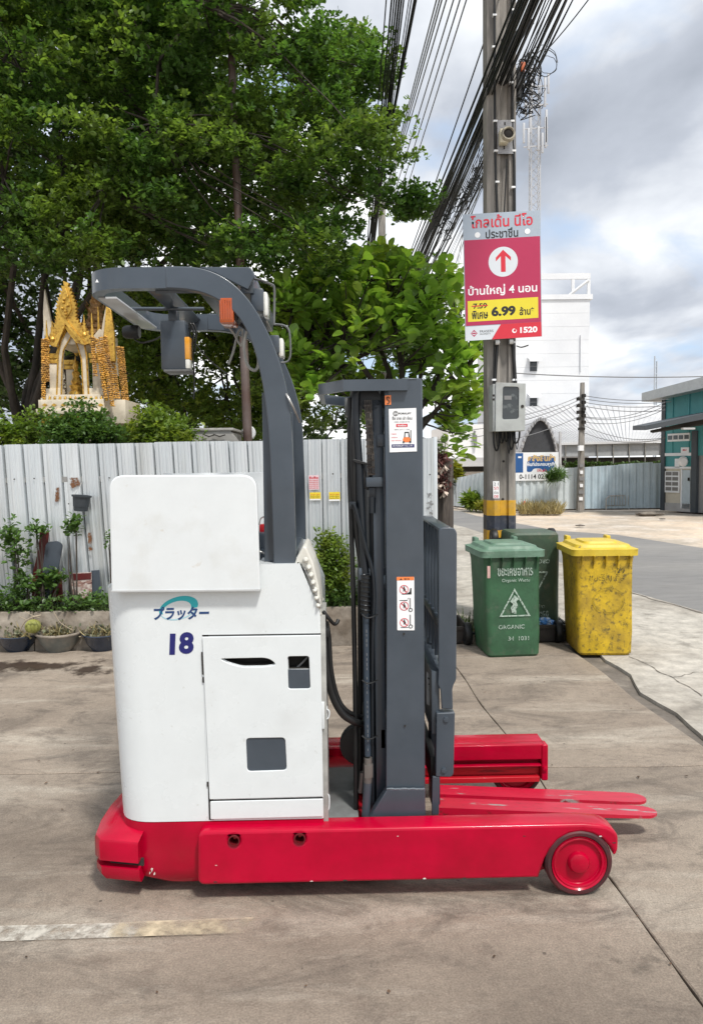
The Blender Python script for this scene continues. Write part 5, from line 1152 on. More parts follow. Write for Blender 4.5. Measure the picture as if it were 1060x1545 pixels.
# figure on a throne, small offerings
q = P(116, 596, YS+.25)
lathe('figure_throne', [(.09, 0), (.085, .03), (.06, .05), (.08, .1), (.05, .12), (0, .12)], gold, S, q, 'Z', 14)
lathe('figure', [(.05, .12), (.06, .15), (.035, .2), (.045, .25), (.018, .28), (.03, .31), (.028, .34), (.012, .37), (.004, .44), (0, .45)], gold, S, q, 'Z', 16)
for (px_, yy) in ((97, YS+.15), (130, YS+.15)):
    q = P(px_, 598, yy); lathe('tiered_tray', [(.03, 0)]+[v for i in range(9) for v in ((.045-.003*i, .03*i+.01), (.02, .03*i+.022))]+[(0, .3)], mat('dark_lacquer', (.05, .04, .035), .3, col2=(.4, .38, .32), sc=40, lo=.5, hi=.52), S, q, 'Z', 14)
# marigold garlands: bumpy hanging ropes
def garland(px, py0, py1, Y, r=.026, dx=0):
    a = P(px, py0, Y); b = P(px+dx, py1, Y); n_ = int((a-b).length/.022); vs = []; fs = []
    bm = bmesh.new()
    for i in range(n_):
        p = a.lerp(b, i/max(n_-1, 1))
        for k in range(5):
            an = 2*math.pi*k/5+i*.6; c = p+Vector((math.cos(an)*r*.62, math.sin(an)*r*.62, random.uniform(-.005, .005)))
            bmesh.ops.create_icosphere(bm, subdivisions=1, radius=r*.42*random.uniform(.8, 1.2), matrix=Matrix.Translation(c))
    return tag(bmk('marigold_garland', bm, marig, None), None, None)
gl_ = [(66, 512, 600, YS-.1, 0, 'dense marigold garland hanging at the left front corner of the spirit house'), (71, 512, 575, YS-.08, 1, 'short marigold garland beside the left front column of the spirit house'), (140, 510, 566, YS-.1, 4, 'marigold garland hanging from the right end of the front gable'),
       (146, 512, 600, YS-.12, 14, 'long marigold garland slanting down past the right front column'), (152, 510, 612, YS-.1, 18, 'longest marigold garland on the right side of the spirit house'), (159, 508, 600, YS-.02, 14, 'marigold garland under the right roof spike'),
       (167, 518, 600, YS+.05, 12, 'marigold garland between the right roof spike and the outermost garland'), (178, 524, 612, YS+.2, 10, 'outermost marigold garland at the right of the spirit house'), (184, 525, 606, YS+.22, 8, 'thin marigold garland at the far right corner of the spirit house')]
for (px, a, b, Y, dx, lab) in gl_:
    g = garland(px, a, b, Y, .026, dx); tag(g, lab, 'garland', 'garlands on the spirit house')
box('side_base', sx(150), sx(188), YS-.02, YS+dH, sz_(640), sz_(604), cream, S, .006)
# ================================================================== BINS
def binmat(name, c, c2, c3, **k): return mat(name, c, .55, col2=c2, sc=5, lo=.45, hi=.75, col3=c3, sc3=11, lo3=.56, hi3=.68, var=.2, bump=.15, bsc=40, **k)
green = binmat('green_bin_plastic', (.028, .095, .042), (.025, .07, .035), (.06, .10, .06)); dgreen = binmat('faded_green_bin_plastic', (.04, .075, .045), (.055, .08, .05), (.08, .09, .06)); lidg = binmat('weathered_green_lid', (.12, .21, .15), (.08, .15, .1), (.17, .25, .19))
yel = mat('dirty_yellow_plastic', (.52, .345, .010), .5, col2=(.31, .20, .02), sc=3.4, lo=.40, hi=.66, col3=(.13, .095, .02), sc3=30, lo3=.52, hi3=.68, var=.25, bump=.2, bsc=30)
yl2 = mat('yellow_lid', (.58, .42, .03), .5, col2=(.5, .4, .05), sc=7, lo=.5, hi=.75, col3=(.2, .15, .05), sc3=16, lo3=.62, hi3=.68, var=.15)
print_w = worn('worn_white_print', (.36, .44, .38), 60, .33, .52); print_k = worn('worn_dark_print', (.05, .045, .02), 50, .42, .58); print_k2 = worn('embossed_ring', (.28, .20, .02), 40, .38, .6)
def rr(w, d, r=.05, y=0): return rnd([(-w/2, -d/2+y), (w/2, -d/2+y), (w/2, d/2+y), (-w/2, d/2+y)], r, 4)
def wear0(o):
    if o: o.data.attributes.new('wear', 'FLOAT', 'POINT')
    return o
def wheelie(name, loc, rot, label, body_m, lid_m, H=.875, upside=False):
    t = thing(name, loc, label, 'wheelie bin', 'wheelie bins by the utility pole', rot, local=True)
    w0, d0, w1, d1 = .445, .46, .495, .56
    lev = [(.0, rr(w0-.03, d0-.03)), (.02, rr(w0, d0)), (.2, rr(w0+.015, d0+.03, .05, .015)), (H*.55, rr((w0+w1)/2, (d0+d1)/2-.03, .05, .04)), (H-.1, rr(w1-.02, d1-.03, .05, .07)), (H-.03, rr(w1, d1, .05, .08)), (H-.03, rr(w1+.035, d1+.035, .06, .08)), (H, rr(w1+.04, d1+.04, .06, .08))]
    if upside:
        lev += [(H, rr(w1-.01, d1-.01, .05, .08)), (.05, rr(w0-.03, d0-.03))]
        b = loft('bin_body', lev, body_m, t, 35, True); b.data.transform(Matrix.Translation((0, 0, H)) @ Matrix.Rotation(R(180), 4, 'Y'))
    else: b = loft('bin_body', lev, body_m, t)
    sg_ = -1 if upside else 1; fz = lambda z: (H-z) if upside else z
    for i in range(5):      # moulded gussets under the rim
        x = (-.4+.2*i)*w1*sg_; z_ = fz(H-.03); s = -1 if not upside else 1
        mk('rim_rib', [(x-.005, -d1/2+.075, z_), (x+.005, -d1/2+.075, z_), (x+.005, -d1/2+.03, z_+s*.004), (x-.005, -d1/2+.03, z_+s*.004), (x, -d1/2+.083, z_+s*.12)], [(0, 1, 2, 3), (0, 4, 1), (1, 4, 2), (2, 4, 3), (3, 4, 0)], body_m, t)
    for sx_ in (-1, 1):
        z_ = .1 if not upside else H-.1; lathe('wheel', [(0, -.025), (.05, -.025), (.06, -.02), (.095, -.028), (.1, -.02), (.1, .02), (.095, .028), (.06, .02), (.05, .025), (0, .025)], M['black'], t, (sx_*(w1/2+.035), d0/2+.02, z_), 'X', 22)
    tube('axle', [(-w1/2-.03, d0/2+.02, .1 if not upside else H-.1), (w1/2+.03, d0/2+.02, .1 if not upside else H-.1)], .012, M['blacksteel'], t, 8)
    if not upside:
        y = .085; ld = loft('lid', [(H-.005, rr(w1+.05, d1+.04, .05, y)), (H-.035, rr(w1+.06, d1+.05, .06, y)), (H+.012, rr(w1+.06, d1+.05, .06, y)), (H+.018, rr(w1+.07, d1+.05, .06, y)), (H+.03, rr(w1-.02, d1-.04, .06, y)), (H+.052, rr(w1-.05, d1-.07, .06, y)), (H+.056, rr(w1-.09, d1-.1, .06, y))], lid_m, t)
        loft('lid_panel', [(H+.056, rr(w1-.2, d1-.22, .05, y)), (H+.072, rr(w1-.22, d1-.24, .05, y))], lid_m, ld)
        for sx_ in (-1, 1): box('lid_hinge', sx_*w1*.36-.02, sx_*w1*.36+.02, d1/2+y-.06, d1/2+y+.05, H+.03, H+.085, lid_m, ld, .01)
        tube('bin_handle', [(-w1*.38, d1/2+y+.06, H+.03), (w1*.38, d1/2+y+.06, H+.03)], .016, lid_m, t, 10)
    th = math.atan2((d1-d0)/2-.02-.07+.02, H)     # slope of the front face
    fr = Face((-.2, 0, 0), (1, 0, 0), (0, 0, 1), t)
    yb = -d0/2; yt = -d1/2+.085 - .0   # front y near the bottom and near the top of the loft
    Vv = Vector((0, (-(d1-.03)/2+.07)-(-(d0+.03)/2+.015), (H-.1)-.2)); Vn = Vv.normalized()
    O = Vector((-w0/2, -(d0+.03)/2+.015, .2)); 
    if upside:
        O = Vector((w0/2, O.y, H-.2)); f = Face(O, (-w0, 0, 0), Vector((0, Vv.y, -Vv.z)), t)
    else: f = Face(O, (w0, 0, 0), Vv, t)
    f.O += f.N*.003; return t, f
g1 = G(768, 993); yaw1 = -.03
tA, fA = wheelie('wheelie_bin', (g1.x+.03, g1.y+.26, 0), R(4), 'green wheelie bin with a closed lid standing left of the yellow bin', green, lidg)
def organic(f, flip=False, m=None):
    m = m or print_w
    for o in (f.text('lettering', 'ขยะเศษอาหาร', .2, .84, .88, .96, m, 0, .02), f.text('lettering', 'Organic Waste', .28, .74, .82, .80, m, 0, .01)): wear0(o)
    T_ = lambda a: [(p[0], p[1]) for p in a]
    wear0(f.poly('triangle_mark', [(.22, .25), (.82, .25), (.52, .66)], m, 0, holes=[[(.27, .27), (.52, .62), (.77, .27)]]))
    wear0(f.poly('apple_core_mark', [(.46, .3), (.55, .29), (.54, .36), (.58, .40), (.55, .47), (.60, .5), (.52, .56), (.48, .52), (.43, .47), (.49, .43), (.44, .38)], m, 0))
    for o in (f.text('lettering', 'ORGANIC', .2, .07, .7, .13, m, 0, .01), f.text('lettering', '34  1031', .38, -.1, .78, -.04, m, 0, .01)): wear0(o)
organic(fA)
pl_ = plate('bin_sticker', [[(-.012, .0), (.012, .0), (.012, .1), (-.012, .1)]], 0, .002, mat('pinkish_label', (.55, .35, .32), .6, var=.3), tA, 0, px=False)
pl_.data.transform(Matrix.Translation((-.226, -.268, .68)))
g2 = G(902, 990); tB, fB = wheelie('wheelie_bin', (g2.x+.08, g2.y+.25, 0), R(-3), 'dirty yellow wheelie bin with dark grime and a closed lid', yel, yl2)
for o in (fB.text('lettering', '20', .72, .86, .86, .94, print_k, 0, .04), fB.poly('ring_mark', disc(.56, .46, .30, .19, 36), print_k2, 0, holes=[disc(.56, .46, .27, .17, 36)[::-1]]), fB.text('lettering', 'ขยะรีไซเคิล', .2, .74, .85, .86, print_k, 0, .0)): wear0(o)
tC, fC = wheelie('wheelie_bin', (P(797, 950, 4.33).x, 4.33, .05), R(0), 'faded green wheelie bin standing upside down behind the front green bin', dgreen, dgreen, H=.93, upside=True)
fC.O += Vector((0, 0, 0)); organic(fC)
# dark trays with rubbish behind the bins
tray_m = mat('dark_tray', (.05, .042, .036), .7, var=.3, bump=.3, bsc=30)
def tray(x0, x1, y0, y1, lab, h=.15):
    t = thing('plastic_tray', ((x0+x1)/2, (y0+y1)/2, 0), lab, 'tray')
    for (a, b, c, d) in ((x0, x1, y0, y0+.025), (x0, x1, y1-.025, y1), (x0, x0+.025, y0+.026, y1-.026), (x1-.025, x1, y0+.026, y1-.026)): box('tray_side', a, b, c, d, 0, h, tray_m, t, .004)
    box('tray_rim', x0-.015, x1+.015, y0-.018, y0-.001, h-.03, h+.004, tray_m, t, .004); box('tray_bottom', x0+.026, x1-.026, y0+.026, y1-.026, .0, .045, tray_m, t); return t
g3 = G(830, 976); tray(P(735, 970, 4.0).x, P(858, 970, 4.0).x, 3.97, 4.75, 'dark rectangular tray under the upside-down green bin')
g4 = G(690, 975); tray(g4.x-.35, g4.x+.12, 3.97, 4.5, 'dark tray left of the front green bin behind the backrest')
bm = bmesh.new(); bmesh.ops.create_icosphere(bm, subdivisions=3, radius=1)
for v in bm.verts: v.co = v.co*(1+.5*noise.noise(v.co*2.3)); v.co = Vector((v.co.x*.075, v.co.y*.05, max(v.co.z, -.5)*.045))
q = P(823, 957, 4.02); bmesh.ops.translate(bm, vec=(q.x, 4.06, .155), verts=bm.verts)
tag(bmk('plastic_bag', bm, mat('blue_plastic_bag', (.06, .22, .55), .3, col2=(.5, .6, .7), sc=25, lo=.5, hi=.6), None, False), 'crumpled blue plastic bag on the rim of the dark tray', 'plastic bag')
pos = []
for _ in range(420): pos.append((random.uniform(.75, 2.15), random.uniform(3.95, 4.75), .006))
pos = np.array(pos); n = len(pos); az = rng.uniform(0, 6.28, n)
leaf_mesh('leaf_litter', pos, np.stack([np.cos(az), np.sin(az), rng.uniform(0, .4, n)], 1), np.tile([0, 0, 1.], (n, 1))+unit(n)*.3, rng.uniform(.03, .08, n), mat('brown_leaf', (.12, .07, .04), .9, island=.6), None, 'small')['kind'] = 'stuff'
dirt = sheet('dirt_strip', [(-6.4, 3.935, 0), (LE(3.95)+.12, 3.935, 0), (LE(3.95)+.15, 4.9, 0), (1.0, 5.6, 0), (-6.4, 5.6, 0)], mat('dirt', (.16, .12, .085), .95, col2=(.28, .24, .19), sc=3, bump=1, bsc=18, var=.3), z=-.012)
n = 900; pos = np.stack([rng.uniform(.85, 2.15, n), rng.uniform(4.15, 4.95, n), np.zeros(n)-.01], 1); d = unit(n)*.5; d[:, 2] = np.abs(d[:, 2])+.5
leaf_mesh('grass_tufts', pos, d, unit(n), rng.uniform(.05, .17, n), M['grass'], None, 'blade')['kind'] = 'stuff'
# old timber post with a dried orchid, in line with the end of the fence
ox = P(669, 740, 4.75); pt = thing('timber_post', (ox.x, 4.75, 0), 'weathered grey timber post at the end of the fence', 'post')
bm = bmesh.new(); wP = .092
zt_ = P(670, 692, 4.75).z
for i in range(13):
    z = zt_*i/12
for j in range(10):
    pass
bm.free()
vs = []; fs = []; nj = 14
for i in range(14):
    z = -.02+(zt_+.02)*i/13
    for j in range(nj):
        a = 2*math.pi*j/nj; r = wP*(1+.10*noise.noise(Vector((math.cos(a)*1.5, math.sin(a)*1.5, z*1.2)))+.06*math.cos(4*a)); vs.append((ox.x+r*math.cos(a), 4.75+r*math.sin(a), z+(.03*noise.noise(Vector((a, 1, 1))) if i == 13 else 0)))
for i in range(13):
    for j in range(nj): fs.append((i*nj+j, i*nj+(j+1) % nj, (i+1)*nj+(j+1) % nj, (i+1)*nj+j))
fs.append(tuple(13*nj+j for j in range(nj)))
mk('post_body', vs, fs, mat('grey_timber', (.12, .10, .085), .9, col2=(.055, .045, .04), sc=9, stretch=(6, 6, .5), bump=1, bsc=20, var=.25), pt, 40)
orc = thing('dried_orchid', tuple(P(662, 745, 4.63)), 'dried reddish brown orchid clump hanging on the timber post', 'plant')
cc = np.array([tuple(P(random.gauss(662, 6), random.uniform(683, 742), 4.62+random.uniform(-.03, .04))) for _ in range(75)])
leaf_mesh('dry_roots', *rosettes(cc, 6, .07, .8, -.4), mat('dry_orchid', (.10, .035, .03), .8, island=.5), orc, 'thin')
cc = np.array([tuple(P(a, b, 4.57)) for a, b in ((661, 700), (664, 708), (660, 712), (668, 704), (668, 740), (666, 733), (662, 731))])
leaf_mesh('pale_petals', *rosettes(cc, 6, .06, .6, -.6), mat('pale_petal', (.6, .5, .42), .7, island=.2), orc, 'small')
gsx = np.array([tuple(P(664+random.uniform(-5, 5), 685, 4.65)) for _ in range(8)]); leaf_mesh('green_blades', gsx, np.tile([0, 0, 1.], (8, 1))+unit(8)*.15, unit(8), np.full(8, .18), M['grass'], orc, 'blade')

# ================================================================== UTILITY POLE
YP = 4.82; px0, px1 = P(735.5, 500, YP).x, P(778.5, 500, YP).x; PW = px1-px0
polem = mat('pole_concrete', (.27, .25, .225), .85, col2=(.15, .14, .13), sc=6, stretch=(2.5, 2.5, .3), lo=.45, hi=.65, bump=.4, bsc=40, var=.18)
up_ = thing('utility_pole', ((px0+px1)/2, YP+.12, 0), 'concrete utility pole with yellow and black painted bands behind the bins', 'utility pole')
def polesec(name, z0_, z1_, m, g=.0):
    w = PW; a = [(px0-g, YP+.05), (px0+w*.22, YP-g), (px0+w*.42, YP-g), (px0+w*.48, YP+.035-g), (px0+w*.68, YP+.035-g), (px0+w*.74, YP-g), (px0+w*.93, YP-g), (px1+g, YP+.03), (px1+g, YP+.24), (px0-g, YP+.24)]
    return loft(name, [(z0_, a), (z1_, a)], m, up_, 25)
polesec('pole_shaft', 0, 8.6, polem)
zb1, zb2, zb3, zb4 = [P(757, v, YP).z for v in (755, 778, 800, 826)]
yb_ = mat('yellow_band_paint', (.60, .33, .02), .6, col2=(.45, .27, .06), sc=10, lo=.5, hi=.7, var=.15); kb_ = mat('black_band_paint', (.035, .042, .06), .6, col2=(.10, .10, .11), sc=12, lo=.5, hi=.7, var=.2)
polesec('painted_band', zb2, zb1, yb_, .003); polesec('painted_band', zb3, zb2-.001, kb_, .0035); polesec('painted_band', zb4, zb3-.001, yb_, .003); polesec('painted_band', zb4-.16, zb4-.001, kb_, .0035)
pst = plate('pole_notice', [[(743, 726), (752.5, 726), (753, 752), (743.5, 752)]], YP-.004, .002, M['paper'], up_, 0)
f = pface(743.2, 752.6, 726, 752, YP-.0045, pst)
for i, s in enumerate(('2 1', 'รถ', 'ด่วน', '08')): f.text('lettering', s, .15, .75-.24*i, .85, .92-.24*i, M['redink'] if i % 2 else M['ink'], 0)
# conduits strapped to the pole
cd_m = M['black']
for (pts, r) in (([(745.5, -30), (746, 190), (747, 250), (750, 330)], .012), ([(772, -30), (772.5, 190), (775, 240), (776, 330)], .013), ([(750, 515), (746, 580)], .014), ([(773, 515), (777, 580)], .018), ([(745, 515), (744, 580)], .008), ([(764, 240), (763, 262), (760, 320)], .007)):
    ptube('conduit', [(a, b, YP-.02) for a, b in pts], r, cd_m, up_, 8, 3)
for (a, b) in ((746, 22), (745, 70), (773, 14), (747, 182), (773, 182), (748, 227), (775, 227), (771, 124), (750, 274), (774, 282), (751, 516), (774, 516), (745, 573), (776, 573)):
    pbox('conduit_clip', a-3, a+3, b-1.5, b+1.5, YP-.036, YP+.002, M['paper'], up_, .002)
for (a, b) in ((757, 60), (759, 696), (758, 753)): lathe('pole_bolt_hole', [(0, 0), (.012, 0), (.012, .002)], M['dark'], up_, P(a, b, YP+.031), 'Y', 10)
# siren / sensor on its plate
bp_ = plate('mounting_plate', [[(749.5, 181), (775.5, 181), (776, 232), (750, 232)]], YP-.03, .006, mat('zinc_plate', (.30, .30, .31), .4, metal=.4, var=.15), None, .002)
sn = thing('street_sensor', tuple(P(763, 215, YP-.03)), 'cream round sensor box on a grey plate high on the utility pole', 'sensor'); bp_.parent = sn; bp_.location = bp_.location-sn.location; bp_.name = 'mounting_plate'
pbox('sensor_box', 754, 767, 193, 215, YP-.12, YP-.031, mat('aged_cream_plastic', (.55, .50, .38), .5, var=.1), sn, .01)
lathe('sensor_eye', [(0, -.02), (.07, -.02), (.07, .02), (.06, .045), (.05, .045), (.045, .02), (0, .015)], mat('aged_cream_rim', (.5, .46, .36), .5, col2=(.2, .18, .15), sc=20), sn, P(765.5, 203, YP-.11), 'Y', 24)
lathe('sensor_glass', [(.046, .02), (.03, .03), (0, .032)], M['dark'], sn, P(765.5, 203, YP-.112), 'Y', 20)
for (a, b, c, d) in ((759, 761, 219, 225), (760, 762, 184, 189)): pbox('slot', a, b, c, d, YP-.032, YP-.03, M['dark'], sn, 0)
# the direction sign
sg = thing('advertising_sign', tuple(P(757, 512, YP-.08)), 'tall red, grey and yellow house advertising sign with an arrow on the utility pole', 'sign')
A_, B_, C__, D_ = P(697.5, 323.5, YP-.09), P(814.5, 317, YP-.09), P(817, 507.5, YP-.09), P(701.5, 514.5, YP-.09)
o = plate('sign_board', [[(A_.x, A_.z), (B_.x, B_.z), (C__.x, C__.z), (D_.x, D_.z)]], YP-.09, .006, mat('sign_grey', (.36, .42, .49), .35, coat=.2, var=.02), sg, .001, px=False)
f = Face(D_+Vector((0, -.001, 0)), Vector((C__.x-D_.x, 0, C__.z-D_.z)), Vector((A_.x-D_.x, 0, A_.z-D_.z)), sg); f.N = Vector((0, -1, 0))
sred = mat('sign_crimson', (.42, .02, .08), .35, coat=.2, var=.02); sred2 = mat('sign_red', (.60, .02, .04), .35, coat=.2, var=.02); sgrey = mat('sign_pale', (.62, .66, .70), .35, coat=.2, var=.02); sy = mat('sign_yellow', (.72, .60, .03), .35, coat=.2, var=.02)
f.rect('crimson_field', 0.01, .118, .992, .795, sred, 0)
f.text('lettering', 'โกลเด้น นีโอ', .10, .885, .90, .985, sred2, 1, .018); f.text('lettering', 'ประชาชื่น', .29, .80, .71, .878, M['ink'], 1, .015)
f.poly('round_hole', disc(.185, .832, .036, .022, 20), M['paper'], 1); f.poly('round_hole', disc(.83, .838, .036, .022, 20), M['paper'], 1)
f.poly('arrow_disc', disc(.51, .61, .19, .118, 40), sgrey, 1)
f.poly('arrow', [(.51, .705), (.61, .645), (.61, .615), (.54, .655), (.54, .53), (.48, .53), (.48, .655), (.415, .615), (.415, .645)], sred2, 2)
f.text('lettering', 'บ้านใหญ่ 4 นอน', .05, .345, .945, .435, M['paper'], 1, .018)
f.rect('yellow_field', .04, .150, .955, .315, sy, 1); f.text('lettering', '7.59', .11, .25, .29, .293, M['ink'], 2, .03); f.rect('strike', .09, .268, .30, .276, sred2, 3)
f.text('lettering', 'พิเศษ', .09, .168, .30, .235, M['ink'], 2, .03); f.text('lettering', '6.99', .345, .18, .66, .26, M['ink'], 2, .05); f.text('lettering', 'ล้าน*', .71, .178, .90, .245, M['ink'], 2, .03)
f.poly('pale_field', [(.0, .0), (.34, .0), (.46, .112), (.0, .112)], sgrey, 1); f.poly('red_field', [(.345, .0), (.995, .0), (.992, .117), (.465, .117)], sred2, 1)
for i in range(3): f.poly('diamond_mark', [(.07+.0*i, .055-.0), (.115, .085-.022*i+.0), (.16, .055), (.115, .072-.022*i)], sred, 2)
f.text('lettering', 'FRASERS', .19, .058, .365, .078, M['ink'], 2, .0); f.text('lettering', 'PROPERTY', .19, .04, .33, .052, M['ink'], 2, .0)
f.poly('phone_mark', disc(.64, .058, .03, .018, 16, 90, 400), M['paper'], 2, holes=[disc(.645, .06, .018, .011, 12)[::-1]]); f.text('lettering', '1520', .715, .036, .94, .084, M['paper'], 2, .04)
for (a, b) in ((750, 519), (771, 518)): pbox('sign_clip', a-3, a+3, b-6, b+1, YP-.08, YP, M['steel'], sg, .002)
# meter cabinet
mb = thing('meter_cabinet', tuple(P(766, 651, YP-.1)), 'grey metal meter cabinet with a dark window on the utility pole', 'cabinet')
cab = mat('cabinet_grey', (.40, .42, .41), .45, var=.06, col2=(.33, .34, .33), sc=8)
plate('cabinet_door', [rnd([(747.5, 577), (792.5, 578.5), (791.5, 649.5), (747, 651)], .8), rnd([(758, 583), (782.5, 583.5), (782, 632), (757, 633)], 4)[::-1]], YP-.24, .02, cab, mb, .002)
a = P(742, 650, YP-.2); b = P(790.5, 579, YP-.2); box('cabinet_case', P(740.5, 650, YP-.13).x, b.x-.0, YP-.219, YP-.01, a.z-.005, b.z, cab, mb, .004)
gl2 = plate('cabinet_window', [rnd([(758, 583), (782.5, 583.5), (782, 632), (757, 633)], 4)], YP-.224, .003, mat('smoked_window', (.035, .04, .042), .08, coat=.6, col2=(.10, .11, .11), sc=10, lo=.55, hi=.6), mb, 0)
plate('meter_label', [[(760, 597), (771, 597), (771, 603), (760, 603)]], YP-.227, .001, M['greyink'], gl2, 0)
lathe('cabinet_lock', [(.016, 0), (.014, .008), (0, .009)], M['dark'], mb, P(787.5, 613, YP-.24), 'Y', 14)
for z__ in (595, 601): pbox('cabinet_hinge', 742.5, 745.5, z__, z__+3, YP-.222, YP-.215, M['dark'], mb, 0)
for k in range(9):
    x1 = 744+k*4.0+random.uniform(-1, 1); x2 = x1+random.uniform(4, 12); dp = random.uniform(14, 34)
    ptube('loose_wire', [(x1, 651, YP-.06), (x1+1, 651+dp*.7, YP-.08), ((x1+x2)/2, 651+dp, YP-.07), (x2-1, 651+dp*.6, YP-.05), (x2, 651, YP-.05)], random.choice([.006, .004, .009]), M['black'], mb, 6, 5)
ptube('pole_arm_wire', [(779, 522, YP+.1), (786, 524, YP-.1), (796, 521, YP-.3)], .006, M['dark'], up_, 6, 3)
# ================================================================== CABLES
def cable(A, B, r, m, grp, lab, sag=.0, n=10, ext=0):
    A = A-(B-A)*ext
    pts = [A.lerp(B, t)-Vector((0, 0, sag*4*t*(1-t))) for t in [i/n for i in range(n+1)]]
    k = (B-CAM).dot(fw)/max((A-CAM).dot(fw), 1)
    o = tube('overhead_cable', pts, [r for _ in pts], m, None, 6); return tag(o, lab, 'cable', grp)
cblk = mat('cable_black', (.014, .015, .017), .5, var=0); cgry = mat('cable_grey', (.16, .16, .165), .5, var=0)
gB = 'black cables of the heavy bundle crossing the utility pole'; lB = 'black cable in the heavy bundle crossing the utility pole down to the left'
random.seed(5)
for k in range(40):
    g_ = random.gauss(0, 9) if k < 32 else random.uniform(-34, 40); m_ = P(762+g_*1.4, 90+random.uniform(-6, 6), 4.55+random.uniform(-.2, .12)); B = P(606+g_*.75+random.gauss(0, 4), 455, 14+random.uniform(-.6, .6))
    A = m_-(B-m_)*.34
    cable(A, B, random.choice([.005, .006, .008, .011]), cblk, gB, lB, sag=random.uniform(-.05, .12))
for (a, b, c, d) in ((765, -40, 600, 430), (858, -40, 705, 300), (848, -40, 694, 320), (838, -40, 684, 345), (872, -40, 715, 305), (852, -20, 678, 372)):
    cable(P(a, b, 4.5), P(c, d, 13), .008, cblk, gB, lB, .06)
gD = 'thin wires fanning down right of the heavy bundle'; 
for k in range(14):
    a = 722+random.uniform(-12, 14); cable(P(a+random.uniform(0, 30), 190+random.uniform(-10, 60), 5.6), P(628+k*5+random.uniform(-3, 3), 415+random.uniform(-15, 15), 14), .004, cblk if k % 2 else cgry, gD, 'thin twisted wire fanning down right of the heavy cable bundle', .05)
gL = 'thick black cables at the upper left of the gap'; lL = 'black cable of the bundle running down beside the large tree'
for (x0, x1, r) in ((581, 549, .010), (590, 551, .014), (594, 553, .012), (598, 554, .014), (602, 556, .016), (606, 557, .014), (610, 557, .012), (620, 549, .008), (624, 550, .009), (630, 543, .014), (633, 543, .016)):
    cable(P(x0+6, -60, 5.0), P(x1, 430, 9.5), r*.72, cblk, gL, lL, .0, ext=.7)
gG = 'grey conductors running to the far pole'; lG = 'thin grey power conductor running down to the far concrete pole'
for (x0, x1) in ((664, 579), (669, 580), (673, 582), (681, 583), (692, 592), (702, 600), (712, 608)):
    cable(P(x0+10, -60, 5.2), P(x1-6, 320, 17), .009, cgry, gG, lG, .0, ext=.35)
cable(P(905, -25, 4.0), P(822, 78, 5.4), .006, cblk, None, 'single wire running from the top right to the coil on the utility pole', .02)
# coils of spare cable tied at the pole
coil = thing('cable_coil', tuple(P(800, 120, YP)), 'tangled coils of spare black cable hanging right of the utility pole', 'cable coil')
for (cx, cy, rx, ry, w) in ((822, 95, 17, 20, .004), (818, 92, 22, 24, .003), (806, 108, 9, 24, .008), (800, 95, 8, 16, .008), (826, 98, 14, 13, .003), (796, 128, 10, 18, .004), (790, 140, 12, 14, .003), (800, 150, 12, 12, .003), (792, 160, 14, 18, .002), (804, 132, 14, 20, .003), (788, 110, 7, 22, .006), (784, 130, 6, 20, .012), (790, 150, 9, 20, .004)):
    ptube('coil_loop', [(cx+rx*math.cos(a)+random.uniform(-1, 1), cy+ry*math.sin(a)+random.uniform(-1, 1), YP+.15+random.uniform(-.05, .05)) for a in np.linspace(random.random()*3, 6.28+random.random()*3, 15)], w, cblk, coil, 5, 3)
lst = []
for k in range(70):
    x, y = random.gauss(793, 9), random.uniform(90, 172); pts = [P(x+random.uniform(-14, 14)*t_, y+random.uniform(-14, 14)*t_, YP+.1+random.uniform(-.05, .1)) for t_ in (0, .5, .8, 1)]; lst.append((cat_rom(pts, 3), random.choice([.003, .005])))
multi_tube('loose_ends', lst, cblk, coil, 4)
pbox('orange_tape', 786, 792, 93, 106, YP+.05, YP+.1, mat('orange_tape', (.5, .12, .04), .6), coil, .004)
ptube('splice_tube', [(782, 108, YP+.12), (780, 150, YP+.12)], .05, cblk, coil, 10, 0)
ptube('splice_tube', [(800, 30, YP-.3), (778, 60, YP-.25), (765, 95, YP-.2)], .045, cblk, coil, 10, 3)
tan = thing('cable_tangle', tuple(P(722, 260, 6)), 'tangle of thin looping wires under the heavy cable bundle', 'cable tangle'); lst = []
for k in range(60):
    t_ = random.random(); x = 735-75*t_+random.gauss(0, 5); y = 235+110*t_+random.gauss(0, 6); lst.append((cat_rom([P(x, y, 6), P(x+random.uniform(-6, 6), y+random.uniform(3, 10), 6.05), P(x+random.uniform(-9, 9), y+random.uniform(8, 20), 6.1), P(x+random.uniform(-12, 4), y+random.uniform(12, 26), 6.1)], 3), random.choice([.003, .004, .006])))
multi_tube('loose_ends', lst, cblk, tan, 4)
# far concrete pole the cables run to, and the hanging vine
fpz = P(577, 283, 17).z; box_ = box('far_pole', P(571.5, 400, 17).x, P(582, 400, 17).x, 17, 17.2, 0, fpz, polem, None, .01); tag(box_, 'grey concrete pole rising behind the broad-leaved tree', 'utility pole')

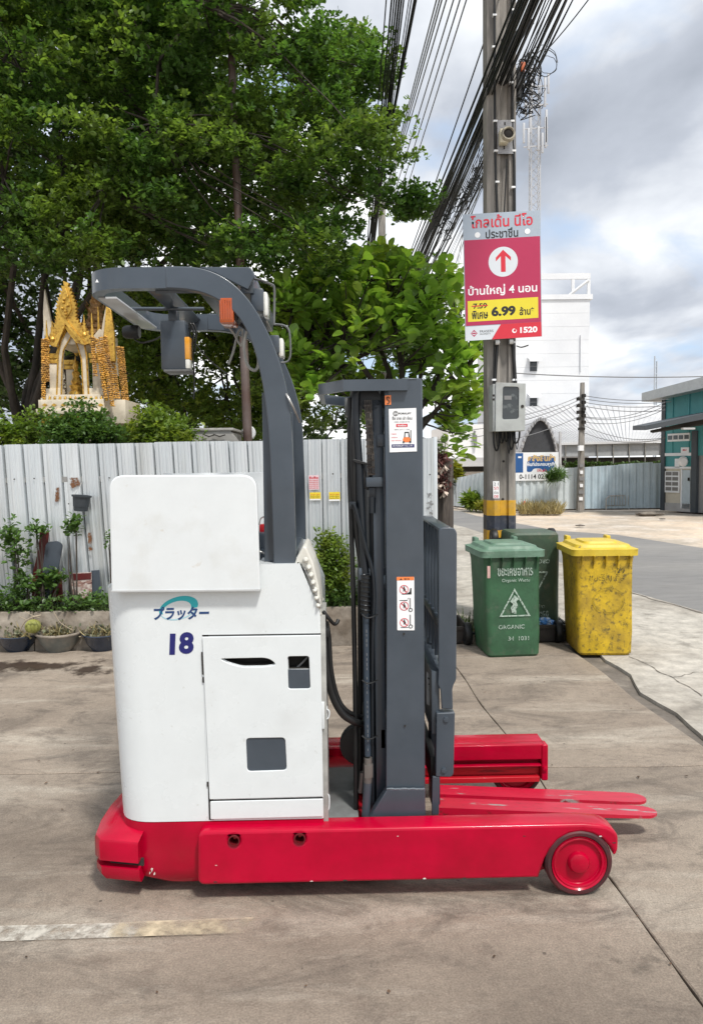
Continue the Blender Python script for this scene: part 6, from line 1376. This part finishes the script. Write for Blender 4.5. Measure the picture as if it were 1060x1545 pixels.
# ================================================================== FAR SIDE OF THE YARD
blue_sheet = mat('pale_blue_sheet', (.47, .56, .61), .5, metal=.1, var=.06, col2=(.40, .50, .56), sc=.6, obj_rand=.12); white_sheet = mat('white_sheet', (.62, .68, .70), .5, var=.06, obj_rand=.08)
def farfence(pa, pb, ta, tb, pitch, sheetw, m, name, lab, m2=None, split=None):
    """corrugated fence between ground pixels pa and pb; ta, tb are the pixel heights of its top"""
    a, b = G(*pa), G(*pb); d = (b-a); L_ = d.length; d.normalize(); nrm = Vector((d.y, -d.x, 0))
    za, zb_ = P(pa[0], ta, a.y).z, P(pb[0], tb, b.y).z; t = thing(name, tuple((a+b)/2), lab, 'fence'); s = 0; k = 0
    while s < L_:
        e = min(s+sheetw, L_); n_ = max(2, int((e-s)/pitch)); vs = []; fs = []; zj = random.uniform(-.03, .03)
        for i in range(n_*4+1):
            u = s+(e-s)*i/(n_*4); off = (.0, .045, .045, 0)[i % 4]; p = a+d*u+nrm*off; zt_ = za+(zb_-za)*u/L_+zj; vs += [(p.x, p.y, .05), (p.x, p.y, zt_)]
        for i in range(n_*4): fs.append((2*i, 2*i+2, 2*i+3, 2*i+1))
        mm = m2 if (split is not None and s < split) else m
        mk('fence_sheet', vs, fs, mm, t); s = e; k += 1
    for u in np.arange(.5, L_, 3): p = a+d*u-nrm*.06; box('fence_post', p.x-.03, p.x+.03, p.y-.03, p.y+.03, 0, za-.2, M['steel'], t)
    p0 = a-nrm*.02; p1 = b-nrm*.02; mk('fence_plinth', [p0, p1, p1+Vector((0, 0, .12)), p0+Vector((0, 0, .12)), p0-nrm*.1, p1-nrm*.1, p1-nrm*.1+Vector((0, 0, .12)), p0-nrm*.1+Vector((0, 0, .12))], [(0, 1, 2, 3), (4, 7, 6, 5), (0, 3, 7, 4), (1, 5, 6, 2), (3, 2, 6, 7), (0, 4, 5, 1)], M['gutter'], t)
    return t, a, b
farfence((776, 771), (1002, 768.5), 712, 697, .22, 1.1, blue_sheet, 'corrugated_fence', 'pale blue corrugated fence across the yard beside the teal building', white_sheet, 2.2)
farfence((683, 765), (772, 776), 722, 704, .25, 1.2, white_sheet, 'corrugated_fence', 'white corrugated fence along the side lane left of the utility pole')
# billboard on the fence
g = G(842, 770); YBb = g.y-.12
bb_ = thing('warehouse_billboard', tuple(P(812, 712, YBb)), 'white billboard with blue cloud logo advertising warehouses above the blue fence', 'billboard')
pbox('board_panel', 740, 842, 682, 726, YBb, YBb+.05, M['paper'], bb_, .0)
f = pface(740, 842, 682, 726, YBb-.003, bb_); bl_ = mat('billboard_blue', (.012, .09, .28), .4, var=0)
f.rect('blue_field', 0, .28, .475, .95, bl_, 0); f.rect('print_bar', .40, .78, .45, .84, M['paper'], 1)
f.poly('cloud_mark', rnd([(.53, .30), (.60, .30), (.63, .42), (.74, .42), (.78, .30), (.87, .30), (.94, .5), (.94, .78), (.86, .84), (.58, .84), (.53, .62)], .05, 4), bl_, 0)
f.text('lettering', 'คลังสินค้า', .545, .66, .95, .90, mat('billboard_gold', (.62, .42, .16), .4, var=0), 2, .05); f.text('lettering', 'พื้นที่ประกอบธุรกิจ', .53, .46, .96, .64, M['paper'], 2, .03); f.text('lettering', 'ให้เช่า', .68, .30, .82, .40, M['redink'], 2, .02)
f.text('lettering', '0-1114 02 2345', .42, .06, .98, .22, M['ink'], 2, .02)
shrub('fern_bush', tuple(P(834, 718, YBb-.5)), (.5, .3, .28), 90, .28, M['leaf_bush'], 'green fern tuft growing in front of the billboard corner', 'shrub', None, kind='blade', base_z=P(834, 726, YBb-.5).z, clumps=5, nl=8)
# arched warehouse front and the long shed beside it
steel_w = mat('pale_roofing', (.56, .56, .56), .55, var=.06, col2=(.44, .44, .45), sc=.35, stretch=(1, 1, 4)); dk = mat('dark_mesh', (.045, .047, .052), .8, var=.15)
YA = 27.0; aw = thing('arched_warehouse', tuple(G(815, 750)), 'white warehouse with a dark pointed arch gable beyond the blue fence', 'warehouse')
al = [(780, 700), (783, 684), (790, 662), (799, 644), (808, 633), (815, 629), (823, 632), (832, 645), (838, 665), (843, 690), (845, 705)]
alm = [(P(a, b, YA).x, P(a, b, YA).z) for a, b in al]; ins = [(P(a, b, YA).x, P(a, b, YA).z) for a, b in [(783, 705), (786, 684), (793, 663), (801.5, 647), (809, 637), (815, 633.5), (822, 636.5), (830, 649), (836, 667), (841, 690), (843, 705)]]
plate('arch_gable', [[(x, z) for x, z in ins]+[(ins[-1][0], 0), (ins[0][0], 0)]], YA+.2, .2, dk, aw, 0, px=False)
def arcpt(L_, t_):
    t_ = max(0, min(t_, len(L_)-1.0001)); j = int(t_); u = t_-j; return [L_[j][q]*(1-u)+L_[j+1][q]*u for q in (0, 1)]
na = 44; arg = mat('weathered_rib', (.30, .30, .31), .7)
for i in range(na):
    ta, tb = i/na*(len(al)-1), (i+.93)/na*(len(al)-1); a_, b_, c_, d_ = arcpt(alm, ta), arcpt(alm, tb), arcpt(ins, tb), arcpt(ins, ta)
    v = [(p[0], y, p[1]) for y in (YA+.05*(i % 2), YA+.22) for p in (a_, b_, c_, d_)]
    mk('arch_panel', v, [(0, 1, 2, 3), (4, 7, 6, 5), (0, 4, 5, 1), (1, 5, 6, 2), (2, 6, 7, 3), (3, 7, 4, 0)], (steel_w if i % 2 else arg), aw)
vv = [(x, YA+.25, z) for x, z in alm]+[(x, YA+26, z) for x, z in alm]; n_ = len(alm); mk('arch_roof', vv, [(i, i+1, n_+i+1, n_+i) for i in range(n_-1)], steel_w, aw, 60)
box('side_trim', P(843, 700, YA).x, P(846, 700, YA).x, YA-.02, YA+.1, 0, P(845, 640, YA).z-.3, steel_w, aw)
sh = thing('long_shed', tuple(G(920, 745)), 'long shed with a pale roof and grey translucent wall behind the blue fence', 'shed'); YH = 30
rf = [P(846, 668, YH), P(1000, 664, YH), P(1000, 612, YH+14), P(780, 612, YH+14)]
mk('roof', [rf[0], rf[1], rf[2]+Vector((3, 0, 0)), rf[3]-Vector((3, 0, 0)), rf[0]-Vector((0, 0, .1)), rf[1]-Vector((0, 0, .1)), rf[2]+Vector((3, 0, -.1)), rf[3]-Vector((3, 0, .1))], [(0, 1, 2, 3), (4, 7, 6, 5), (0, 4, 5, 1), (1, 5, 6, 2), (2, 6, 7, 3), (3, 7, 4, 0)], steel_w, sh)
pbox('wall_panel', 846, 1000, 668, 689, YH+.2, YH+.3, mat('translucent_grey', (.36, .37, .38), .5, var=.1, col2=(.28, .29, .3), sc=.8), sh); pbox('wall_gap', 846, 1000, 689, 702, YH+.6, YH+.7, M['dark'], sh); 
pbox('shed_base', 846, 1000, 702, 765, YH+.5, YH+.6, white_sheet, sh)
for i in range(0, 40):
    t_ = i/39; a_ = rf[0].lerp(rf[1], t_); b_ = (rf[3]-Vector((3, 0, 0))).lerp(rf[2]+Vector((3, 0, 0)), t_); tube('roof_seam', [a_+Vector((0, 0, .03)), b_+Vector((0, 0, .03))], .018, steel_w, sh, 4)
for a in range(852, 1000, 24): pbox('shed_post', a, a+1.5, 668, 702, YH+.1, YH+.19, M['steel'], sh)
pbox('green_board', 735, 745, 693, 699, 25, 25.05, mat('green_board', (.02, .22, .15), .5), sh)
# low white building left of the pole
lw = thing('low_white_house', tuple(G(712, 755)), 'low white building with a grey eave seen under the broad-leaved tree', 'house'); YL = 30
pbox('wall', 676, 740, 640, 765, YL, YL+6, mat('bright_plaster', (.78, .76, .74), .7, var=.03), lw); pbox('eave', 684, 744, 690, 704, YL-2.0, YL, steel_w, lw); pbox('dark_gap', 686, 740, 704, 712, YL-.1, YL-.01, M['dark'], lw)
ptube('wall_ladder', [(716, 650, YL-.1), (714, 658, YL-.1), (717, 675, YL-.1)], .05, M['greyink'], lw, 5, 2); pbox('wall_ladder', 715.5, 719, 656, 675, YL-.15, YL-.1, M['greyink'], lw)
for k, s in enumerate('OOOFS'): 
    pass
# tall white block with rooftop frame
WB = thing('white_tower_block', tuple(G(840, 735)), 'tall plain white building with small awning windows and an open roof frame', 'building'); YW = 44
wall_w = mat('white_cladding', (.70, .71, .72), .55, var=.02, col2=(.62, .63, .65), sc=.3)
a0, a1 = P(760, 600, YW).x, P(888, 600, YW).x; zt_w = P(850, 452, YW).z
nb = 14
for i in range(nb): box('cladding_panel', a0, a1, YW, YW+9, zt_w*i/nb, zt_w*(i+1)/nb-.008, wall_w, WB)
box('inner_wall', a0+.1, a1-.1, YW+.1, YW+8.9, 0, zt_w-.02, mat('panel_joint', (.68, .69, .70), .7), WB)
box('parapet', a0-.1, a1+.15, YW-.1, YW+9.1, zt_w, zt_w+.3, wall_w, WB)
zr = P(850, 421, YW).z
for x in (a0, P(862, 440, YW).x, a1-.15):
    for y in (YW, YW+8.8): box('roof_frame_post', x, x+.18, y, y+.18, zt_w+.3, zr if x != P(862, 440, YW).x else zt_w+1.3, wall_w, WB)
for y in (YW, YW+8.8): box('roof_frame_beam', a0, a1+.03, y-.01, y+.22, zr, zr+.35, wall_w, WB)
tube('roof_brace', [P(852, 450, YW), P(887, 423, YW)], .09, wall_w, WB, 6)
pbox('rain_pipe', 875, 876.5, 505, 560, YW-.12, YW-.01, wall_w, WB)
for (py0, py1) in ((545, 560), (599.5, 614)):
    w = pbox('window', 799, 809.5, py0, py1, YW-.06, YW-.005, mat('dark_glass', (.03, .035, .04), .15), WB); pbox('window_bar', 799, 809.5, (py0+py1)/2-.4, (py0+py1)/2+.4, YW-.09, YW-.06, M['greyink'], w)
    a = P(795, py0-1, YW); b = P(814, py0-6, YW); mk('awning', [(a.x, YW-.5, a.z), (b.x, YW-.5, a.z), (b.x, YW-.01, b.z), (a.x, YW-.01, b.z), (a.x, YW-.5, a.z-.12), (b.x, YW-.5, a.z-.12)], [(0, 1, 2, 3), (0, 4, 5, 1)], wall_w, WB)
pbox('window_vent', 800, 812, 498, 502, YW-.06, YW-.01, M['greyink'], WB)
# teal building with canopy
TB = thing('teal_building', tuple(G(1035, 768)), 'teal metal clad building with a dark canopy and cream lower wall', 'building')
tg = G(1001, 770); YT = tg.y; teal = mat('teal_cladding', (.05, .26, .27), .5, var=.05, col2=(.06, .30, .31), sc=.5); creamw = mat('cream_cladding', (.60, .55, .45), .6, var=.05); trimw = M['paper']; dkc = mat('dark_trim', (.05, .06, .07), .5)
# wall runs towards the camera on its right side: it turns 20 degrees
wl = lambda px, z: None
pA = G(1001, 770); pBx = P(1200, 770, YT-4.2); dW = Vector((pBx.x-pA.x, pBx.y-pA.y, 0)).normalized()
def wpt(s, z, o=0): n__ = Vector((dW.y, -dW.x, 0)); return pA+dW*s+n__*o+Vector((0, 0, z))
def spx(px):  # distance along the wall where a pixel column meets it
    d = ray(px, 700); a = CAM; den = d.x*dW.y-d.y*dW.x; t_ = ((pA.x-a.x)*dW.y-(pA.y-a.y)*dW.x)/den; q = a+d*t_; return (q-pA).dot(dW)
def zpx(px, py):
    s = spx(px); q = pA+dW*s; d = ray(px, py); hd = math.hypot(d.x, d.y); L_ = math.hypot(q.x-CAM.x, q.y-CAM.y); return CAM.z+d.z*L_/hd
def wbox(name, s0, s1, z0_, z1_, o0, o1, m, par=None):
    v = [wpt(s, z, o) for o in (o0, o1) for (s, z) in ((s0, z0_), (s1, z0_), (s1, z1_), (s0, z1_))]
    return mk(name, v, [(0, 3, 2, 1), (4, 5, 6, 7), (0, 1, 5, 4), (1, 2, 6, 5), (2, 3, 7, 6), (3, 0, 4, 7)], m, par or TB)
zr0, zr1 = zpx(1003, 600), zpx(1060, 588); sE = spx(1200)
zc1, zc2 = zpx(1010, 707), zpx(1010, 688)
k = 0; s = 0; rise = (zr1-zr0)/spx(1060)
while s < sE:
    e = s+.32
    v = [wpt(q, z, o) for o in (-.1, .0 if k % 2 else .02) for (q, z) in ((s, zc2), (e, zc2), (e, zr0+rise*e), (s, zr0+rise*s))]
    mk('cladding_sheet', v, [(0, 3, 2, 1), (4, 5, 6, 7), (0, 1, 5, 4), (1, 2, 6, 5), (2, 3, 7, 6), (3, 0, 4, 7)], teal, TB); s = e; k += 1
v = [wpt(q, z, o) for o in (-12, .45) for (q, z) in ((-.55, zr0-.05-rise*.5), (sE, zr0+rise*sE), (sE, zr0+rise*sE+.38), (-.55, zr0+.22-rise*.5))]
mk('roof', v, [(0, 3, 2, 1), (4, 5, 6, 7), (0, 1, 5, 4), (1, 2, 6, 5), (2, 3, 7, 6), (3, 0, 4, 7)], mat('roof_flashing', (.50, .52, .52), .5), TB)
wbox('corner_post', -.12, .03, 0, zr0, -.1, .05, dkc); s1 = spx(1044.5)
wbox('inner_core', .0, sE, 0, zr0-.1, -12, -.11, creamw)
wbox('lower_wall', .03, s1, .25, zc1, -.1, -.02, creamw); wbox('teal_band', .03, s1, zc1+.06, zc2, -.1, .0, teal); wbox('trim_strip', .03, s1, zc1, zc1+.06, -.1, .03, trimw); wbox('trim_strip', .03, s1, zc2, zc2+.09, -.02, .04, trimw); wbox('plinth', .03, s1, 0, .25, -.1, .01, mat('plinth_grey', (.42, .41, .4), .8))
wbox('dark_column', s1, s1+.2, 0, zpx(1048, 650), -.1, .08, dkc); wbox('roller_shutter', s1+.2, sE, 0, zpx(1055, 650), -.1, -.03, mat('shutter_grey', (.26, .26, .26), .6))
sw0, sw1 = spx(1007), spx(1040); zw0, zw1 = zpx(1020, 666), zpx(1020, 654)
w = wbox('window', sw0, sw1, zw0, zw1, .0, .04, trimw)
for i in range(4):
    u0 = sw0+(sw1-sw0)*(i+.12)/4; u1 = sw0+(sw1-sw0)*(i+.88)/4; pn_ = wbox('pane', u0, u1, zw0+.06, zw1-.06, .04, .05, mat('window_glass', (.10, .12, .13), .12), TB)
gw = wbox('barred_window', spx(1003.5), spx(1025), zpx(1010, 743), zpx(1010, 711), -.02, .03, trimw)
for i in range(4):
    for j in range(2):
        a_ = spx(1005+j*10); b_ = spx(1013.5+j*10); zz0 = zpx(1010, 741-i*7.6); wbox('pane', a_, b_, zz0+.02, zz0+.13, .03, .04, mat('barred_glass', (.2, .19, .18), .3), TB)
dr_ = wbox('side_door', spx(1029), spx(1041), .1, zpx(1035, 709), -.02, .01, mat('pale_blue_door', (.45, .52, .56), .5)); wbox('door_frame', spx(1027.5), spx(1029), .1, zpx(1035, 708), -.02, .03, trimw); wbox('door_handle', spx(1038.6), spx(1040.4), .95, 1.05, .012, .05, M['dark'])
nb_ = wbox('wall_notice', spx(1027), spx(1039), zpx(1033, 687), zpx(1033, 675), .01, .03, trimw); 
f = Face(wpt(spx(1027), zpx(1033, 687), .033), dW*(spx(1039)-spx(1027)), Vector((0, 0, zpx(1033, 675)-zpx(1033, 687))), nb_); f.text('lettering', 'MAX', .25, .55, .75, .8, M['redink'], 0, .03); f.text('lettering', '02 9631 500', .15, .18, .85, .3, M['greyink'], 0)
wbox('wall_notice', spx(1018), spx(1025), zpx(1022, 706), zpx(1022, 692), .01, .03, trimw)
lathe('wall_lamp', [(0, -.1), (.1, -.1), (.16, .05), (.1, .1), (0, .1)], M['paper'], TB, wpt(spx(1034), zpx(1034, 696), .15), 'Y', 12)
# canopy
c0, c1 = P(966, 650, YT-1.5), None
def cpt(px, py, Y): return P(px, py, Y)
Yc = YT-2.6; q1, q2 = P(974, 649, Yc), P(1200, 606, Yc-.8)
zt1, zt2 = q1.z, q2.z
v = [q1, q2, q2+Vector((0, 0, .2)), q1+Vector((0, 0, .13)), Vector((q1.x+.6, YT-.1, q1.z+.1)), Vector((q2.x+.6, YT-1.6, q2.z+.1)), Vector((q2.x+.6, YT-1.6, q2.z+.3)), Vector((q1.x+.6, YT-.1, q1.z+.23))]
mk('canopy', v, [(0, 1, 2, 3), (4, 7, 6, 5), (0, 4, 5, 1), (3, 2, 6, 7), (0, 3, 7, 4), (1, 5, 6, 2)], mat('canopy_steel', (.06, .07, .08), .6), TB)
q1b = P(980, 652, Yc+.3); q2b = P(1200, 618, Yc-.4); v = [q1b, q2b, q2b+Vector((0, 0, .3)), q1b+Vector((0, 0, .05)), q1b+Vector((.4, .8, 0)), q2b+Vector((.4, .8, 0)), q2b+Vector((.4, .8, .3)), q1b+Vector((.4, .8, .05))]
mk('canopy_truss', v, [(0, 1, 2, 3), (4, 7, 6, 5), (0, 4, 5, 1), (3, 2, 6, 7), (0, 3, 7, 4), (1, 5, 6, 2)], M['dark'], TB)
pbox('canopy_lamp', 1030, 1048, 645, 648, Yc-.1, Yc+.05, trimw, TB)
# small service pole across the yard with its wires
sp = thing('service_pole', tuple(G(876, 771)), 'slim concrete service pole in front of the blue fence', 'utility pole'); YV = G(876, 771).y
pz = P(879, 577, YV).z; a, b = P(873, 771, YV).x, P(880, 771, YV).x; loft('pole_shaft', [(0, [(a-.04, YV), (b+.02, YV), (b+.02, YV+.2), (a-.04, YV+.2)]), (pz, [(a+.05, YV), (b, YV), (b, YV+.15), (a+.05, YV+.15)])], polem, sp)
for i in range(9): lathe('insulator', [(0, -.05), (.07, -.05), (.07, .05), (0, .05)], M['dark'], sp, P(876+((-1)**i)*4, 597+i*5, YV-.05), 'Z', 8)
for (py, w) in ((620, 10), (645, 7)): pbox('pole_band', 871.5, 882, py, py+4, YV-.04, YV, M['dark'], sp)
pbox('meter_box', 873, 880, 672, 680, YV-.15, YV, M['paper'], sp)
for i in range(6): pbox('pole_notice', 872+random.uniform(0, 3), 878+random.uniform(0, 2), 700+i*10, 705+i*10, YV-.035, YV-.03, M['paper'] if i % 2 else M['greyink'], sp)
gs = 'service wires between the slim pole and its neighbours'
for i, (a, b) in enumerate((((876, 596), (1012, 602)), ((876, 601), (1012, 606)), ((876, 606), (1003, 612)), ((877, 612), (1003, 619)))): cable(P(*a, YV), P(*b, YV-1), .010, cgry, gs, 'dark service wire between the slim service pole and the teal building', .10)
for i, (a, b) in enumerate((((874, 598), (700, 640)), ((874, 603), (700, 650)), ((874, 608), (700, 662)), ((874, 628), (700, 675)))): cable(P(*a, YV), P(*b, 16), .010, cgry, gs+' to the left', 'service wire from the slim service pole towards the utility pole on the left', .15)
for i, (a, b) in enumerate((((878, 628), (1002, 607)), ((878, 629), (1002, 613)), ((878, 636), (1003, 617)), ((878, 641), (1004, 660)), ((878, 652), (1003, 661)))): cable(P(*a, YV), P(*b, YV-1), .009, cgry, gs, 'dark service wire between the slim service pole and the teal building', .22)
cable(P(760, 562, 12), P(1200, 561, 12), .01, cgry, None, 'single long wire crossing the sky above the teal building', .1)
# lattice mobile tower
LT_ = thing('lattice_tower', tuple(G(808, 722)), 'pale lattice telecom tower with antennas behind the utility pole', 'tower'); YT2 = 70; tw = mat('tower_paint', (.42, .43, .45), .5, var=.05); lst = []; zz_t = P(805, 100, YT2).z; z_b = 0
cxw = P(806, 250, YT2).x; hw_ = .42
for (sx_, sy_) in ((-1, -1), (1, -1), (1, 1), (-1, 1)): lst.append(([(cxw+sx_*hw_, YT2+sy_*hw_, 0), (cxw+sx_*hw_, YT2+sy_*hw_, zz_t)], .06))
z = 0
while z < zz_t-.5:
    for (a, b) in (((-1, -1), (1, -1)), ((1, -1), (1, 1)), ((1, 1), (-1, 1)), ((-1, 1), (-1, -1))): lst.append(([(cxw+a[0]*hw_, YT2+a[1]*hw_, z), (cxw+b[0]*hw_, YT2+b[1]*hw_, z+.8)], .028)); lst.append(([(cxw+b[0]*hw_, YT2+b[1]*hw_, z), (cxw+a[0]*hw_, YT2+a[1]*hw_, z+.8)], .028))
    z += .8
multi_tube('lattice_frame', lst, tw, LT_, 4)
for i, (a, b, c) in enumerate(((797, 193, 225), (822, 115, 160), (824, 165, 215), (793, 150, 175), (812, 190, 226), (802, 60+60, 160), (827, 110, 140), (790, 185, 215), (818, 200, 230), (800, 165, 200), (823, 176, 222))): pbox('antenna', a-1.6, a+1.6, b, c, YT2-1.2, YT2-1.0, tw, LT_, .02)
for (py) in (132, 160, 195, 222): ptube('antenna_arm', [(789, py, YT2-1), (826, py-3, YT2-1)], .07, tw, LT_, 4, 0)
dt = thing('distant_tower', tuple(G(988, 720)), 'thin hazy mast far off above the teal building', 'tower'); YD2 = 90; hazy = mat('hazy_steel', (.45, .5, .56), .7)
pbox('mast', 985.6, 987.4, 537, 720, YD2, YD2+.3, hazy, dt); pbox('mast', 989, 990.3, 545, 720, YD2, YD2+.3, hazy, dt)
for i in range(14): ptube('rung', [(986.5, 545+i*11, YD2+.1), (989.8, 541+i*11, YD2+.1)], .06, hazy, dt, 4, 0)
# cone, barrier, verge plants
cg = G(790.5, 773); cn = thing('traffic_cone', tuple(cg), 'faded orange-red traffic cone behind the utility pole', 'traffic cone'); s_ = (cg-CAM).dot(fw)/F; cm = mat('cone_orange', (.62, .10, .06), .6, var=.1)
lathe('cone_body', [(5*s_, .03), (3.4*s_, 6*s_), (2.2*s_, 12*s_), (1.1*s_, 17*s_), (0, 17.2*s_)], cm, cn, tuple(cg), 'Z', 16); box('cone_base', cg.x-6*s_, cg.x+6*s_, cg.y-6*s_, cg.y+6*s_, 0, .04, cm, cn, .01); lathe('cone_band', [(3.0*s_, 8.2*s_), (2.4*s_, 11*s_)], M['paper'], cn, tuple(cg-Vector((0, 0, 0))), 'Z', 16)
bA, bB = G(913.5, 770), G(948, 769); br = thing('crowd_barrier', tuple((bA+bB)/2), 'light steel tube barrier standing at the blue fence', 'barrier'); zB = P(930, 748, bA.y).z
ring = [(bA.x, bA.y, 0), (bA.x, bA.y, zB-.1), (bA.x+.1, bA.y, zB), (bB.x-.1, bB.y, zB), (bB.x, bB.y, zB-.1), (bB.x, bB.y, 0)]
tube('barrier_frame', ring, .025, M['steel'], br, 8); lst = []
for i in range(1, 9): x = bA.x+(bB.x-bA.x)*i/9; lst.append(([(x, bA.y, .15), (x, bA.y, zB)], .01))
lst.append(([(bA.x, bA.y, .15), (bB.x, bB.y, .15)], .015)); multi_tube('barrier_bars', lst, M['steel'], br, 5)
def far_tuft(px, py, rx, rz, n, m, lab, size=.25, kind='thin', cat='bush'):
    c = G(px, py); s = (c-CAM).dot(fw)/F; return shrub('verge_bush', (c.x, c.y, rz*s), (rx*s, rx*s*.6, rz*s), n, size, M[m], lab, cat, 'plants along the far fences', kind=kind, base_z=0, clumps=8, nl=7)
far_tuft(714, 770, 15, 13, 150, 'leaf_light', 'feathery light green bush at the foot of the white side fence', .3)
far_tuft(728, 772, 9, 8, 80, 'leaf_yellow', 'yellow-green grass clump between the bush and the utility pole', .25, 'blade')
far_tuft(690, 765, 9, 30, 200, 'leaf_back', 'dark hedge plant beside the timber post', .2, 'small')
c = P(690, 712, G(690, 765).y-.3); shrub('croton_bush', tuple(c), (.22, .2, .38), 150, .16, M['leaf_yellow'], 'yellow leaved croton above the dark hedge plant', 'bush', None, base_z=0, clumps=8, nl=6)
n = 1400; cc = np.array([tuple(G(random.uniform(783, 846), 772+random.uniform(-1, 4))) for _ in range(n)]); d = unit(n)*.6; d[:, 2] = np.abs(d[:, 2])+.5; leaf_mesh('dry_grass_verge', cc, d, unit(n), rng.uniform(.15, .5, n), M['drygrass'], None, 'blade')['kind'] = 'stuff'
tl_ = thing('far_treeline', tuple(G(940, 722)), 'dark green bush line seen through the gap under the shed roof', 'bushes')
cc = np.array([tuple(P(random.uniform(850, 1000), random.uniform(699, 706), 29.5)) for _ in range(400)]); leaf_mesh('foliage', *rosettes(cc, 4, .14, .5, .2), M['leaf_back'], tl_, 'small')
# low rubble on the sand
for k, (a, b, w_) in enumerate(((976, 776, .35), (874, 793, .12), (992, 776, .2), (998, 783, .1))):
    q = G(a, b); bm = bmesh.new(); bmesh.ops.create_icosphere(bm, subdivisions=2, radius=1)
    for v in bm.verts: v.co = v.co*(1+.35*noise.noise(v.co*1.7+Vector((k, 0, 0)))); v.co = Vector((v.co.x*w_, v.co.y*w_*.6, v.co.z*w_*.2))+Vector((q.x, q.y, w_*.05))
    tag(bmk('stone', bm, M['gutter'], None), ['flat dark lump of rubble in front of the service pole side of the teal building', 'small dark stone alone on the sandy yard', 'dark stone near the corner of the teal building', 'smallest pebble in front of the teal building corner'][k], 'stone')
